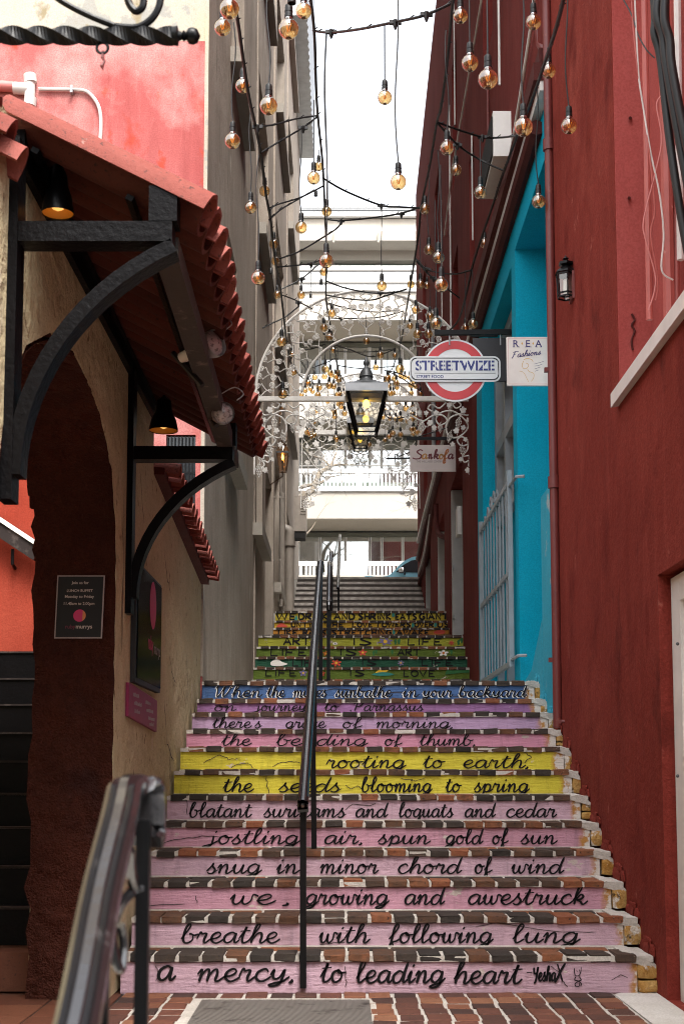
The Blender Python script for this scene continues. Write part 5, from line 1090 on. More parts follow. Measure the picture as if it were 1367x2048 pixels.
# copper gas lantern, left
Y = 19.0; k = (P(560, 900, Y) - P(559, 900, Y)).length; c = P(565, 918, Y)
cl_ = thing('copper_lantern', 'lit copper gas lantern with glass panes on the taupe wall', 'lantern', tuple(c), 'copper gas lanterns')
MB().lathe(pf([(17, 10), (17.5, 13), (15, 14)]), c, 4, R(45)).build('collar', M['lead'], cl_); MB().lathe(pf([(13.5, 14), (12, 22), (7.5, 27)]), c, 16, cap=False).build('glass_dome', M['pane_amber'], cl_, True)
MB().lathe(pf([(8, 27), (8.5, 29), (5, 30), (4.5, 34), (7, 36), (1, 40)]), c, 12).build('vent', M['copper'], cl_, True)
MB().tube([c + V((9 * k * math.cos(t), 0, (41 + 9 * math.sin(t)) * k)) for t in [i * math.pi / 8 for i in range(17)]], 1.0 * k, 6).build('hoop', M['copper'], cl_)
mb = MB()
for i in range(4):
    a = R(45 + 90 * i); a2 = a + R(90); mb.bar(c + V((math.cos(a) * 16 * k, math.sin(a) * 16 * k, 10 * k)), c + V((math.cos(a) * 10 * k, math.sin(a) * 10 * k, -26 * k)), 1.6 * k, 1.6 * k, (math.cos(a), math.sin(a), 0)); mb.bar(c + V((math.cos(a) * 10 * k, math.sin(a) * 10 * k, -26 * k)), c + V((math.cos(a2) * 10 * k, math.sin(a2) * 10 * k, -26 * k)), 1.6 * k, 2 * k)
mb.build('frame', M['copper'], cl_); MB().lathe(pf([(9.6, -26), (15.6, 10)]), c, 4, R(45), cap=False).build('pane', M['pane_amber'], cl_)
MB().lathe(pf([(1.6, -26), (1.6, -8), (2.2, -8), (2.2, -3)]), c, 8).build('burner', M['lead'], cl_); MB().lathe(pf([(.3, -3), (2.6, 2), (2.2, 6), (.2, 12)]), c, 8).build('flame', M['flame'], cl_, True)
MB().tube([c + V((-13 * k, 0, 24 * k)), c + V((-20 * k, .0, 24 * k)), V((-1.055, Y + .05, c.z + 22 * k))], 1.1 * k, 6).build('arm', M['copper'], cl_); MB().tube([c + V((0, 0, -26 * k)), c + V((0, .04, -34 * k)), V((-1.02, Y + .1, c.z - 50 * k))], 1.2 * k, 6).build('gas_pipe', M['copper'], cl_)
c = P(553, 822, 22.5); c2_ = thing('copper_lantern', 'second glowing copper lantern half hidden behind the white scrollwork at left', 'lantern', tuple(c), 'copper gas lanterns'); k = .0088
MB().lathe(pf([(17, 10), (17.5, 13), (12, 22), (7, 28), (8, 30), (4, 36), (1, 38)]), c, 12).build('roof', M['copper'], c2_, True); MB().lathe(pf([(9.6, -26), (15.6, 10)]), c, 4, R(45), cap=False).build('pane', M['pane_amber'], c2_); MB().lathe(pf([(.3, -3), (4, 2), (3, 8), (.2, 14)]), c, 8).build('flame', M['flame'], c2_, True)
MB().lathe(pf([(9.6, -28), (10.2, -25)]), c, 4, R(45)).build('base', M['copper'], c2_); MB().tube([c + V((-13 * k, 0, 20 * k)), V((-1.055, c.y, c.z + 20 * k))], .01, 6).build('arm', M['copper'], c2_)

# ------------------------------------------------------------------ wrought iron overthrow arches with hanging lanterns
def spiral(turns, r0, r1, n, a0=0.0, sgn=1):
    return [((r0 + (r1 - r0) * i / n) * math.cos(a0 + sgn * turns * 2 * math.pi * i / n), (r0 + (r1 - r0) * i / n) * math.sin(a0 + sgn * turns * 2 * math.pi * i / n)) for i in range(n + 1)]
def motif(r):
    """pair of C-scrolls with a bud stem; x across, z along the stem, unit metres"""
    mb = MB(); w = .0095
    for s_ in (-1, 1):
        sp = [(s_ * (.064 + x), -.05 + z) for x, z in spiral(2.2, .004, .056, 40, 0, 1)]
        sp = sp + [(s_ * (.064 + .05), .02), (s_ * .03, .085), (0, .13)]
        mb.tube([(x, 0, z) for x, z in sp], w, 5)
        mb.tube([(0, 0, .13), (s_ * .022, 0, .165), (s_ * .03, 0, .19), (s_ * .012, 0, .2)], w * .8, 5)
    mb.tube([(0, 0, .10), (0, 0, .25)], w, 5); return mb
def leaf_mesh(mat):
    pts = []; q = random.Random(2)
    for i in range(30):
        a = math.pi / 2 + 2 * math.pi * i / 30; r = .05 * (.62 + .38 * abs(math.cos(2.5 * (a - math.pi / 2)))) * (1.0 if i % 2 else .82); pts.append((r * math.cos(a), r * math.sin(a)))
    mb = MB().prism(pts, (0, -.006, 0), (1, 0, 0), (0, 0, 1), (0, .012, 0)); mb.tube([(0, 0, -.03), (.01, 0, -.07)], .006, 5); return mb.mesh('vine_leaf', mat)
def grape_mesh(mat):
    mb = MB()
    for j, n in enumerate((2, 3, 4, 4, 3, 3, 2, 1)):
        for i in range(n): mb.lathe([(.001, -.0085), (.0085, 0), (.001, .0085)], ((i - (n - 1) / 2) * .017, 0, .055 - j * .0155), 6)
    mb.tube([(0, 0, .06), (.01, 0, .09)], .005, 5); return mb.mesh('grape_cluster', mat, smooth=True)
MOT = motif(1).mesh('scroll', M['white_iron']); LEAF = leaf_mesh(M['white_iron']); GRP = grape_mesh(M['white_iron'])
def overthrow(Y, uc, vb, ro, ri, ul, ur, lab, detail=True):
    c = P(uc, vb, Y); k = (P(701, vb, Y) - P(700, vb, Y)).length; s_ = k / .00582
    t = thing('iron_overthrow', lab, 'arch', (P(ul, vb, Y).x, Y, c.z), 'white iron arches spanning the alley')
    xl, xr = P(ul, vb, Y).x, P(ur, vb, Y).x
    MB().box2(xl, xr, Y - .03, Y + .03, c.z - 5.5 * k, c.z + 3.5 * k).build('cross_bar', M['white_iron'], t)
    for x in (xl, xr): MB().box2(x - .045, x + .045, Y - .034, Y + .034, c.z - .07 * s_, c.z + .06 * s_).build('wall_plate', M['white_iron'], t); MB().bar((x, Y, c.z), (-1.06 if x < 0 else 1.56, Y, c.z), .03, .03).build('fixing', M['white_iron'], t)
    for r_, a0 in ((ro, 0), (ri, .12)):
        MB().tube([c + V((r_ * k * math.cos(a), 0, r_ * k * math.sin(a))) for a in [a0 + (math.pi - 2 * a0) * i / 48 for i in range(49)]], .017, 8).build('hoop', M['white_iron'], t, True)
    for (rr_, N, off, sc2) in ((ro - 9, 19, 0, .66), (ro - 38, 17, .5, .66), (ro - 66, 13, 0, .62)):
        for i in range(N):
            a2 = math.pi * (i + .5 + off) / N
            if a2 > math.pi * .985: continue
            p = c + V((rr_ * k * math.cos(a2), 0, rr_ * k * math.sin(a2)))
            place(MOT, 'scroll', p, t, (0, (math.pi / 2 - a2) + math.pi, 0), (s_ * sc2, 1, s_ * sc2))
    # vine spandrels below the bar
    for sgn, xw in ((1, xl), (-1, xr)):
        def Q(x, z): return V((xw + sgn * x * k, Y, c.z - z * k))
        MB().bar(Q(2, 5), Q(0, 155), .02, .02, (0, 1, 0)).build('wall_bar', M['white_iron'], t)
        vines = [[(4, 14), (12, 24), (20, 34), (38, 32), (56, 40), (64, 58), (60, 74), (46, 80), (30, 72), (20, 56), (30, 40), (50, 26), (72, 28), (84, 42), (76, 54), (62, 46), (72, 34), (92, 36), (110, 46), (128, 38), (142, 28), (134, 20), (126, 26)],
                 [(20, 56), (14, 76), (20, 92), (34, 96), (42, 86), (34, 78), (22, 86), (22, 104), (32, 118), (28, 130), (18, 126), (20, 136), (12, 142), (6, 138)],
                 [(4, 40), (12, 48), (18, 58)], [(64, 8), (78, 20), (92, 12), (100, 20), (92, 26)], [(40, 6), (34, 14), (44, 20), (50, 12), (44, 8)], [(110, 46), (118, 58), (110, 64), (104, 56)], [(30, 118), (14, 116), (10, 124), (18, 128)]]
        for vv in vines: MB().tube([Q(x, z) for x, z in cr(vv, 6)], .0095, 6).build('vine', M['white_iron'], t, True)
        for x, z, sz in ((30, 24, 1.4), (70, 44, .0), (84, 30, 1.2), (104, 30, 1.0), (44, 66, 1.25), (96, 50, 1.3), (128, 22, 1.1), (22, 146, 1.2), (12, 62, 1.0), (36, 124, .9), (146, 34, 1.1), (12, 30, .8), (58, 14, 1.1), (20, 44, 1.0), (118, 30, 1.0), (136, 50, 1.0), (52, 94, 1.1), (26, 84, 1.0), (8, 108, 1.0), (88, 60, 1.1), (16, 120, 1.0), (30, 60, 1.1), (154, 20, .9)):
            if sz: place(LEAF, 'vine_leaf', Q(x, z) + V((0, -.012, 0)), t, (0, rnd.uniform(-.8, .8), rnd.uniform(-.3, .3)), (s_ * sz * .66, 1, s_ * sz * .66))
        for x, z, sz in ((40, 52, 1.15), (58, 80, 1.05), (32, 108, 1.1), (112, 62, 1.1), (10, 162 - 14, 1.25), (76, 62, .9), (10, 88, .9), (138, 46, .9)):
            place(GRP, 'grape_cluster', Q(x, z) + V((0, -.012, 0)), t, (0, rnd.uniform(-.25, .25), 0), (s_ * sz, 1, s_ * sz))
    return t
overthrow(16.0, 732, 797, 222, 129, 509, 955, 'large near white iron arch with scrolls and grapevines spanning the alley')
overthrow(27.0, 728, 864, 120, 72, 602, 838, 'smaller far white iron arch behind the hanging lantern')
def hang_lantern(uc, vt_, k, Y, lab, bar_z):
    c = P(uc, vt_, Y); k = k
    t = thing('hanging_lantern', lab, 'lantern', tuple(c), 'lanterns hung on the iron arches')
    pr_ = lambda l: [(r * k, z * k) for r, z in l]; S2 = math.sqrt(2)
    MB().lathe(pr_([(43 * S2, -10), (43 * S2, 6), (41 * S2, 7)]), c, 4, R(45)).build('eaves_band', M['steel'], t)
    MB().lathe(pr_([(41 * S2, 7.2), (30, 16), (26, 19)]), c, 4, R(45)).build('roof', M['lead'], t)
    MB().lathe(pr_([(21, 16), (18, 21), (14, 24), (13, 28), (15, 30), (14, 33), (12, 41), (8, 47), (5, 50), (4, 53), (6, 57), (6.5, 61), (3, 67), (1, 74)]), c, 20).build('finial', M['lead'], t, True)
    mb = MB()
    for i in range(4):
        a = R(45 + 90 * i); a2 = a + R(90); d1 = V((math.cos(a), math.sin(a), 0)); d2 = V((math.cos(a2), math.sin(a2), 0))
        mb.bar(c + d1 * (38 * S2 * k) + V((0, 0, -10 * k)), c + d1 * (18.5 * S2 * k) + V((0, 0, -90 * k)), 5 * k, 5 * k, d1)
        for z, r in ((-78, 21.5), (-88, 19)): mb.bar(c + d1 * (r * S2 * k) + V((0, 0, z * k)), c + d2 * (r * S2 * k) + V((0, 0, z * k)), 3 * k, 3 * k)
    mb.build('frame', M['black_iron'], t)
    MB().lathe(pr_([(18 * S2, -88), (36.5 * S2, -10)]), c, 4, R(45), cap=False).build('pane', M['pane'], t)
    MB().lathe(pr_([(33 * S2, -12), (31 * S2, -9)]), c, 4, R(45)).build('reflector', M['timber_in'], t)
    if k > .004:
        MB().lathe(pr_([(5, -12), (5, -18)]), c, 10).build('lamp_holder', M['black'], t); MB().lathe(pr_([(3.5, -18), (6.5, -22), (7, -28), (5, -33), (.5, -34.5)]), c, 12).build('bulb', M['lamp_on'], t, True)
    return t
hang_lantern(732, 783, .00582, 15.95, 'large grey street lantern with a lit yellow bulb hanging on the near arch', 0)
hang_lantern(720, 846, .0062, 26.9, 'smaller lantern partly hidden behind and below the large lantern', 0)
# projecting light box and boxes on the right wall
Y = 11.5; a = P(985, 222, Y); b = P(1007, 312, Y); lb = thing('light_box', 'white projecting box sign high on the dark red wall', 'sign', tuple(b))
MB().box2(a.x, 1.478, Y, Y + .9, b.z, a.z).build('box', M['white_paint'], lb); MB().box2(a.x - .012, a.x - .001, Y + .04, Y + .87, b.z + .03, a.z - .03).build('side_panel', M['dark'], lb)
Y = 17.3; a, b = P(914, 1012, Y), P(936, 1068, Y); mbx = thing('meter_box', 'white electric meter box with a black riser pipe on the red wall', 'box', tuple(b))
MB().box2(a.x, 1.52, Y, Y + .3, b.z, a.z).build('box', M['white_paint'], mbx)
xm = P(932, 900, Y - .05).x; MB().tube([(xm, Y + .05, a.z), (xm, Y + .05, a.z + .75)], .03, 10).lathe([(.045, 0), (.05, .03), (.05, .12), (.04, .15)], (xm, Y + .05, a.z + .08), 12).lathe([(.04, 0), (.045, .1)], (xm, Y + .05, a.z + .3), 12).build('riser_pipe', M['black_iron'], mbx, True)
MB().tube(cr([(xm, Y - .02, a.z), (xm - .01, Y - .04, b.z), (xm + .03, Y - .04, b.z - .3), (xm + .03, Y - .02, 2.9)], 5), .028, 8).build('red_pipe', M['brown_pipe'], mbx, True)
# ------------------------------------------------------------------ pipes and cables fixed to the walls
def pipe(name, label, cat, mat, pts, r, n=8, group=None, clips=(), collars=()):
    pts = [V(p) for p in pts]; t = thing(name, label, cat, tuple(pts[0]), group)
    MB().tube(pts, r, n).build('tube', M[mat], t, True)
    for c in collars:
        p = V(c); MB().lathe([(r * 1.35, -.04), (r * 1.35, .04)], p, 12).build('collar', M[mat], t, True)
    for c in clips: MB().box(V(c), (r * 3.6, .03, .03)).build('clip', M[mat], t)
    return t
xx = 1.442
pipe('downpipe', 'slim dark red downpipe between the red wall and the blue front', 'pipe', 'brown_pipe', [(xx, 9.22, P(0, 1455, 9.22).z), (xx, 9.22, 8.5)], .03, 10, None, [(xx, 9.22, P(0, v_, 9.22).z) for v_ in (1320, 740)], [(xx, 9.22, P(0, v_, 9.22).z) for v_ in (965, 290)])
Yb = 7.3
for (u0, u1, lab, mat, r) in ((1287, 1298, 'thin red pipe in the wall recess, leftmost of the red pipes', 'red_pipe', .016), (1325, 1338, 'thick red pipe in the wall recess beside the black cables', 'red_pipe', .03), (1350, 1352, 'thin red pipe at the right edge behind the black cables', 'red_pipe', .017)):
    a, b = P(u0, -30, 6.4), P(u1, 640, 6.4); pipe('wall_pipe', lab, 'pipe', mat, [a, b], r, 8, 'pipes in the wall recess')
pipe('wall_pipe', 'white vertical pipe at the top right edge of the recess', 'pipe', 'pvc', [P(1353, -30, 6.25), P(1360, 520, 6.25)], .018, 8, 'pipes in the wall recess')
for (lab, mat, r, px) in (('white slack cable running down the recess', 'pvc', .0045, [(1268, -10), (1271, 60), (1276, 150), (1283, 200), (1294, 270), (1303, 320), (1318, 390), (1326, 470), (1322, 540), (1345, 560)]),
                          ('pinkish cable crossing behind the white slack cable', 'red_pipe', .004, [(1262, -10), (1264, 40), (1274, 140), (1290, 240), (1300, 330), (1308, 420), (1300, 470), (1314, 560), (1310, 600)]),
                          ('looping pale cable in the lower part of the recess', 'pink_pipe', .004, [(1325, 190), (1312, 210), (1322, 280), (1308, 350), (1286, 440), (1290, 480), (1310, 560), (1296, 620)]),
                          ('dark slack cable at the top of the recess', 'lead', .0035, [(1243, -5), (1262, 30), (1275, 70), (1292, 100), (1308, 116)])):
    pipe('slack_cable', lab, 'cable', mat, [P(u, v_, 6.2) for u, v_ in cr(px, 6)], r, 6, 'loose cables in the wall recess')
for i, (lab, px, r) in enumerate((('left black service cable hanging at the top right edge', [(1306, -20), (1309, 40), (1308, 70), (1320, 120), (1338, 280), (1362, 440), (1385, 560)], .019), ('middle black service cable hanging at the top right edge', [(1318, -20), (1312, 30), (1325, 75), (1330, 120), (1352, 250), (1384, 420)], .021), ('right black service cable hanging at the top right edge', [(1330, -20), (1328, 40), (1338, 80), (1342, 130), (1362, 240), (1395, 400)], .02))):
    pipe('service_cable', lab, 'cable', 'black', [P(u, v_, 5.75 - .05 * i) for u, v_ in cr(px, 6)], r, 10, 'thick black service cables')
# left wall: conduits and soil pipe
pipe('soil_pipe', 'thick taupe soil pipe with an elbow at the far left of the stairs', 'pipe', 'grey_pipe', [(-.93, 24.2, P(0, 1225, 24).z)] + cr([(-.93, 24.2, P(0, 1080, 24.2).z), (-.93, 24.2, P(0, 1068, 24.2).z), (-.96, 24.2, P(0, 1060, 24.2).z), (-1.06, 24.2, P(0, 1056, 24.2).z)], 5), .082, 14, None, (), [(-.93, 24.2, P(0, 1088, 24.2).z)])
pipe('thin_pipe', 'taupe pipe just left of the thick soil pipe', 'pipe', 'grey_pipe', [(-.985, 22.4, P(0, 1222, 22.4).z), (-.985, 22.4, P(0, 985, 22.4).z)], .05, 10)
for (u, y, v0, v1, lab) in ((546, 20.3, 1272, 860, 'thin wall conduit left of the copper lantern pipe'), (562, 21.4, 1212, 955, 'thin wall conduit rising to the copper lantern')):
    x = P(u, 1000, y).x; pipe('conduit', lab, 'conduit', 'grey_pipe', [(x, y, P(0, v0, y).z), (x, y, P(0, v1, y).z)], .018, 8, None, [(x, y, P(0, v_, y).z) for v_ in (995, 1120)])
b = P(284 / 1, 0, 1); x = P(562, 1200, 21.35).x; o = thing('junction_box', 'small taupe junction box at the foot of the lantern conduit', 'box', (x, 21.35, P(0, 1212, 21.35).z)); MB().box((x, 21.33, P(0, 1206, 21.35).z), (.05, .05, .11)).build('box', M['grey_pipe'], o)
o = thing('vent_box', 'taupe louvred vent box at the far end of the left wall', 'vent', tuple(P(605, 1040, 30)))
a, c = P(599, 992, 30), P(612, 1062, 30); MB().box2(-1.055, c.x, 30, 30.6, c.z, a.z).build('housing', M['grey_pipe'], o)
for i in range(6): MB().box2(a.x + .02, c.x - .02, 29.985, 29.999, a.z - .1 - .06 * i, a.z - .075 - .06 * i).build('louvre', M['grey_trim'], o)
MB().box2(-1.05, c.x - .02, 30.02, 30.5, P(0, 1075, 30).z, c.z - .01).build('dark_base', M['dark'], o)
# right wall: runs along the wall and vertical conduits
def along(name, lab, cat, mat, pts, r, grp=None): return pipe(name, lab, cat, mat, [PX(u, v_, X) for u, v_, X in pts], r, 8, grp)
za = PX(1040, 330, 1.44).z
tr = thing('cable_trunking', 'long pale cable trunking along the red wall above the blue front', 'trunking', (1.44, 12, za))
MB().box2(1.405, 1.474, 9.34, 14.7, za - .06, za + .03).build('trunking', M['white_paint'], tr); MB().bar((1.44, 14.71, za - .015), (1.60, 28.6, za - .015), .07, .07).build('trunking', M['white_paint'], tr)
pipe('cable_bundle', 'dark red cable bundle along the wall under the pale trunking', 'cable', 'fascia', [(1.43, 9.7, za - .16), (1.44, 14, za - .17), (1.52, 20, za - .2), (1.58, 26, za - .25), (1.6, 28.5, za - .4)], .06, 8)
pipe('cable_run', 'pale sagging cable along the far red wall below the wellness sign', 'cable', 'white_paint', cr([(1.49, 15.2, 6.05), (1.52, 18, 5.8), (1.56, 22, 5.95), (1.59, 26, 5.3), (1.6, 28.4, 5.2)], 5), .03, 8)
pipe('cable_run', 'dark sagging cable bundle along the far red wall above the doorways', 'cable', 'fascia', cr([(1.48, 15.2, 5.85), (1.51, 18, 5.6), (1.55, 22, 5.7), (1.58, 25, 5.1), (1.6, 28.3, 4.9), (1.6, 28.4, 4.7)], 5), .05, 8)
for (u, v0, v1, y, r, mat, lab) in ((867, 960, 620, 22.5, .035, 'steel', 'grey vertical conduit behind the wellness sign'), (892, 660, 210, 18.6, .012, 'white_paint', 'thin pale vertical conduit behind the right bulbs, left of three'), (963, 480, 270, 15.1, .009, 'white_paint', 'thin pale vertical conduit beside the white box sign'), (1031, 170, -20, 12.2, .012, 'white_paint', 'pale conduit at the top of the red wall'), (905, 250, -20, 17.6, .010, 'white_paint', 'slim pale conduit near the top of the far red wall'), (976, 300, 100, 13.2, .012, 'brown_pipe', 'dark red conduit above the white box sign'), (870, 640, 400, 20.5, .010, 'white_paint', 'slim pale conduit low on the far red wall corner')):
    x = 1.474 - r if y < 14.7 else 1.49 + (y - 14.73) * .00909 - r
    pipe('wall_conduit', lab, 'conduit', mat, [(x, y, P(0, v0, y).z), (x, y, P(0, v1, y).z)], r, 8, 'vertical conduits on the red wall')
pipe('diagonal_conduit', 'pale conduit leaning down behind the hanging bulbs on the red wall', 'conduit', 'white_paint', [PX(965, -20, 1.45), PX(942, 120, 1.45), PX(905, 330, 1.47), PX(888, 470, 1.49)], .012, 8)
pipe('diagonal_conduit', 'cream conduit bending down above the blue doorway', 'conduit', 'white_paint', [PX(1068, -10, 1.44), PX(1060, 60, 1.44), PX(1040, 190, 1.44), PX(1022, 300, 1.44)], .015, 8)
pipe('bent_pipe', 'dark red bent pipe at the top of the downpipe', 'pipe', 'brown_pipe', [P(1076, 60, 9.9), P(1079, 90, 9.9), P(1088, 102, 9.5), P(1100, 118, 9.3)], .03, 8)
pipe('hose_bend', 'dark red pipe bending out beside the grey white doorway', 'pipe', 'fascia', cr([P(872, 1010, 22), P(874, 1060, 21.8), P(884, 1073, 21.4), P(900, 1074, 21)], 5), .045, 8)
# ------------------------------------------------------------------ festoon cables and globe bulbs
D = .095
def cable(lab, pts, r=.008, knobs=(), grp='black festoon cables'):
    """pts: (u, v, Y)"""
    w = [P(u, v_, y) for u, v_, y in cr(pts, 8)]; t = thing('festoon_cable', lab, 'cable', tuple(w[0]), grp)
    MB().tube(w, r, 6).build('wire', M['black'], t)
    for (u, v_, y) in knobs:
        p = P(u, v_, y); mb = MB(); mb.lathe([(.012, .018), (.020, .008), (.016, -.018), (.006, -.045)], p, 8).box(p, (.075, .022, .022)); mb.build('junction', M['black'], t, True)
    q = random.Random(int(w[0].x * 1000))
    for i in range(3, len(w) - 2, 5):   # cable ties
        p = w[i]; MB().tube([p + V((-.012, 0, .0)), p + V((.02, 0, .012 + q.uniform(0, .02)))], .004, 5).build('cable_tie', M['black'], t)
    return t
cable('main left festoon cable running up the alley in front of the taupe house', [(462, -20, 7.4), (475, 40, 8), (485, 110, 8.4), (497, 190, 8.9), (510, 250, 9.6), (522, 310, 10.4), (531, 385, 11.2), (541, 440, 12), (550, 520, 13), (561, 580, 14.5), (570, 660, 15.5), (580, 720, 18), (600, 752, 22), (625, 765, 26)], .011)
cable('middle festoon cable dropping against the white sky left of centre', [(618, -20, 8.2), (628, 62, 9), (632, 180, 10), (636, 240, 11), (645, 330, 12.5), (650, 440, 14), (653, 520, 15), (652, 600, 15.8), (668, 690, 17.5), (676, 740, 20), (690, 765, 25)], .010)
cable('right festoon cable in front of the far red house', [(908, -20, 7.5), (902, 30, 8), (893, 130, 9), (881, 215, 10), (873, 244, 10.6), (860, 325, 12), (842, 412, 13.4), (836, 470, 14), (822, 560, 15), (812, 620, 16.5), (800, 690, 19), (782, 742, 24)], .010)
cable('far right festoon cable in front of the blue house fascia', [(1128, -10, 6.2), (1110, 60, 6.8), (1090, 120, 7.6), (1066, 190, 8.6), (1036, 265, 9.8), (1004, 350, 11), (984, 412, 12), (964, 470, 12.8), (945, 530, 13.6), (930, 595, 14.6), (916, 640, 15.4), (897, 662, 15.8)], .011)
cable('topmost cable crossing the white sky between the houses', [(629, 62, 9), (662, 65, 8.8), (720, 58, 8.4), (790, 44, 8.1), (850, 30, 7.9), (905, 5, 7.9)], .0085, [(662, 64, 8.8), (790, 45, 8.1), (852, 29, 7.9)])
cable('upper cable of a pair linking the left run to the middle run', [(512, 252, 9.6), (545, 250, 10), (590, 238, 10.6), (636, 231, 11)], .0075, [(515, 254, 9.6)])
cable('lower cable of a pair linking the left run to the middle run', [(521, 306, 10.3), (560, 282, 10.5), (606, 255, 10.8), (636, 232, 11)], .0075, [(606, 256, 10.8)])
cable('sagging cable under the sky leading to the right run by the roof edge', [(645, 356, 12.8), (690, 382, 13), (760, 410, 13.2), (800, 414, 13.3), (840, 416, 13.4)], .009, [(762, 411, 13.2)])
cable('cable across the pale building below the roof pipe', [(650, 438, 14), (682, 441, 14), (740, 436, 13.8), (800, 427, 13.6), (840, 414, 13.4)], .009, [(682, 442, 14), (802, 428, 13.6)])
cable('looping cable from the left house up to the cable below the roof pipe', [(560, 517, 13), (600, 502, 13.3), (650, 472, 13.7), (675, 455, 13.9), (682, 442, 14)], .0085)
cable('upper of two cables crossing in front of the left corner of the pale building', [(540, 420, 11.6), (552, 410, 12), (600, 395, 12.6), (646, 372, 13)], .0075)
cable('lower of two cables crossing in front of the left corner of the pale building', [(538, 440, 11.8), (560, 420, 12), (590, 402, 12.6), (628, 380, 13)], .0075)
cable('cable from the left run to the bulb in front of the green shutters, upper', [(556, 534, 13.2), (600, 530, 13.6), (622, 527, 14), (652, 515, 14.8)], .008, [(622, 528, 14)])
cable('cable from the left run to the bulb in front of the green shutters, lower', [(563, 578, 14.4), (602, 558, 14.5), (640, 526, 14.9), (652, 516, 15)], .008, [(603, 558, 14.5)])
cable('dark cable with a branch at the right run beside the white light box', [(874, 244, 10.6), (905, 256, 10.8), (964, 274, 11), (1000, 275, 11), (1034, 271, 10)], .0085, [(964, 274, 11)])
cable('descending dark cable in front of the far red house below the white light box', [(874, 246, 10.6), (915, 290, 11), (960, 320, 11.2), (1006, 341, 11)], .0085, [(914, 290, 11)])
cable('cable drooping across the far red house, upper', [(830, 516, 14.6), (848, 535, 14.4), (870, 544, 14.2), (910, 548, 13.8), (942, 540, 13.6)], .0085, [(853, 538, 14.4)])
cable('cable drooping across the far red house, lower', [(832, 522, 14.6), (856, 548, 14.4), (890, 575, 14.2), (918, 596, 14.4)], .0085, [(866, 556, 14.4)])
cable('cable loop resting on the top of the near arch, upper', [(652, 562, 15.4), (690, 576, 15.5), (745, 586, 15.6), (790, 584, 15.5), (812, 579, 15.4)], .0085, [(760, 586, 15.6)])
cable('cable loop resting on the top of the near arch, lower', [(653, 590, 15.7), (700, 598, 15.7), (742, 600, 15.7), (770, 592, 15.6), (812, 578, 15.4)], .0085)
cable('thin cable slanting across the left house to the near arch', [(563, 590, 14.6), (590, 600, 15), (624, 618, 15.6)], .007, [(597, 605, 15)])
cable('frayed cable end sticking out from the taupe wall above the arch', [(525, 656, 15.6), (545, 646, 15.7), (570, 634, 15.8), (598, 612, 15.8)], .009)
cable('thin cable across the arch scrollwork toward the right', [(655, 606, 15.9), (700, 618, 17), (751, 624, 18), (800, 620, 18)], .008)
cable('lower cable across the arch scrollwork', [(660, 636, 17.5), (700, 637, 18), (760, 634, 18.5), (806, 622, 18)], .008, [(682, 637, 18)])
for i, (lab, pts) in enumerate((('far cable inside the arch hoop sagging to the centre', [(670, 690, 18), (700, 700, 19), (737, 713, 20), (765, 708, 20), (790, 698, 19.5)]), ('far cable inside the arch hoop nearly level', [(668, 701, 18.5), (694, 704, 20), (750, 703, 20.5), (790, 697, 19.5)]),
    ('far cable joining the bulbs at the left inside the arch', [(615, 737, 21), (640, 730, 21), (672, 716, 20)]), ('far cable above the lantern finial', [(675, 731, 20), (720, 737, 22), (760, 735, 22), (795, 732, 21)]), ('far cable right of the lantern finial', [(768, 740, 20), (800, 755, 20), (845, 785, 20)]),
    ('far dark cable behind the street food sign', [(770, 741, 19), (800, 748, 18.5), (840, 768, 18)]), ('looping far cable below the arch bar at right', [(768, 818, 18), (772, 832, 18), (790, 838, 18), (830, 828, 18)]), ('left far cable against the taupe house inside the arch', [(600, 720, 19), (614, 742, 20), (628, 770, 22)]), ('short far cable left of the arch hoop', [(598, 698, 18), (622, 698, 18.5), (650, 688, 18)]))):
    cable(lab, pts, .008)
# --- bulb parts
def bm(prof, n, mat, name): return MB().lathe([(r * D, z * D) for r, z in prof], (0, 0, 0), n, cap=False).mesh(name, mat, smooth=True)
gprof = [(.0005, -.5)] + [(.5 * math.sin(R(a)), -.5 * math.cos(R(a))) for a in (12, 25, 40, 55, 70, 85, 100, 115, 130, 145)] + [(.21, .455), (.17, .50), (.165, .56)]
GL = bm(gprof, 20, M['amber'], 'glass_globe'); GLs = bm(gprof[::2] + [gprof[-1]], 10, M['amber'], 'glass_globe')
CP_ = bm([(.17, .50), (.18, .52), (.18, .62)], 12, M['cap'], 'cap')
SK = bm([(.001, 1.36), (.06, 1.35), (.09, 1.30), (.17, 1.24), (.195, 1.16), (.195, .96), (.21, .95), (.21, .88), (.195, .87), (.2, .75), (.215, .74), (.215, .60), (.16, .585)], 14, M['black'], 'socket')
SKs = bm([(.001, 1.36), (.09, 1.30), (.195, 1.16), (.2, .75), (.215, .60), (.16, .585)], 8, M['black'], 'socket')
def fil(n):
    mb = MB()
    for k in range(4):
        a = k * math.pi / 2 + .4; mb.tube([(math.cos(a) * .05 * D, math.sin(a) * .05 * D, -.12 * D), (math.cos(a) * .15 * D, math.sin(a) * .15 * D, .25 * D)], .021 * D, n)
    return mb.mesh('filament', M['filament'])
FI = fil(6)
STEM = MB().tube([(0, 0, .5 * D), (0, 0, -.14 * D)], .02 * D, 5).mesh('stem', M['cap'])
TIPm = MB().lathe([(.001, -.505 * D), (.13 * D, -.485 * D), (.15 * D, -.478 * D)], (0, 0, 0), 12, cap=False).mesh('silver_tip', M['copper'])
CORD = MB().tube([(0, 0, 0), (0, 0, 1)], .0042, 6).mesh('cord', M['black'])
STUB = MB().tube([(0, 0, .6 * D), (0, 0, .3 * D)], .07 * D, 6).mesh('broken_stem', M['cap'])
BG = 'amber globe bulbs hanging over the alley'
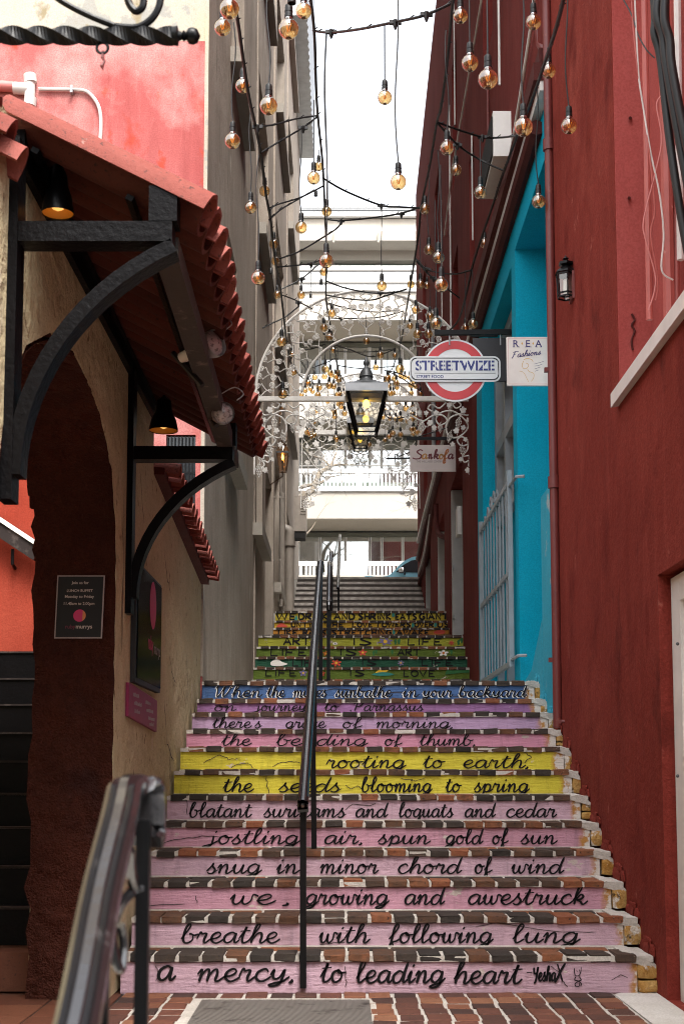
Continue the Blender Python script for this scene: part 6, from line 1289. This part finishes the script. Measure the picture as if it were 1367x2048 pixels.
def bulb(u, v_, d, vtop, lab, kind='bulb', grp=BG, Y=None):
    Y = Y or F * D / d * 1.02; c = P(u, v_, Y)
    t = thing('globe_bulb' if kind == 'bulb' else 'empty_socket', lab, 'light bulb' if kind == 'bulb' else 'socket', tuple(c), grp)
    sw = rnd.uniform(-.05, .05), rnd.uniform(-.05, .05), rnd.uniform(0, 6)
    big = d > 17
    place(SK if big else SKs, 'socket', c, t)
    if kind == 'bulb':
        place(GL if big else GLs, 'glass_globe', c, t, (0, 0, sw[2]))
        place(FI, 'filament', c, t, (0, 0, sw[2])); place(CP_, 'cap', c, t)
        if big: place(STEM, 'stem', c, t); place(TIPm, 'silver_tip', c, t)
    elif kind == 'stub': place(STUB, 'broken_stem', c, t)
    zt = P(u, vtop, Y).z - c.z - 1.34 * D
    if zt > .01:
        if big and zt > .5:
            q = random.Random(int(u * 7 + v_)); a, b = q.uniform(-.012, .012), q.uniform(-.012, .012)
            MB().tube([c + V((a * math.sin(s_ * math.pi) + b * math.sin(2 * s_ * math.pi), 0, 1.34 * D + zt * s_)) for s_ in [i / 10 for i in range(11)]], .0042, 6).build('cord', M['black'], t)
        else: place(CORD, 'cord', c + V((0, 0, 1.34 * D)), t, None, (1, 1, zt))
    return t
B = [
(459, 18, 42, -60, 'largest amber bulb at the top of the taupe house, cut by the top edge'), (445, 55, 35, 20, 'amber bulb just below the largest one at the top left, overlapping it'),
(577, 58, 43, -60, 'large amber bulb at the top with an empty black socket in front'), (607, 22, 34, -60, 'amber bulb at the top edge just left of the white sky'),
(485, 172, 30, 132, 'amber bulb hung close on the left cable above the long sill'), (537, 212, 38, -40, 'large amber bulb before the taupe house, on a long cord from the top'),
(465, 282, 33, 45, 'amber bulb on a long cord beside the pink wall, lowest at the far left'), (529, 382, 23, 345, 'amber bulb close under the left cable beside the tall windows'),
(501, 415, 26, 215, 'amber bulb above the canopy tiles on a long cord'), (769, 195, 30, 50, 'amber bulb alone against the white sky, the higher of two'), (796, 364, 33, -40, 'amber bulb on a very long cord against the white sky, the lower of two'),
(920, 32, 32, -60, 'amber bulb at the top edge of the far red house, beside the sky cable'), (939, 126, 36, -60, 'amber bulb on the red house, upper left neighbour of the biggest one there'), (975, 158, 42, -60, 'biggest amber bulb in front of the dark red house'),
(1066, 44, 33, -60, 'amber bulb at the top edge over the pale conduits on the right'), (1096, 142, 31, 100, 'amber bulb right where the blue house front begins at its top'), (1137, 252, 34, -60, 'amber bulb alone in front of the plain near red wall, rightmost of all'),
(1046, 254, 40, -40, 'large amber bulb in front of the conduits left of the blue front'), (893, 296, 30, 60, 'amber bulb at the left edge of the red house below the cable knot'), (911, 340, 24, 292, 'amber bulb hung short on the descending cable on the red house'),
(960, 385, 27, 276, 'amber bulb below the white light box'), (1076, 403, 29, 165, 'amber bulb over the dark blue lintel of the doorway'), (968, 487, 20, 455, 'small amber bulb close under the far right cable'),
(849, 418, 22, 392, 'amber bulb at the right roof edge of the pale building'), (627, 356, 27, 200, 'amber bulb left of the sky at the middle cable, in front of its twin'), (637, 333, 19, 300, 'smaller amber bulb half hidden behind its twin at the middle cable'),
(653, 423, 21, 65, 'amber bulb in front of the roof pipe of the pale building'), (602, 455, 25, 258, 'amber bulb at the left corner of the pale building'), (547, 488, 20, 462, 'upper of two bulbs stacked on the left cable by the dark window'),
(550, 522, 18, 500, 'lower of two bulbs stacked on the left cable by the dark window'), (516, 556, 29, 310, 'amber bulb low in front of the taupe wall beside the roof tiles'), (652, 522, 30, 62, 'large amber bulb in front of the green shutters'),
(647, 544, 17, 515, 'small amber bulb peeping out under the large one by the green shutters'), (763, 572, 21, 412, 'amber bulb over the top of the near arch hoop'), (857, 500, 21, 330, 'left one of two bulbs side by side low on the far red house'),
(876, 515, 26, 300, 'right one of two bulbs side by side low on the far red house'), (882, 570, 30, 330, 'large amber bulb on the red house just above the arch'), (821, 569, 16, 535, 'small bulb left of a touching pair at the right cable'),
(840, 569, 19, 430, 'front bulb of a touching pair right of the arch top'), (853, 571, 14, 540, 'back bulb of a touching pair right of the arch top'), (554, 590, 17, 560, 'small bulb on the left cable above the arch shoulder'), (602, 590, 17, 560, 'small bulb hung from the lower left cross cable'),
(871, 647, 26, 400, 'amber bulb just above the arm of the round street food sign'), (945, 648, 20, 540, 'upper right bulb at the arm of the street food sign'), (930, 656, 17, 540, 'bulb just left of the upper right one at the sign arm'), (859, 633, 17, 580, 'bulb half behind the larger one above the sign arm'),
(831, 620, 17, 590, 'amber bulb over the right shoulder of the arch'), (663, 627, 17, 600, 'bulb behind the upper left scrolls of the arch'), (647, 656, 17, 620, 'bulb with an empty socket below it, left inside the arch'), (658, 674, 16, 640, 'bulb just above the inner hoop at left'),
(834, 668, 19, 610, 'bulb on the right part of the arch beside the round sign'), (856, 668, 18, 630, 'bulb between the arch and the top of the round sign'), (819, 652, 14, 620, 'small bulb right of centre behind the arch scrolls'), (563, 684, 21, 640, 'bulb on the left leg of the near arch'),
(565, 788, 20, 755, 'bulb in front of the left end of the arch bar'), (584, 708, 12, 660, 'tiny bulb behind the left scrolls, upper'), (587, 745, 14, 690, 'tiny bulb behind the left scrolls, lower'), (732, 682, 15, 630, 'bulb exactly under the crown of the inner hoop'),
(760, 710, 15, 600, 'bulb right of the lantern finial, upper'), (751, 735, 13, 700, 'bulb right of the lantern finial, lower'), (789, 711, 12, 690, 'small bulb at the right inside the inner hoop'), (666, 700, 12, 685, 'small bulb at the left cable knot inside the inner hoop'),
(650, 738, 16, 640, 'left bulb of the cluster left of the finial'), (660, 746, 14, 650, 'right bulb of the cluster left of the finial'), (799, 738, 19, 640, 'large bulb beside the left edge of the round street food sign'), (801, 752, 12, 700, 'small bulb under the large one beside the street food sign'),
(811, 817, 14, 780, 'bulb below the arch bar at right, upper'), (800, 838, 13, 790, 'bulb below the arch bar at right, lower'), (738, 889, 11, 860, 'bulb under the lantern, right of the smaller lantern'), (673, 880, 10, 840, 'bulb left of the smaller lantern, low'), (618, 868, 11, 830, 'bulb by the far vine corner at left'), (785, 866, 12, 835, 'bulb right of the large lantern foot'),
]
for b in B: bulb(*b)
for s_ in ((583, 30, 44, -60, 'black empty socket in front of the large bulb at the top left', 'empty'), (631, 402, 18, 380, 'empty black socket below the twin bulbs left of the sky', 'empty'), (1042, 493, 19, 250, 'empty socket with a broken stem in front of the blue lintel', 'stub'), (986, 577, 16, 480, 'empty socket in front of the blue front, left of two', 'empty'), (1003, 622, 17, 350, 'empty socket in front of the blue front, right of two', 'empty'),
           (642, 578, 17, 540, 'socket with a broken bulb left of the arch top, right of two', 'stub'), (621, 603, 14, 530, 'socket with a broken bulb left of the arch top, left of two', 'stub'), (541, 556, 17, 420, 'empty socket behind the low bulb by the roof tiles', 'empty'), (957, 564, 13, 500, 'socket with a broken stem at the far right cable', 'stub'), (648, 676, 13, 660, 'empty socket under a bulb inside the left of the arch', 'empty'), (661, 850, 9, 815, 'tiny empty socket under the arch bar at left', 'empty'), (793, 850, 11, 815, 'tiny empty socket under the arch bar at right', 'empty')):
    bulb(*s_[:5], s_[5], 'empty bulb sockets')
far = [(629, 755, 11), (616, 765, 10), (610, 781, 10), (638, 775, 12), (620, 778, 9), (625, 783, 9), (658, 771, 13), (667, 773, 11), (677, 760, 11), (675, 745, 11), (774, 757, 12), (768, 768, 10), (777, 771, 9), (792, 766, 12), (793, 775, 9), (780, 787, 11), (786, 786, 9), (822, 786, 9), (840, 787, 10), (818, 755, 9), (830, 773, 9), (679, 787, 10), (686, 786, 8),
       (668, 822, 10), (669, 834, 10), (677, 808, 10), (682, 814, 9), (688, 816, 8), (655, 803, 9), (765, 834, 10), (779, 837, 9), (828, 835, 9), (836, 832, 8), (628, 870, 10), (622, 874, 9), (629, 845, 8), (697, 850, 8), (777, 873, 10), (769, 880, 9), (781, 870, 9), (825, 868, 9), (833, 866, 8), (841, 862, 9), (793, 805, 9), (824, 815, 10), (770, 820, 8), (845, 800, 9), (852, 775, 9), (603, 790, 9), (612, 800, 8)]
ORD = ['first', 'second', 'third', 'fourth', 'fifth', 'sixth', 'seventh', 'eighth', 'ninth', 'tenth', 'eleventh', 'twelfth', 'thirteenth', 'fourteenth', 'fifteenth', 'sixteenth', 'seventeenth', 'eighteenth', 'nineteenth', 'twentieth', 'twenty-first', 'twenty-second', 'twenty-third', 'twenty-fourth', 'twenty-fifth', 'twenty-sixth', 'twenty-seventh', 'twenty-eighth']
qf = random.Random(8)
for i in range(34):
    sd_ = i % 2; far.append((qf.uniform(606, 690) if sd_ else qf.uniform(772, 842), qf.choice((qf.uniform(735, 792), qf.uniform(752, 790), qf.uniform(804, 845), qf.uniform(856, 882))), qf.uniform(8.2, 11.5)))
zones = {}
for u, v_, d in far:
    side = 'left of lantern' if u < 735 else 'right of lantern'
    lev = 'just above arch bar' if v_ < 795 else ('just below arch bar' if v_ < 850 else 'well below arch bar')
    zones.setdefault((side, lev), []).append((u, v_, d))
for (side, lev), ls in zones.items():
    for i, (u, v_, d) in enumerate(sorted(ls)):
        bulb(u, v_, d * 1.13, v_ - rnd.uniform(28, 60), f'{ORD[i]} from left of tiny bulbs {side}, {lev}', 'bulb', 'tiny far bulbs clustered around the lantern')
# ------------------------------------------------------------------ white building across the upper street
bgb = thing('white_building', 'white and cream building with balconies across the upper street', 'building', (0, 42, ZST))
YF, YG = 41.0, 43.0
zf = lambda v_: P(683, v_, YF).z
zg = lambda v_: P(683, v_, YG).z
XL, XR = -9, 9
z0 = ZST - .4
MB().box2(XL, XR, YG + .2, YG + 8, z0, zf(400)).build('wall', M['bg_white'], bgb)
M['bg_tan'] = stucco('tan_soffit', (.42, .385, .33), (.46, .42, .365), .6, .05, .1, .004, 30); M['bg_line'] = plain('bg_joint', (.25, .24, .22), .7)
M['bg_dark'] = plain('bg_glass_dark', (.045, .055, .05), .15); M['bg_strip'] = plain('lintel_grey_green', (.13, .135, .11), .5); M['bg_refl'] = plain('bg_glass', (.03, .035, .035), .02); M['shutter'] = paint('green_shutter', (.19, .24, .19), .6, 0, None, bump=0)
mir = NT('window_reflective', .03, .0, 1.0); mir.color((.55, .58, .58)); mir.b.inputs['Metallic'].default_value = .9; M['bg_refl'] = mir.m
# floor fascias (balcony fronts) with soffits
for (vt_, vb, mat) in ((983, 1037, 'bg_cream'), (767, 838, 'bg_cream'), (584, 640, 'bg_cream')):
    MB().box2(XL, XR, YF, YG + .19, zf(vb), zf(vt_)).build('balcony_front', M[mat], bgb)
    MB().box2(XL, XR, YF - .06, YF + .2, zf(vt_) + .001, zf(vt_) + .13).build('coping', M['bg_white'], bgb)
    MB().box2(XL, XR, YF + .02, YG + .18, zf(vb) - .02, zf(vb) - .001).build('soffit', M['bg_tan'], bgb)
# upper storeys
MB().box2(XL, XR, YF, YG + .19, zf(578), zf(531)).build('parapet', M['bg_white'], bgb)
for v_ in (541, 566): MB().box2(XL, XR, YF - .03, YF - .005, zf(v_) - .02, zf(v_) + .02).build('rail_line', M['bg_line'], bgb)
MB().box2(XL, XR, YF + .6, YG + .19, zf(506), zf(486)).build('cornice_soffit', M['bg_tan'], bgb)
MB().box2(XL, XR, YF - .2, YG + .19, zf(486), zf(467)).build('cream_fascia', M['bg_cream'], bgb); MB().box2(XL, XR, YF - .23, YF - .205, zf(487.5), zf(486)).build('shadow_line', M['bg_line'], bgb)  # thin dark strip drawn as the shadow line below the cream fascia
for u in (667, 756): p = P(u, 476, YF - .25); MB().box(p, (.06, .06, .3)).build('fascia_strap', M['bg_tan'], bgb)
MB().box2(XL, XR, YF - .1, YG + .19, zf(465), zf(457)).build('white_band', M['bg_white'], bgb); MB().box2(XL, XR, YF, YG + .19, zf(456), zf(437.5)).build('cream_band', M['bg_cream'], bgb)
MB().box2(XL, XR, YF - .15, YG + .19, zf(436), zf(427)).build('roof_slab', M['bg_white'], bgb)
n = 5
for i in range(n): MB().box2(XL, XR, YF + .9 - .02 * 0, YF + 1.0, zf(530 - i * 4.8), zf(526.4 - i * 4.8)).build('shutter_slat', M['shutter'], bgb)
for u in (668, 674, 752, 758): MB().box2(P(u, 0, YF).x - .03, P(u, 0, YF).x + .03, YF + .82, YF + .89, zf(530), zf(506)).build('shutter_post', M['bg_line'], bgb)
# roof pipe and railing
pz = zf(414); MB().tube([(XL, YF + .3, pz), (XR, YF + .3, pz)], .085, 10).build('roof_pipe', M['lead'], bgb)
for (zt, y) in ((zf(400), YF + .6), (zf(405), YF + .6), (zf(411), YF + .6), (zf(424), YF + .6)): MB().box2(XL, XR, y, y + .02, zt - .012, zt + .012).build('roof_rail', M['bg_line'], bgb)
for i in range(40):
    x = -5 + i * .25; MB().box2(x - .012, x + .012, YF + .58, YF + .6, zf(427), zf(397)).build('roof_rail_post', M['bg_line'], bgb)
# glazing rows behind the balconies
rows = [(zf(983) + .0, zf(838) - .05), (zf(767), zf(640) - .05), (ZST - .3, zf(1037) - .05)]
for ri, (za_, zb_) in enumerate(rows):
    MB().box2(XL, XR, YG - .02, YG + .18, zb_ - .17, zb_ - .03).build('lintel_strip', M['bg_strip'], bgb)
    cols = [(-7, -4.6), (-4.55, -3.05), (-3.0, -1.62), (-1.58, -.02 - .9 + .0), (.9, 2.4), (2.45, 4.5)]
    us = [560, 600, 641, 690, 737, 760, 800, 842, 900]
    xs = [P(u, 0, YG).x for u in us]
    for a, b in zip(xs, xs[1:]):
        f = MB().box2(a + .03, b - .03, YG + .02, YG + .06, za_ + .3, zb_ - .18).build('window', M['bg_refl'], bgb)
        MB().box2(a + .01, a + .045, YG - .03, YG + .019, za_ + .3, zb_ - .18).box2(b - .045, b - .01, YG - .03, YG + .019, za_ + .3, zb_ - .18).build('frame', M['bg_white'], f)
# balustrades
def balustrade(vt_, vb, base):
    zt, zb = zf(vt_), zf(vb)
    MB().box2(XL, XR, YF + .02, YF + .1, zt - .14, zt).build('balustrade_panel', M['bg_white'], bgb)
    MB().box2(XL, XR, YF + .03, YF + .09, zb - .02, zb + .05).build('bottom_rail', M['bg_white'], bgb)
    x = -3.2; k = 0
    while x < 3.4:
        MB().box2(x, x + .07, YF + .035, YF + .085, zb + .051, zt - .141).build('baluster', M['bg_white'], bgb); x += .118 if k % 16 else .16; k += 1
    for xp in (P(716, 0, YF).x, -3.4, 3.5): MB().box2(xp - .09, xp + .09, YF + .01, YF + .12, zb, zt + .02).build('baluster_post', M['bg_white'], bgb)
balustrade(937, 975, 0); balustrade(1122, 1153, 0); balustrade(748, 766, 0)
MB().box2(XL, XR, YF + .02, YF + .06, zf(931) - .02, zf(931) + .02).build('top_rail', M['bg_line'], bgb)
MB().box2(XL, XR, YF + 1.2, YF + 1.7, zf(983), zf(948)).build('planter', M['shutter'], bgb)
MB().box2(XL, XR, YF - .3, YG + .18, ZST - .5, zf(1153)).build('plinth', M['bg_cream'], bgb)
# red street front of the houses at the top of the alley (seen mirrored in the glazing)
for nm, lab, x0, x1, mat in (('corner_house', 'red corner house front facing the upper street beyond the alley end', 1.75, 9, 'red_far'),):
    t = thing(nm, lab, 'house', (5, 29, ZST)); MB().facade((9, 29.4, ZST - .5), (-1, 0, 0), (0, 0, 1), (0, -1, 0), 7.2, 9.2, [(3.6, 5.4, 1.4, 2.9, .15)], .25).build('wall', M[mat], t)
    window(t, (5.4, 29.27, ZST + .9), (-1, 0, 0), (0, -1, 0), 1.8, 1.5, 3, 2)
# ------------------------------------------------------------------ bare tree
M['bark'] = stucco('bare_bark', (.20, .165, .125), (.34, .29, .23), 6, .2, .7, .01, 30); M['twig'] = plain('twig', (.27, .23, .17), .9)
tree = thing('bare_tree', 'bare branching street tree rising behind the left house corner', 'tree', (-2.1, 35.5, ZST))
tk = MB(); br = MB(); tw = MB(); q = random.Random(21)
base = V((-2.1, 35.5, ZST - .15)); fork = P(612, 985, 35.5)
tk.tube(cr([base, V((-2.05, 35.5, ZST + .9)), V((-1.75, 35.5, ZST + 1.9)), fork], 5), [.17 - .004 * i for i in range(16)], 10)
def limb(p, d, L, r, lv):
    pts = [p]; n = 5; dd = V(d).normalized()
    for i in range(n):
        dd = (dd + V((q.uniform(-.28, .28), q.uniform(-.3, .3), q.uniform(-.2, .26)))).normalized(); pts.append(pts[-1] + dd * (L / n))
    (br if lv < 2 else tw).tube(pts, [r * (1 - .55 * i / n) for i in range(n + 1)], 6 if lv < 2 else 4)
    if lv < 5:
        for i in range(2 if lv < 4 else 2):
            for t in (pts[q.randint(2, n)],):
                nd = (dd + V((q.uniform(-.9, .9), q.uniform(-.8, .8), q.uniform(-.5, .7)))).normalized(); limb(t, nd, L * q.uniform(.55, .78), r * .5, lv + 1)
        limb(pts[-1], dd, L * .7, r * .48, lv + 1)
def chain(px, r0, r1, Y=35.5):
    pts = [P(u, v_, Y + .1 * i) for i, (u, v_) in enumerate(cr(px, 4))]; n = len(pts); br.tube(pts, [r0 + (r1 - r0) * i / n for i in range(n)], 7); return pts
a = chain([(612, 988), (624, 980), (632, 962), (640, 945), (660, 933)], .085, .05)
for tgt, L in (((628, 912), .6), ((690, 930), .8), ((672, 905), .6)):
    b = chain([(660, 933), ((660 + tgt[0]) / 2 + 2, (933 + tgt[1]) / 2 - 3), tgt], .036, .018)
    d = (b[-1] - b[-4]); limb(b[-1], d, L, .014, 2); limb(b[len(b) // 2], d + V((.2, .1, .4)), L * .8, .012, 2); limb(b[len(b) // 2], d + V((.1, -.2, -.4)), L * .7, .010, 3)
chain([(602, 975), (620, 970), (640, 966), (646, 962)], .05, .035); c_ = chain([(640, 945), (650, 955), (680, 950)], .02, .012); limb(c_[-1], (1, .2, -.2), .7, .008, 3)
limb(P(700, 930, 35.6), (1, .1, .05), .9, .010, 3); limb(P(690, 925, 35.5), (.8, .1, .5), .8, .010, 3); limb(P(655, 930, 35.5), (-.2, .1, 1), .7, .012, 3)
limb(P(650, 935, 35.4), (.9, -.1, -.5), .6, .010, 3)
d2 = chain([(596, 1085), (610, 1070), (622, 1058), (630, 1045)], .03, .012); limb(d2[-1], (.4, 0, .9), .5, .008, 4)
for (u, v_) in ((845, 985), (846, 1010), (844, 960)): limb(P(u, v_, 36.5), (-1, 0, .1), .55, .009, 3)
tk.build('trunk', M['bark'], tree, True); br.build('branches', M['bark'], tree, True); tag(tw.build('twigs', M['twig'], tree), kind='stuff')
# ------------------------------------------------------------------ blue car parked on the upper street
YC = 32.3; zr = ZST - .13
car = thing('parked_car', 'light blue car parked on the upper street behind the red corner', 'car', (4.0, YC, zr))
M['car_blue'] = NT('car_paint', .18).color((.20, .46, .58)).m; M['tyre'] = plain('tyre', (.02, .02, .02), .8); M['chrome'] = plain('chrome', (.7, .7, .7), .12, 1.0)
k = P(701, 1130, YC) - P(700, 1130, YC); kk = k.x; x_of = lambda u: P(u, 1130, YC).x; zt = P(800, 1112, YC).z
x0 = x_of(722); side = [(x0, zr + .25), (x0 - .03, zr + .55), (x0 + .1, zr + .72)]
hz = P(0, 1150, YC).z
side += [(x0 + .35, hz - .04), (x_of(778), hz), (x_of(800), P(0, 1128, YC).z), (x_of(818), P(0, 1117, YC).z), (x_of(842), zt), (x_of(842) + 1.4, zt + .03), (x_of(842) + 2.0, zt - .12), (x_of(842) + 2.5, hz + .02), (x_of(842) + 2.62, zr + .6), (x_of(842) + 2.6, zr + .25)]
body = MB().prism(cr(side, 3)[:-1] + [side[-1]], (0, YC, 0), (1, 0, 0), (0, 0, 1), (0, 1.72, 0)); bo = body.build('body', M['car_blue'], car)
wp = [(x_of(791), P(0, 1144, YC).z), (x_of(806), P(0, 1130, YC).z), (x_of(822), P(0, 1121, YC).z), (x_of(842), zt - .07), (x_of(842) + .35, zt - .06), (x_of(842) + .35, P(0, 1146, YC).z)]
MB().prism(wp, (0, YC - .012, 0), (1, 0, 0), (0, 0, 1), (0, .011, 0)).build('side_window', M['win_glass'], car)
MB().prism([(wp[4][0] + .06, wp[5][1]), (wp[4][0] + .06, zt - .06), (wp[4][0] + 1.0, zt - .06), (wp[4][0] + 1.15, wp[5][1])], (0, YC - .012, 0), (1, 0, 0), (0, 0, 1), (0, .011, 0)).build('side_window', M['win_glass'], car)
m_ = P(803, 1141, YC - .15); MB().lathe([(.001, -.09), (.06, -.07), (.085, 0), (.075, .05), (.001, .07)], m_, 12, ax=(1, -.2, .15)).build('wing_mirror', M['chrome'], car, True); MB().bar(m_ + V((.05, .0, -.03)), m_ + V((.08, .16, -.06)), .04, .04).build('mirror_arm', M['black'], car)
for xw in (x0 + .62, x_of(842) + 1.75):
    for yw in (YC - .01, YC + 1.55): 
        w = MB().lathe([(.20, -.0), (.31, .01), (.315, .1), (.31, .17), (.2, .18)], (xw, yw, zr + .315), 24, ax=(0, 1, 0)).build('wheel', M['tyre'], car, True); MB().lathe([(.001, -.012), (.19, -.008), (.2, .01)], (xw, yw, zr + .315), 20, ax=(0, 1, 0), cap=False).build('rim', M['chrome'], w, True)
MB().bar((x_of(842) + .9, YC - .02, zr + .75), (x_of(842) + 1.05, YC - .02, zr + .75), .02, .03).build('door_handle', M['chrome'], car)
